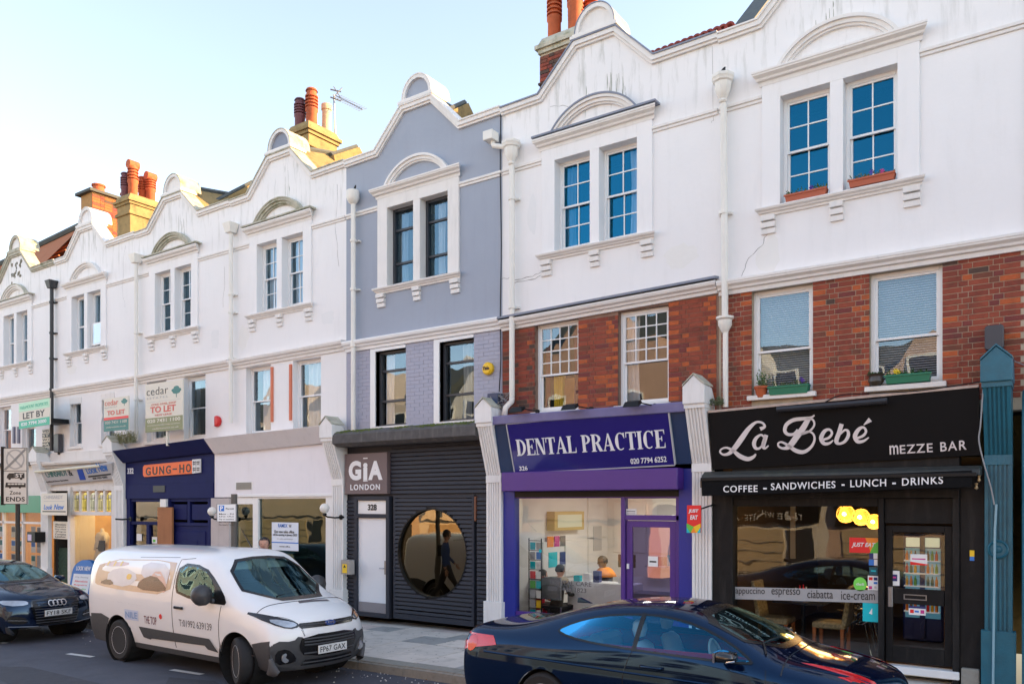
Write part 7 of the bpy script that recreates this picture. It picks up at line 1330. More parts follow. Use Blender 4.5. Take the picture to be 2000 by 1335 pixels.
class Car:
    def __init__(s, t, rows, paint, sub=3):
        s.t = t; s.me = catmull_grid(rows, sub); s.bm = bmesh.new(); s.bm.from_mesh(s.me); bmesh.ops.recalc_face_normals(s.bm, faces=s.bm.faces)
        if sum(f.normal.z for f in s.bm.faces) < 0: bmesh.ops.reverse_faces(s.bm, faces=s.bm.faces)
        s.bvh = BVHTree.FromBMesh(s.bm); s.paint = paint
    def hit(s, u, v, d):                          # d: 'R' side y<0, 'L' side y>0, 'F' front, 'T' top
        if d == 'R': o, r = Vector((u, -3, v)), Vector((0, 1, 0))
        elif d == 'L': o, r = Vector((u, 3, v)), Vector((0, -1, 0))
        elif d == 'F': o, r = Vector((8, u, v)), Vector((-1, 0, 0))
        elif d == 'B': o, r = Vector((-8, u, v)), Vector((1, 0, 0))
        else: o, r = Vector((u, v, 4)), Vector((0, 0, -1))
        return s.bvh.ray_cast(o, r)[:2]
    def patch(s, name, outer, d, m, off=.004, inner=None, parent=None, dens=.04, sub=1, thick=0):
        b = bmesh.new(); loops = [dense(outer, dens)] + ([dense(i, dens) for i in (inner or [])])
        for lp in loops:
            vs_ = [b.verts.new((p[0], p[1], 0)) for p in lp]
            for i in range(len(vs_)): b.edges.new((vs_[i], vs_[(i + 1) % len(vs_)]))
        bmesh.ops.triangle_fill(b, use_beauty=True, edges=b.edges[:], use_dissolve=False)
        for _ in range(sub): bmesh.ops.subdivide_edges(b, edges=b.edges[:], cuts=1, use_grid_fill=True)
        bad = []
        for v in b.verts:
            h_, n_ = s.hit(v.co.x, v.co.y, d)
            if h_ is None: bad.append(v); continue
            v.co = h_ + n_ * off
        bmesh.ops.delete(b, geom=bad, context='VERTS'); bmesh.ops.recalc_face_normals(b, faces=b.faces)
        me = bpy.data.meshes.new(name); b.to_mesh(me); b.free(); me.materials.append(m); me.polygons.foreach_set('use_smooth', [True] * len(me.polygons)); return link(name, me, parent or s.t)
    def cut(s, poly, d):
        """cut an opening with clean edges: split the shell along every side of the outline, then take the inside out"""
        ax = {'R': (0, 2), 'L': (0, 2), 'F': (1, 2), 'B': (1, 2)}[d]; us = [p[0] for p in poly]; vs_ = [p[1] for p in poly]; g_ = .12
        def ok(f):
            c = f.calc_center_median(); n = f.normal
            if d == 'R' and not (c.y < 0 and abs(n.y) > .2): return False
            if d == 'L' and not (c.y > 0 and abs(n.y) > .2): return False
            if d == 'F' and n.x < .15: return False
            if d == 'B' and n.x > -.15: return False
            return True
        for i in range(len(poly)):
            p, q = poly[i], poly[(i + 1) % len(poly)]; du, dv = q[0] - p[0], q[1] - p[1]
            if math.hypot(du, dv) < 1e-6: continue
            co, no = Vector((0, 0, 0)), Vector((0, 0, 0)); co[ax[0]], co[ax[1]] = p; no[ax[0]], no[ax[1]] = dv, -du
            lo, hi = (min(p[0], q[0]) - g_, min(p[1], q[1]) - g_), (max(p[0], q[0]) + g_, max(p[1], q[1]) + g_)
            fs = [f for f in s.bm.faces if lo[0] < f.calc_center_median()[ax[0]] < hi[0] and lo[1] < f.calc_center_median()[ax[1]] < hi[1] and ok(f)]
            es = {e for f in fs for e in f.edges}; vv = {v for f in fs for v in f.verts}
            bmesh.ops.bisect_plane(s.bm, geom=list(vv) + list(es) + fs, plane_co=co, plane_no=no.normalized(), dist=1e-5)
        dl = [f for f in s.bm.faces if ok(f) and inpoly(f.calc_center_median()[ax[0]], f.calc_center_median()[ax[1]], poly)]
        bmesh.ops.delete(s.bm, geom=dl, context='FACES')
    def arch(s, cx, cz, r):
        dl = [f for f in s.bm.faces if abs(f.calc_center_median().y) > .5 and (f.calc_center_median().x - cx) ** 2 + (f.calc_center_median().z - cz) ** 2 < r * r]
        bmesh.ops.delete(s.bm, geom=dl, context='FACES')
        for e in s.bm.edges:
            if len(e.link_faces) == 1:
                for v in e.verts:
                    dx, dz = v.co.x - cx, v.co.z - cz; q = math.hypot(dx, dz)
                    if abs(v.co.y) > .5 and q < r * 1.25 and v.co.z > cz - r * .8 and q > 1e-3: v.co.x = cx + dx / q * r; v.co.z = cz + dz / q * r
    def finish(s, liner=None, second=None, rule=None):
        me = bpy.data.meshes.new('body')
        if second:
            for f in s.bm.faces:
                if rule(f.calc_center_median()): f.material_index = 1
        s.bm.to_mesh(me); me.materials.append(s.paint); me.materials.append(second or s.paint); me.polygons.foreach_set('use_smooth', [True] * len(me.polygons)); o = link('body', me, s.t)
        if liner:
            b = s.bm.copy(); b.normal_update()
            for v in b.verts: v.co -= v.normal * .03
            bmesh.ops.reverse_faces(b, faces=b.faces); m2 = bpy.data.meshes.new('lining'); b.to_mesh(m2); b.free(); m2.materials.append(liner); link('lining', m2, s.t)
        return o
    def line(s, pts, d, m, w_=.006, off=.0015, name='panel_gap', parent=None):
        q = dense(pts, .03, False); hs = []
        for a, b in q:
            h_, n_ = s.hit(a, b, d)
            if h_ is not None: hs.append(h_ + n_ * off)
        if len(hs) > 1: MB().tube(hs, w_, 5).obj(name, m, parent or s.t)
    def text(s, body, box, d, m, parent=None, flip=False, off=.004, slope=0.0, **k):
        me = text_mesh(body, k.get('bold', 0), k.get('shear', 0), k.get('spacing', 1)); xs = [v.co.x for v in me.vertices]; ys = [v.co.y for v in me.vertices]; x0, x1, z0, z1 = box
        for v in me.vertices:
            u = x0 + (v.co.x - min(xs)) / (max(xs) - min(xs)) * (x1 - x0); w_ = z0 + (v.co.y - min(ys)) / (max(ys) - min(ys)) * (z1 - z0) + slope * (u - x0)
            h_, n_ = s.hit(u, w_, d)
            v.co = (h_ + n_ * off) if h_ is not None else Vector((u, -.9, w_))
        me.materials.clear(); me.materials.append(m); me.name = 'lettering'; return link('lettering', me, parent or s.t)
RUB = mat('tyre rubber', (.018, .018, .02), .8, var=.15, vscale=30, bump=.3); STEEL = mat('silver wheel', (.78, .75, .75), .4, metal=.1, var=.1); WELL = mat('wheel well', (.008, .008, .008), .9)
CARGL = glass('car glass', (.66, .82, .78), .08, 1.6, (.45, .80, .90)); CARSEAL = mat('window seal', (.008, .008, .009), .25); HEADL = mat('headlight lens', (.45, .47, .5), .08, metal=.6, var=.3, vscale=25, coat=1); TAILR = mat('tail light red', (.62, .006, .012), .15, coat=1, var=.15, vscale=30); CHROME = mat('chrome', (.65, .65, .66), .12, metal=1, var=0)
PLW = mat('number plate', (.72, .72, .70), .4, var=.02)
def wheel(t, x, y, r, wd, style, side=1, steer=0.0):
    o = link('wheel', MB().lathe([(r * .66, -wd / 2 * .9), (r * .9, -wd / 2), (r * .97, -wd / 2 * .85), (r, -wd / 2 * .6), (r, wd / 2 * .6), (r * .97, wd / 2 * .85), (r * .9, wd / 2), (r * .66, wd / 2 * .9)], (0, 0, 0), 40, 'Y').mesh('tyre', RUB), t)
    o.data.set_sharp_from_angle(angle=R(40)); o.data.polygons.foreach_set('use_smooth', [True] * len(o.data.polygons)); o.name = 'wheel'
    o.location = (x, y, r); o.rotation_euler = (0, 0, steer + (0 if side < 0 else math.pi))
    m = MB(); m.lathe([(r * .69, -wd * .42), (r * .66, -wd * .46), (r * .62, -wd * .40), (r * .60, 0.02), (r * .3, .03)], (0, 0, 0), 36, 'Y', cap=False); m.obj('rim', STEEL, o, auto=40)
    g = MB()
    for k in range(4): g.lathe([(r * 1.002, -wd * .26 + k * wd * .17), (r * .985, -wd * .25 + k * wd * .17), (r * 1.002, -wd * .235 + k * wd * .17)], (0, 0, 0), 40, 'Y')
    g.obj('tread_groove', WELL, o, fix=False)
    m = MB()
    if style == 'steel':
        m.lathe([(r * .60, -wd * .30), (r * .52, -wd * .24), (r * .40, -wd * .34), (r * .22, -wd * .36), (r * .16, -wd * .44), (.001, -wd * .45)], (0, 0, 0), 36, 'Y'); m.obj('wheel_disc', STEEL, o, auto=40); h_ = MB()
        for k in range(14): a = 2 * math.pi * k / 14; h_.lathe([(r * .045, -wd * .345), (r * .045, -wd * .29)], (r * .46 * math.cos(a), 0, r * .46 * math.sin(a)), 8, 'Y')
        h_.obj('vent_holes', WELL, o)
    else:
        m.lathe([(r * .13, -wd * .38), (r * .12, -wd * .44), (.001, -wd * .45)], (0, 0, 0), 20, 'Y')
        for k in range(style):
            for dd in (-.12, .12):
                a = 2 * math.pi * k / style; p0 = Vector((math.cos(a) * r * .08, -wd * .36, math.sin(a) * r * .08)); p1 = Vector((math.cos(a + dd) * r * .66, -wd * .42, math.sin(a + dd) * r * .66)); sd = Vector((-math.sin(a), 0, math.cos(a))) * r * .035
                m.add([p0 - sd, p0 + sd, p1 + sd, p1 - sd, p0 - sd + Vector((0, .03, 0)), p0 + sd + Vector((0, .03, 0)), p1 + sd + Vector((0, .03, 0)), p1 - sd + Vector((0, .03, 0))], [(0, 1, 2, 3), (4, 7, 6, 5), (0, 4, 5, 1), (1, 5, 6, 2), (2, 6, 7, 3), (3, 7, 4, 0)])
        m.obj('spokes', STEEL, o); MB().lathe([(r * .42, .0), (r * .42, .02), (.001, .02)], (0, 0, 0), 24, 'Y').obj('brake_disc', mat('brake disc', (.2, .19, .18), .4, metal=.8), o)
    return o
def wells(car, xs, r, y=.84):
    m = MB()
    for x in xs:
        for sd in (-1, 1):
            m.lathe([(r, -.02), (r, .42)], (x, sd * y if sd < 0 else y - .40, r * .9), 24, 'Y', cap=False); m.lathe([(.001, 0), (r, 0)], (x, sd * (y - .42), r * .9), 24, 'Y', cap=False)
    m.each('wheel_well', WELL, car.t, fix=False)
def plate(t, x, z, body, rot=0, y=0, tilt=0, m=None, h_=.115, w_=.52):
    o = MB().box(x - .012, x, y - w_ / 2, y + w_ / 2, z - h_ / 2, z + h_ / 2).obj('number_plate', m or PLW, t, bev=.003)
    me = text_mesh(body, .012, 0, 1.05); xs = [v.co.x for v in me.vertices]; ys = [v.co.y for v in me.vertices]
    for v in me.vertices:
        u = (v.co.x - min(xs)) / (max(xs) - min(xs)) - .5; q = (v.co.y - min(ys)) / (max(ys) - min(ys)) - .5; v.co = Vector((x + .002, y + u * w_ * .88, z + q * h_ * .66))
    me.materials.clear(); me.materials.append(BKP); link('lettering', me, o); return o
# --- the white van: x forward, rear axle at 0
VW = mat('white van paint', (.84, .84, .84), .28, var=.02, vscale=2, coat=.7); VG = mat('dark grey bumper plastic', (.055, .057, .062), .6, var=.15, vscale=20, bump=.15, bscale=150)
van = thing('parked_van', 'small white panel van with kitchen worktop graphics and dark grey bumpers, front wheels turned', 'van')
YS = [.80, .87, .905, .90, .852, .76, .56, 0]; ZS = [.24, .46, .82, 1.10, 1.44, 1.70, 1.79, 1.835]
def row(x, ys, zs, bow=0.0, xo=None): ym = max(ys); return [(x - bow * (y / ym) ** 2 + (xo[k] if xo else 0), y, z) for k, (y, z) in enumerate(zip(ys, zs))]
def sc(a, k): return [v * k for v in a]
rows = [row(-.93, sc(YS, .90), [.34, .5, .8, 1.1, 1.4, 1.58, 1.64, 1.66], .03), row(-.92, sc(YS, .975), [.27, .47, .82, 1.1, 1.43, 1.66, 1.74, 1.765], .04), row(-.86, YS, [.25, .46, .82, 1.10, 1.44, 1.69, 1.775, 1.81], .03)]
for x in (-.45, .0, .5, 1.1, 1.7, 2.05): rows.append(row(x, YS, ZS))
rows += [row(2.30, YS, [.24, .46, .82, 1.10, 1.43, 1.68, 1.76, 1.80], .10), row(2.50, [.80, .87, .905, .89, .845, .74, .54, 0], [.24, .46, .82, 1.10, 1.40, 1.61, 1.68, 1.71], .14),
         row(2.82, [.80, .87, .905, .885, .83, .73, .53, 0], [.24, .46, .82, 1.10, 1.27, 1.39, 1.43, 1.45], .14), row(3.14, [.80, .87, .90, .87, .80, .73, .53, 0], [.24, .46, .81, 1.06, 1.14, 1.20, 1.225, 1.235], .16),
         row(3.30, [.80, .87, .90, .865, .79, .71, .51, 0], [.24, .46, .80, 1.02, 1.10, 1.145, 1.165, 1.175], .18), row(3.68, [.79, .87, .89, .84, .76, .66, .48, 0], [.24, .45, .77, .94, 1.01, 1.05, 1.07, 1.08], .22),
         row(3.93, [.77, .86, .87, .81, .74, .64, .46, 0], [.24, .44, .70, .82, .87, .91, .93, .94], .26), row(4.0, [.76, .85, .86, .80, .72, .62, .44, 0], [.24, .42, .60, .70, .74, .77, .79, .80], .28),
         row(4.02, [.76, .84, .85, .80, .72, .62, .44, 0], [.24, .36, .48, .56, .58, .60, .61, .62], .28), row(4.0, [.75, .83, .84, .79, .71, .61, .43, 0], [.22, .26, .30, .34, .35, .36, .36, .36], .28), row(3.92, [.74, .80, .80, .76, .70, .60, .42, 0], [.20, .22, .23, .24, .24, .24, .24, .24], .28)]
c = Car(van, rows, VW, 3)
ws = smooth_poly([(-.73, 1.13), (.73, 1.13), (.60, 1.66), (0, 1.72), (-.60, 1.66)], 1); wsi = inset(ws, .035)
c.patch('windscreen_border', ws, 'F', CARSEAL, .004, [wsi]); c.patch('windscreen', wsi, 'F', CARGL, .003)
dw = smooth_poly([(1.62, 1.62), (2.22, 1.60), (2.54, 1.38), (2.82, 1.13), (2.78, 1.06), (1.66, 1.14), (1.58, 1.3)], 1); dwi = smooth_poly([(1.66, 1.58), (2.20, 1.56), (2.50, 1.35), (2.56, 1.13), (1.70, 1.175), (1.63, 1.3)], 1)
for d in ('R', 'L'): c.patch('door_window_seal', dw, d, CARSEAL, .003, [dwi]); c.patch('door_window', dwi, d, CARGL, .002)
sp = smooth_poly([(-.76, 1.22), (-.66, 1.60), (1.50, 1.65), (1.52, 1.5), (1.46, 1.13), (.2, 1.13), (-.62, 1.17)], 1)
WRAP = [mat(*a, var=.15, vscale=6, coat=.4) for a in (('worktop photo cream', (.56, .38, .25), .3), ('worktop photo pale', (.62, .62, .68), .3), ('worktop photo brown', (.07, .028, .024), .25), ('worktop photo yellow', (.75, .48, .05), .3), ('worktop photo pink', (.66, .42, .36), .3))]
gp = c.patch('graphic_panel', sp, 'R', WRAP[0], .003)
for pl, m_, o_ in (([(-.35, 1.22), (.30, 1.18), (.60, 1.38), (.10, 1.50), (-.35, 1.42)], WRAP[1], .0045), ([(.62, 1.36), (1.36, 1.20), (1.40, 1.58), (.62, 1.60)], WRAP[1], .005), ([(.55, 1.17), (1.36, 1.17), (1.36, 1.26), (1.0, 1.42), (.62, 1.32)], WRAP[2], .0065), ([(.78, 1.28), (1.28, 1.16), (1.36, 1.18), (1.36, 1.32), (1.08, 1.52)], WRAP[4], .0055), ([(.22, 1.31), (.36, 1.31), (.38, 1.39), (.24, 1.40)], WRAP[3], .007), ([(-.5, 1.48), (.2, 1.52), (.2, 1.58), (-.5, 1.55)], WRAP[4], .005), ([(-.62, 1.22), (-.3, 1.19), (-.1, 1.22), (-.3, 1.30)], WRAP[2], .006)): c.patch('graphic_shape', smooth_poly(pl, 1), 'R', m_, o_, parent=gp, dens=.08)
for pl, m_ in (([(-.45, 1.50), (-.40, 1.50), (-.36, 1.57), (-.42, 1.57)], WRAP[3]), ([(-.25, 1.50), (-.20, 1.50), (-.16, 1.57), (-.22, 1.57)], WRAP[3]), ([(-.05, 1.51), (0, 1.51), (.04, 1.58), (-.02, 1.58)], WRAP[3])): c.patch('graphic_shape', pl, 'R', m_, .0075, parent=gp)
c.cut(inset(dwi, -.012), 'R'); c.cut(inset(dwi, -.012), 'L'); c.cut(inset(wsi, -.012), 'F')
for x in (0, 3.06): c.arch(x, .33, .40)
c.finish(mat('van lining', (.10, .10, .105), .9), VG, lambda p: p.z < .33 or (p.x > 3.50 and p.z < .60) or (p.x < -.36 and p.z < .66)); wells(c, (0, 3.06), .40, .86)
for x, s_, st_ in ((0, -1, 0), (0, 1, 0), (3.06, -1, R(-24)), (3.06, 1, R(-24))): wheel(van, x, s_ * .785, .325, .20, 'steel', s_, st_)
# lower cladding, bumpers, lights
for d in ('R', 'L'):
    c.patch('side_moulding', [(.62, .60), (2.45, .58), (2.62, .40), (2.38, .42), (2.32, .47), (.95, .44), (.90, .42), (.72, .44)], d, VG, .012); c.patch('sill', [(.42, .25), (2.62, .25), (2.60, .33), (.44, .33)], d, VG, .006)
    c.patch('rear_bumper_corner', [(-.86, .30), (-.42, .26), (-.40, .36), (-.36, .52), (-.26, .66), (-.50, .72), (-.84, .70)], d, VG, .008)
    c.patch('front_bumper_side', [(3.44, .30), (3.72, .28), (3.72, .66), (3.58, .64), (3.40, .60)], d, VG, .008)
c.patch('front_bumper', smooth_poly([(-.84, .27), (.84, .27), (.86, .50), (.80, .66), (.58, .64), (.50, .72), (.36, .60), (-.36, .60), (-.50, .72), (-.58, .64), (-.80, .66), (-.86, .50)], 1), 'F', VG, .009)
c.patch('upper_grille', [(-.46, .80), (.46, .80), (.50, .84), (.46, .87), (-.46, .87), (-.50, .84)], 'F', CARSEAL, .006); c.line([(-.46, .838), (.46, .838)], 'F', VG, .010, .008, 'grille_bar')
c.patch('main_grille', smooth_poly([(-.42, .42), (.42, .42), (.52, .55), (.46, .71), (-.46, .71), (-.52, .55)], 1), 'F', CARSEAL, .016)
for z in (.66, .62, .58, .47): c.line([(-.44, z), (.44, z)], 'F', VG, .012, .018, 'grille_slat')
c.patch('lower_grille', [(-.46, .31), (.46, .31), (.42, .385), (-.42, .385)], 'F', CARSEAL, .016); c.line([(-.44, .345), (.44, .345)], 'F', VG, .010, .018, 'grille_slat')
for s_ in (-1, 1):
    c.patch('fog_light_recess', smooth_poly([(s_ * .54, .36), (s_ * .78, .34), (s_ * .80, .52), (s_ * .66, .56), (s_ * .54, .44)], 1), 'F', CARSEAL, .013); h_, n_ = c.hit(s_ * .67, .43, 'F'); MB().lathe([(.065, .0), (.065, .02), (.05, .025), (.001, .015)], tuple(h_ + Vector((.0, 0, 0))), 14, 'X').obj('fog_light', HEADL, van, auto=40)
    c.patch('headlight', smooth_poly([(s_ * .46, .83), (s_ * .62, .80), (s_ * .80, .88), (s_ * .86, 1.02), (s_ * .74, .98), (s_ * .52, .90)], 1), 'F', mat('headlight rim', (.03, .03, .035), .2), .008); c.patch('headlight_lens', smooth_poly([(s_ * .49, .845), (s_ * .62, .815), (s_ * .77, .885), (s_ * .76, .94), (s_ * .54, .89)], 1), 'F', HEADL, .012)
h_, n_ = c.hit(0, .84, 'F'); MB().lathe([(.001, .03), (.045, .025), (.05, .0)], (0, 0, 0), 20, 'X').obj('badge', mat('blue badge', (.015, .05, .22), .2, coat=1), van); bpy.data.objects[[o.name for o in van.children if o.name.startswith('badge')][0]].location = h_; bpy.data.objects[[o.name for o in van.children if o.name.startswith('badge')][0]].scale = (1, 1.9, .85)
c.text('Ford', (-.055, .055, .822, .856), 'F', CHROME, off=.034, shear=.25)
h_, n_ = c.hit(0, .50, 'F'); plate(van, h_.x + .028, .50, 'FP67 GAX')
for s_ in (-1, 1):
    m = MB(); yy = s_ * .98; m.tube([(2.52, s_ * .86, 1.12), (2.56, s_ * .92, 1.12)], .035, 8); m.lathe([(.001, -.10), (.12, -.08), (.15, 0), (.14, .07), (.001, .11)], (2.50, yy + s_ * .07, 1.21), 14, 'X'); mi = m.obj('door_mirror', mat('grey mirror plastic', (.05, .05, .055), .5), van, smooth=True); mi.scale = (1, 1, 1.0)
for d in ('R', 'L'): c.line([(1.56, .36), (1.54, 1.1), (1.58, 1.66), (1.9, 1.69)], d, CARSEAL, .004); c.line([(2.66, .30), (2.68, .80), (2.72, 1.06)], d, CARSEAL, .004); c.line([(.45, 1.66), (1.5, 1.69)], d, CARSEAL, .003)
h_, n_ = c.hit(1.72, .96, 'R'); MB().box(1.62, 1.84, h_.y - .03, h_.y - .005, .95, .99).obj('door_handle', CARSEAL, van, bev=.008)
c.line([(3.40, -.80), (3.46, -.4), (3.5, 0), (3.46, .4), (3.40, .80)], 'T', CARSEAL, .006); c.line([(3.55, -.78), (3.95, -.40), (3.90, -.46)], 'T', CARSEAL, .003)
for y0 in (-.35, .35): c.line([(y0, 1.175), (y0 + .5 if y0 < 0 else y0 - .5 + .5, 1.22)], 'F', CARSEAL, .008, .012, 'wiper')
m = MB(); m.tube([(2.25, .0, 1.83), (1.95, .02, 2.12)], [.012, .003], 6); m.obj('aerial', CARSEAL, van)
INK = pm_('dark ink', (.11, .095, .105)); LBL = pm_('light blue ink', (.22, .36, .62)); VT = [(-.62, 1.02, 'Granite • Marble • Quartz • Porcelain')]
c.text('Granite • Marble • Quartz • Porcelain', (-.72, 1.26, .955, 1.055), 'R', INK, shear=.3, slope=-.02, bold=-.008); c.patch('logo_box', [(.22, .68), (.62, .68), (.62, .84), (.22, .84)], 'R', pm_('pale blue decal', (.55, .62, .78)), .004); c.text('NILE', (.25, .59, .71, .81), 'R', LBL, off=.007, bold=.02)
c.text('THE TOP', (.78, 1.12, .66, .78), 'R', pm_('plum ink', (.22, .08, .10)), bold=.01); c.patch('red_dot', arc(1.24, .80, .04, .04, 0, 360, 12)[:-1], 'R', REDP, .004); c.text('T:01992 639139', (1.72, 2.52, .70, .80), 'R', INK)
c.patch('bonnet_decal', [(3.50, -.18), (3.56, -.20), (3.58, .34), (3.52, .34)], 'T', INK, .004)
# seats and dash
INT = mat('dark cabin plastic', (.03, .03, .032), .7); m = MB(); m.box(2.55, 3.0, -.74, .74, .85, 1.10); m.obj('dashboard', INT, van, bev=.03); m = MB(); m.box(-.8, 3.3, -.7, .7, .28, .34); m.obj('floor_pan', INT, van); MB().box(1.45, 1.48, -.75, .75, .3, 1.6).obj('bulkhead', INT, van)
for s_ in (-1, 1): m = MB(); m.box(1.6, 1.75, s_ * .38 - .24, s_ * .38 + .24, .6, 1.25); m.box(1.62, 1.72, s_ * .38 - .13, s_ * .38 + .13, 1.28, 1.48); m.obj('seat', INT, van, bev=.04)
MB().lathe([(.19, -.015), (.205, 0), (.19, .015), (.175, 0), (.19, -.015)], (0, 0, 0), 20, 'X').obj('steering_wheel', INT, van); sw = [o for o in van.children if o.name.startswith('steering_wheel')][0]; sw.location = (2.42, -.38, 1.08); sw.rotation_euler = (0, R(-25), 0)
for s_ in (-1, 1): MB().box(2.42, 2.44, s_ * .34 - .2, s_ * .34 + .2, 1.52, 1.64).obj('sun_visor', mat('beige visor', (.75, .75, .66), .8), van, bev=.01)
van.scale = (1.03, .95, .985)
van.location = (-12.42, -3.80, gz(-11) + RZ); van.rotation_euler = (0, -tilt, R(-2.4))
# --- the dark blue coupe
NB = mat('midnight blue metallic', (.0015, .005, .022), .06, var=.03, spec=.85); NB.node_tree.nodes['Principled BSDF'].inputs['Specular Tint'].default_value = (.30, .60, 1, 1)  # specular tint puts the blue of the mirrored sky into the paint
bmw = thing('parked_car', 'glossy midnight blue two door coupe with cream seats at the bottom right', 'car')
def S8(y, z): return y, z
B = []
def br(x, ys, zs, bow=0.0): B.append(row(x, ys, zs, bow))
br(-1.02, [.60, .66, .68, .68, .66, .60, .45, 0], [.34, .42, .60, .80, .88, .95, .98, .99], .10); br(-1.04, [.70, .78, .80, .78, .74, .66, .48, 0], [.30, .42, .62, .82, .92, .99, 1.02, 1.03], .14)
br(-.98, [.76, .84, .87, .85, .78, .69, .50, 0], [.26, .40, .62, .84, .97, 1.035, 1.065, 1.08], .10); br(-.80, [.80, .88, .90, .88, .80, .70, .50, 0], [.24, .40, .64, .86, .98, 1.03, 1.055, 1.07], .06)
br(-.50, [.82, .90, .915, .895, .80, .68, .50, 0], [.22, .40, .64, .88, .99, 1.045, 1.075, 1.09], .02); br(-.20, [.83, .91, .92, .895, .78, .64, .48, 0], [.21, .40, .64, .90, 1.01, 1.10, 1.145, 1.16])
br(.15, [.83, .91, .92, .89, .76, .61, .46, 0], [.20, .40, .64, .91, 1.04, 1.20, 1.245, 1.26]); br(.55, [.83, .90, .912, .885, .76, .60, .45, 0], [.20, .38, .62, .91, 1.07, 1.29, 1.325, 1.335]); br(1.0, [.83, .90, .908, .88, .77, .61, .45, 0], [.19, .36, .60, .91, 1.08, 1.32, 1.36, 1.37]); br(1.45, [.83, .90, .906, .878, .78, .61, .45, 0], [.19, .36, .60, .90, 1.07, 1.305, 1.355, 1.372])
br(1.80, [.83, .90, .908, .88, .79, .62, .45, 0], [.19, .36, .60, .89, 1.04, 1.23, 1.28, 1.30], .02); br(2.15, [.83, .90, .912, .885, .80, .65, .46, 0], [.19, .36, .62, .88, .99, 1.11, 1.15, 1.17], .04); br(2.45, [.83, .90, .915, .885, .80, .68, .48, 0], [.20, .38, .64, .86, .94, 1.0, 1.025, 1.04], .08)
br(2.60, [.83, .905, .915, .88, .79, .68, .48, 0], [.20, .40, .64, .85, .915, .955, .975, .985], .08); br(3.0, [.82, .90, .91, .86, .77, .66, .48, 0], [.20, .40, .63, .81, .86, .90, .925, .935], .10); br(3.30, [.78, .88, .89, .83, .74, .64, .46, 0], [.20, .38, .60, .75, .80, .84, .865, .875], .16); br(3.50, [.72, .82, .84, .79, .71, .62, .44, 0], [.20, .34, .55, .68, .72, .75, .78, .79], .22); br(3.57, [.70, .80, .81, .77, .70, .60, .43, 0], [.20, .30, .44, .54, .57, .59, .61, .62], .26); br(3.54, [.68, .76, .77, .74, .68, .58, .42, 0], [.18, .21, .24, .27, .28, .28, .29, .29], .26)
c = Car(bmw, B, NB, 3)
DL = [(.10, 1.075), (.30, 1.16), (.60, 1.235), (1.0, 1.275), (1.35, 1.275), (1.70, 1.215), (2.05, 1.09), (2.30, .955), (2.28, .925), (1.7, .935), (1.0, .955), (.45, .985), (.16, 1.03)]
ctr = (1.15, 1.09)
def shrink(p, k, cc): return [(cc[0] + (x - cc[0]) * k, cc[1] + (z - cc[1]) * k) for x, z in p]
DL = smooth_poly(DL, 1); dli = inset(DL, .018); SKYGL = glass('painted sky car glass', (.60, .85, 1.0), .06, 1.3, (.10, .55, .95))  # blue gloss paints the sky's reflection into the side windows
for d in ('R', 'L'):
    c.patch('window_trim', DL, d, CARSEAL, .005, [dli]); c.patch('side_window', dli, d, SKYGL, .004); c.patch('door_pillar', [(1.05, .95), (1.10, .95), (1.13, 1.28), (1.08, 1.28)], d, CARSEAL, .007); c.cut(inset(DL, .008), d)
wsb = smooth_poly([(-.66, 1.02), (.66, 1.02), (.55, 1.30), (0, 1.335), (-.55, 1.30)], 1); c.patch('windscreen_border', wsb, 'F', CARSEAL, .004, [inset(wsb, .03)]); c.patch('windscreen', inset(wsb, .03), 'F', CARGL, .003); c.cut(inset(wsb, .018), 'F')
for x in (0, 2.81): c.arch(x, .33, .365)
bd = c.finish(mat('coupe lining', (.03, .03, .034), .9)); wells(c, (0, 2.81), .365, .86)
for x, s_ in ((0, -1), (0, 1), (2.81, -1), (2.81, 1)): wheel(bmw, x, s_ * .79, .328, .235, 5, s_)
for s_ in (-1, 1): c.patch('tail_light', smooth_poly([(s_ * .46, .80), (s_ * .72, .77), (s_ * .86, .80), (s_ * .88, .95), (s_ * .70, .97), (s_ * .48, .93)], 1), 'B', TAILR, .008)
for d in ('R', 'L'):
    c.patch('tail_light_side', smooth_poly([(-1.06, .80), (-.98, .78), (-.90, .85), (-.92, .93), (-1.04, .96)], 1), d, TAILR, .008); c.line([(1.06, .95), (1.03, .90), (.97, .72), (.98, .4), (1.05, .28)], d, CARSEAL, .004); c.line([(2.42, .9), (2.46, .6), (2.38, .30)], d, CARSEAL, .004); c.line([(1.05, .28), (2.38, .28)], d, CARSEAL, .004)
    c.line([(-.80, .80), (0, .785), (1.0, .755), (2.0, .735), (2.9, .74)], d, NB, .010, -.002, 'swage_line'); c.line([(.42, .88), (.42, .84), (.30, .82), (.20, .82), (.17, .85), (.18, .88)], d, CARSEAL, .003, name='fuel_flap_gap') if d == 'R' else None
h_, n_ = c.hit(1.28, .83, 'R'); MB().tube([(1.17, h_.y - .01, .83), (1.20, h_.y - .045, .83), (1.38, h_.y - .045, .828), (1.41, h_.y - .01, .828)], .013, 8).obj('door_handle', CHROME if 0 else NB, bmw, smooth=True)
c.line([(2.38, -.68), (2.30, -.5), (2.34, -.1)], 'T', CARSEAL, .010, .012, 'wiper'); c.line([(2.56, -.84), (2.55, -.4), (2.56, 0), (2.55, .4), (2.56, .84)], 'T', CARSEAL, .006)
c.line([(2.6, -.70), (3.0, -.60), (3.4, -.50)], 'T', NB, .012, -.004, 'bonnet_crease'); c.line([(2.6, .70), (3.0, .60), (3.4, .50)], 'T', NB, .012, -.004, 'bonnet_crease')
h_, n_ = c.hit(.28, 0, 'T'); MB().prism([(.16, 0), (.36, 0), (.20, .055), (.17, .05)], -.02, .02, tf=lambda a, y, z: (a - .2, y, z + h_.z - .01)).obj('fin_aerial', NB, bmw, bev=.006)
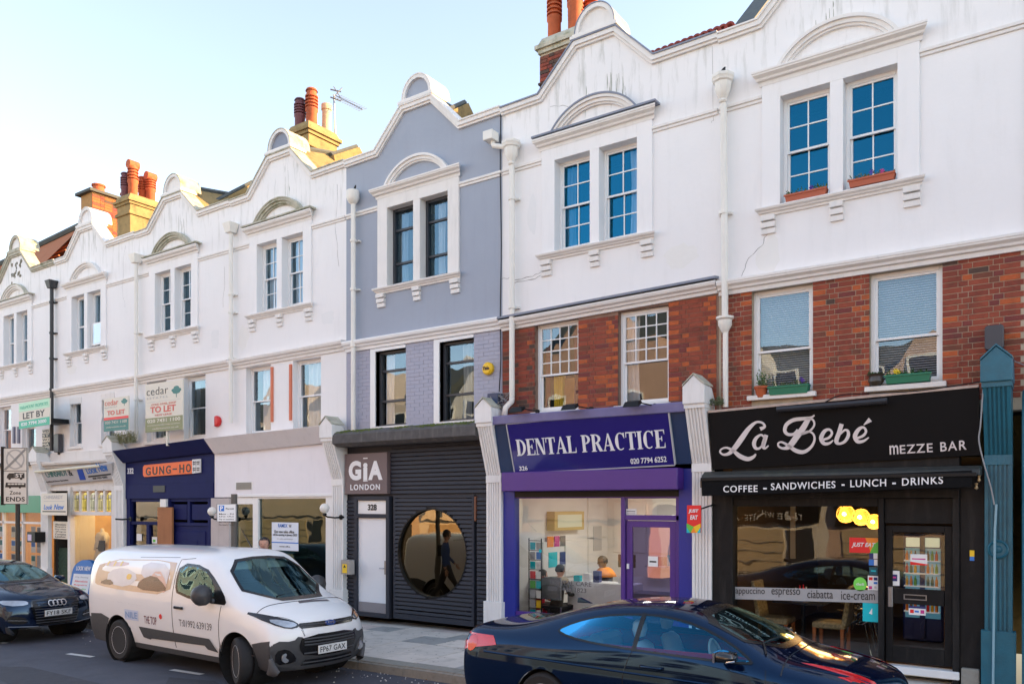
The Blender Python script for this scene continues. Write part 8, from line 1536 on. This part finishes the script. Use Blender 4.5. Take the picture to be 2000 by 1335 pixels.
for s_ in (-1, 1):
    m = MB(); yy = s_ * 1.0; m.tube([(2.10, s_ * .86, .955), (2.12, s_ * .93, .96)], .022, 8)
    m.add([(2.02, yy - s_ * .10, .95), (2.02, yy + s_ * .10, .965), (2.02, yy + s_ * .10, 1.05), (2.02, yy - s_ * .10, 1.06), (2.20, yy - s_ * .08, .965), (2.18, yy + s_ * .07, .985), (2.18, yy + s_ * .07, 1.03), (2.20, yy - s_ * .08, 1.045)], [(0, 1, 2, 3), (4, 7, 6, 5), (0, 4, 5, 1), (1, 5, 6, 2), (2, 6, 7, 3), (3, 7, 4, 0)])
    mi = m.obj('door_mirror', mat('gloss black', (.006, .006, .007), .12, coat=1), bmw, bev=.022, auto=60); MB().box(2.00, 2.02, min(yy - s_ * .09, yy + s_ * .09), max(yy - s_ * .09, yy + s_ * .09), .963, 1.048).obj('mirror_glass', CHROME, mi); MB().tube([(2.03, yy - s_ * .1, .965), (2.14, yy + s_ * .10, .978), (2.20, yy + s_ * .06, .985)], .009, 6).obj('silver_strip', CHROME, mi)
CRS = mat('cream leather', (.62, .56, .50), .5, var=.06, vscale=8)
for s_ in (-1, 1):
    for xx in (1.05,):
        t_ = MB(); t_.add([(xx + .05, s_ * .37 - .22, .40), (xx + .05, s_ * .37 + .22, .40), (xx + .20, s_ * .37 + .22, .40), (xx + .20, s_ * .37 - .22, .40), (xx - .16, s_ * .37 - .17, .98), (xx - .16, s_ * .37 + .17, .98), (xx - .04, s_ * .37 + .17, .98), (xx - .04, s_ * .37 - .17, .98)], [(0, 3, 2, 1), (4, 5, 6, 7), (0, 1, 5, 4), (1, 2, 6, 5), (2, 3, 7, 6), (3, 0, 4, 7)]); st_ = t_.obj('front_seat', CRS, bmw, bev=.045, auto=60)
        MB().lathe([(.001, -.09), (.09, -.075), (.125, -.01), (.115, .06), (.07, .085), (.001, .09)], (0, 0, 0), 16).obj('headrest', CRS, st_, smooth=True); hr = [o for o in st_.children][0]; hr.location = (xx - .12, s_ * .37, 1.10); hr.scale = (.55, 1, 1)
    MB().box(xx - .05, xx + .55, s_ * .37 - .24, s_ * .37 + .24, .36, .48).obj('seat_cushion', CRS, bmw, bev=.04); MB().box(.05, .25, s_ * .34 - .3, s_ * .34 + .3, .4, .93).obj('rear_seat', CRS, bmw, bev=.05)
MB().box(1.95, 2.4, -.72, .72, .60, .93).obj('dashboard', INT, bmw, bev=.04); MB().box(-.6, 2.4, -.72, .72, .24, .30).obj('floor_pan', INT, bmw); MB().lathe([(.16, -.012), (.175, 0), (.16, .012), (.148, 0), (.16, -.012)], (0, 0, 0), 20, 'X').obj('steering_wheel', CRS, bmw); sw = [o for o in bmw.children if o.name.startswith('steering_wheel')][0]; sw.location = (1.78, -.36, .90); sw.rotation_euler = (0, R(-20), 0)
bmw.location = (-4.52, -3.80, gz(-4) + RZ); bmw.rotation_euler = (0, -tilt, R(.6)); bmw.scale = (.94, .912, 1.04)
# --- the dark saloon at the left edge
AB = mat('dark navy pearl', (.005, .009, .025), .08, var=.03, spec=.8); AB.node_tree.nodes['Principled BSDF'].inputs['Specular Tint'].default_value = (.50, .72, 1, 1)  # sky blue reflection set in the specular tint here too
au = thing('parked_car', 'dark navy saloon at the left edge with a four ring badge', 'car'); B = []
br(-1.0, [.60, .70, .74, .72, .68, .60, .45, 0], [.34, .45, .65, .85, .95, 1.02, 1.05, 1.06], .1); br(-.9, [.78, .86, .90, .86, .80, .70, .5, 0], [.26, .42, .65, .88, 1.0, 1.06, 1.09, 1.10], .06); br(-.4, [.82, .91, .935, .90, .80, .68, .5, 0], [.22, .42, .65, .92, 1.05, 1.13, 1.17, 1.18]); br(.2, [.83, .92, .937, .90, .78, .64, .48, 0], [.2, .4, .65, .94, 1.15, 1.33, 1.38, 1.39]); br(1.0, [.83, .92, .937, .90, .79, .64, .48, 0], [.2, .38, .65, .94, 1.15, 1.38, 1.44, 1.455]); br(1.6, [.83, .92, .937, .90, .79, .64, .48, 0], [.2, .38, .65, .93, 1.14, 1.35, 1.42, 1.44])
br(2.0, [.83, .92, .937, .90, .80, .66, .48, 0], [.2, .38, .65, .93, 1.10, 1.27, 1.34, 1.36], .03); br(2.35, [.83, .92, .937, .90, .81, .69, .5, 0], [.2, .38, .66, .92, 1.03, 1.14, 1.19, 1.21], .06); br(2.68, [.83, .92, .937, .90, .81, .70, .5, 0], [.2, .4, .67, .90, .97, 1.02, 1.045, 1.06], .10); br(2.85, [.83, .92, .935, .89, .80, .70, .5, 0], [.2, .4, .66, .88, .94, .98, 1.0, 1.01], .10); br(3.3, [.81, .91, .92, .86, .77, .67, .5, 0], [.2, .4, .64, .83, .89, .93, .95, .955], .12); br(3.6, [.78, .88, .89, .82, .74, .65, .48, 0], [.2, .38, .60, .76, .81, .85, .87, .875], .18); br(3.76, [.74, .84, .85, .80, .72, .63, .46, 0], [.19, .34, .54, .66, .70, .73, .75, .76], .22); br(3.81, [.72, .82, .83, .78, .70, .61, .44, 0], [.19, .29, .42, .50, .53, .55, .56, .57], .24); br(3.80, [.70, .80, .80, .76, .68, .58, .42, 0], [.18, .21, .25, .28, .29, .30, .30, .30], .24)
c = Car(au, B, AB, 3); wsb = smooth_poly([(-.70, 1.06), (.70, 1.06), (.57, 1.36), (0, 1.40), (-.57, 1.36)], 1); c.patch('windscreen_border', wsb, 'F', CARSEAL, .004, [inset(wsb, .03)]); c.patch('windscreen', inset(wsb, .03), 'F', CARGL, .003); c.cut(inset(wsb, .018), 'F')
DA = smooth_poly([(-.1, 1.02), (.1, 1.28), (.9, 1.36), (1.5, 1.34), (2.0, 1.2), (2.40, 1.0), (2.3, .97), (1.2, .99), (.2, 1.0)], 1)
for d in ('R', 'L'): c.patch('window_trim', DA, d, CARSEAL, .005, [inset(DA, .02)]); c.patch('side_window', inset(DA, .02), d, CARGL, .004); c.cut(inset(DA, .010), d)
for x in (0, 2.92): c.arch(x, .34, .38)
c.finish(mat('saloon lining', (.03, .03, .033), .9)); wells(c, (0, 2.92), .38, .88)
for x, s_ in ((0, -1), (0, 1), (2.92, -1), (2.92, 1)): wheel(au, x, s_ * .81, .34, .235, 5, s_)
gr_ = smooth_poly([(-.40, .80), (.40, .80), (.47, .72), (.40, .36), (.30, .30), (-.30, .30), (-.40, .36), (-.47, .72)], 1); c.patch('grille_surround', gr_, 'F', MATS['gloss black'], .006, [inset(gr_, .025)]); g_ = c.patch('grille', inset(gr_, .02), 'F', CARSEAL, .004)
for k in range(9): z = .36 + k * .05; c.line([(-.41 + abs(k - 7) * .004, z), (.41 - abs(k - 7) * .004, z)], 'F', mat('grille slat grey', (.06, .06, .065), .3), .006, .006, 'grille_slat', g_)
for s_ in (-1, 1):
    c.patch('headlight', smooth_poly([(s_ * .50, .70), (s_ * .80, .70), (s_ * .86, .80), (s_ * .60, .79), (s_ * .48, .765)], 1), 'F', HEADL, .008); c.patch('air_intake', smooth_poly([(s_ * .50, .36), (s_ * .80, .38), (s_ * .82, .52), (s_ * .56, .50)], 1), 'F', CARSEAL, .006); c.line([(s_ * .52, .42), (s_ * .80, .45)], 'F', CHROME, .006, .01, 'intake_blade')
    m = MB(); yy = s_ * 1.02; m.tube([(2.1, s_ * .88, .98), (2.12, s_ * .96, .98)], .022, 8); m.add([(2.0, yy - s_ * .10, .96), (2.0, yy + s_ * .10, .98), (2.0, yy + s_ * .10, 1.08), (2.0, yy - s_ * .10, 1.10), (2.18, yy - s_ * .08, .98), (2.16, yy + s_ * .07, 1.0), (2.16, yy + s_ * .07, 1.06), (2.18, yy - s_ * .08, 1.08)], [(0, 1, 2, 3), (4, 7, 6, 5), (0, 4, 5, 1), (1, 5, 6, 2), (2, 6, 7, 3), (3, 7, 4, 0)]); m.obj('door_mirror', AB, au, bev=.022, auto=60)
c.line([(-.80, .33), (-.4, .30), (0, .29), (.4, .30), (.80, .33)], 'F', mat('dull silver', (.25, .26, .28), .3, metal=.7), .008, .008, 'splitter_strip')
for k in range(4):
    cy = -.115 + k * .077; c.patch('badge_ring', arc(cy, .70, .056, .056, 0, 360, 20)[:-1], 'F', mat('bright badge metal', (.75, .75, .76), .25, metal=.8), .026 + .001 * k, [arc(cy, .70, .040, .040, 0, 360, 20)[:-1]], dens=.02, sub=0)
h_, n_ = c.hit(0, .52, 'F'); plate(au, h_.x + .03, .53, 'FY18 SKF')
c.line([(2.6, -.80), (2.75, -.3), (2.78, 0), (2.75, .3), (2.6, .80)], 'T', CARSEAL, .006); c.line([(3.55, -.60), (3.70, -.2), (3.72, 0), (3.70, .2), (3.55, .6)], 'T', CARSEAL, .005)
for s_ in (-1, 1): c.line([(2.7, s_ * .62), (3.2, s_ * .56), (3.6, s_ * .46)], 'T', AB, .012, -.004, 'bonnet_crease'); m = MB(); m.box(1.2, 1.35, s_ * .38 - .24, s_ * .38 + .24, .5, 1.05); m.box(1.2, 1.3, s_ * .38 - .12, s_ * .38 + .12, 1.07, 1.24); m.obj('front_seat', INT, au, bev=.04)
MB().box(2.1, 2.6, -.75, .75, .6, .98).obj('dashboard', INT, au, bev=.04); MB().box(-.6, 2.4, -.72, .72, .24, .30).obj('floor_pan', INT, au)
au.location = (-19.05, -4.36, gz(-18) + RZ); au.rotation_euler = (0, -tilt, R(3.6)); au.scale = (.97, .97, .97)
# ---------------------------------------------------------------- the far side of the street, seen mirrored in glass and paint
OPH = [7.6, 7.2, 9.2, 6.6, 6.4, 6.6, 6.8, 7.4, 7.0]
OPP = [(-34, -27, (.55, .47, .42)), (-27, -20.5, (.66, .64, .62)), (-20.5, -14, (.52, .34, .27)), (-14, -7.5, (.62, .58, .54)), (-7.5, -1, (.52, .38, .32)), (-1, 6, (.66, .64, .62)), (6, 13, (.5, .36, .3)), (-42, -34, (.56, .46, .4)), (-52, -42, (.62, .58, .54))]
YO = -19.0; zb = -.9
for k, (x0, x1, cc_) in enumerate(OPP):
    t = thing('opposite_building', 'sunlit gabled building across the street, mirrored in the windows, number %s from the left' % ('three', 'four', 'five', 'six', 'seven', 'eight', 'nine', 'two', 'one')[k], 'building', ((x0 + x1) / 2, YO, zb)); m_ = mat('opposite wall %d' % k, cc_, .85, var=.12, vscale=2, bump=.3); xm = (x0 + x1) / 2
    zt_ = OPH[k]; MB().prism([(x0, zb), (x1, zb), (x1, zt_), (xm + 1.6, zt_), (xm, zt_ + 2.0), (xm - 1.6, zt_), (x0, zt_)], YO - 8, YO).obj('wall', m_, t); MB().prism([(YO - .3, zt_ - .05), (YO - 4, zt_ + 2.2), (YO - 8, zt_ - .05)], x0, x1, tf=lambda yy, xx, zz: (xx, yy, zz)).obj('roof', SLATE, t)
    for (a, b, c_, d) in ((-2.2, -1.2, 3.2, 5.0), (1.2, 2.2, 3.2, 5.0), (-.5, .5, 3.2, 5.0), (-.6, .6, 5.8, 7.4), (-2.2, -1.3, 5.8, 7.2), (1.3, 2.2, 5.8, 7.2)):
        f = MB(); frame(f, xm + a, xm + b, c_, d, YO, YO + .06, .09); f.box(xm + a, xm + b, YO, YO + .05, (c_ + d) / 2 - .03, (c_ + d) / 2 + .03); w_ = f.obj('window', FRAMEW, t); MB().box(xm + a + .09, xm + b - .09, YO, YO + .02, c_ + .09, d - .09).obj('pane', CARSEAL, w_)
    f = MB(); f.box(x0 + .3, x1 - .3, YO, YO + .2, 1.5, 2.2); f.obj('fascia', BLKM if k in (3, 4) else m_, t); MB().box(x0 + .5, x1 - 1.6, YO, YO + .05, zb + .4, 1.3).obj('shop_window', mat('closed shutter', (.45, .36, .25), .6), t); [MB().box(x0 + .5, x1 - 1.6, YO + .05, YO + .08, zb + .6 + .35 * q, zb + .63 + .35 * q).obj('shutter_rib', GRYP, t) for q in range(4)]; MB().box(x1 - 1.4, x1 - .5, YO, YO + .06, zb, 1.3).obj('shop_door', FRAMEG, t)
    if k == 3:
        me = text_mesh('THE WHITE ROOM', .01, 0, 1.2); xs = [v.co.x for v in me.vertices]
        for v in me.vertices: v.co = Vector((x0 + 5.6 - (v.co.x - min(xs)) / (max(xs) - min(xs)) * 3.4, YO + .21, 1.7 + v.co.y * .36))
        me.materials.clear(); me.materials.append(LGRY); link('lettering', me, t)
for o in list(bpy.data.objects):
    if o.type == 'EMPTY' and '_h' in o: del o['_h']
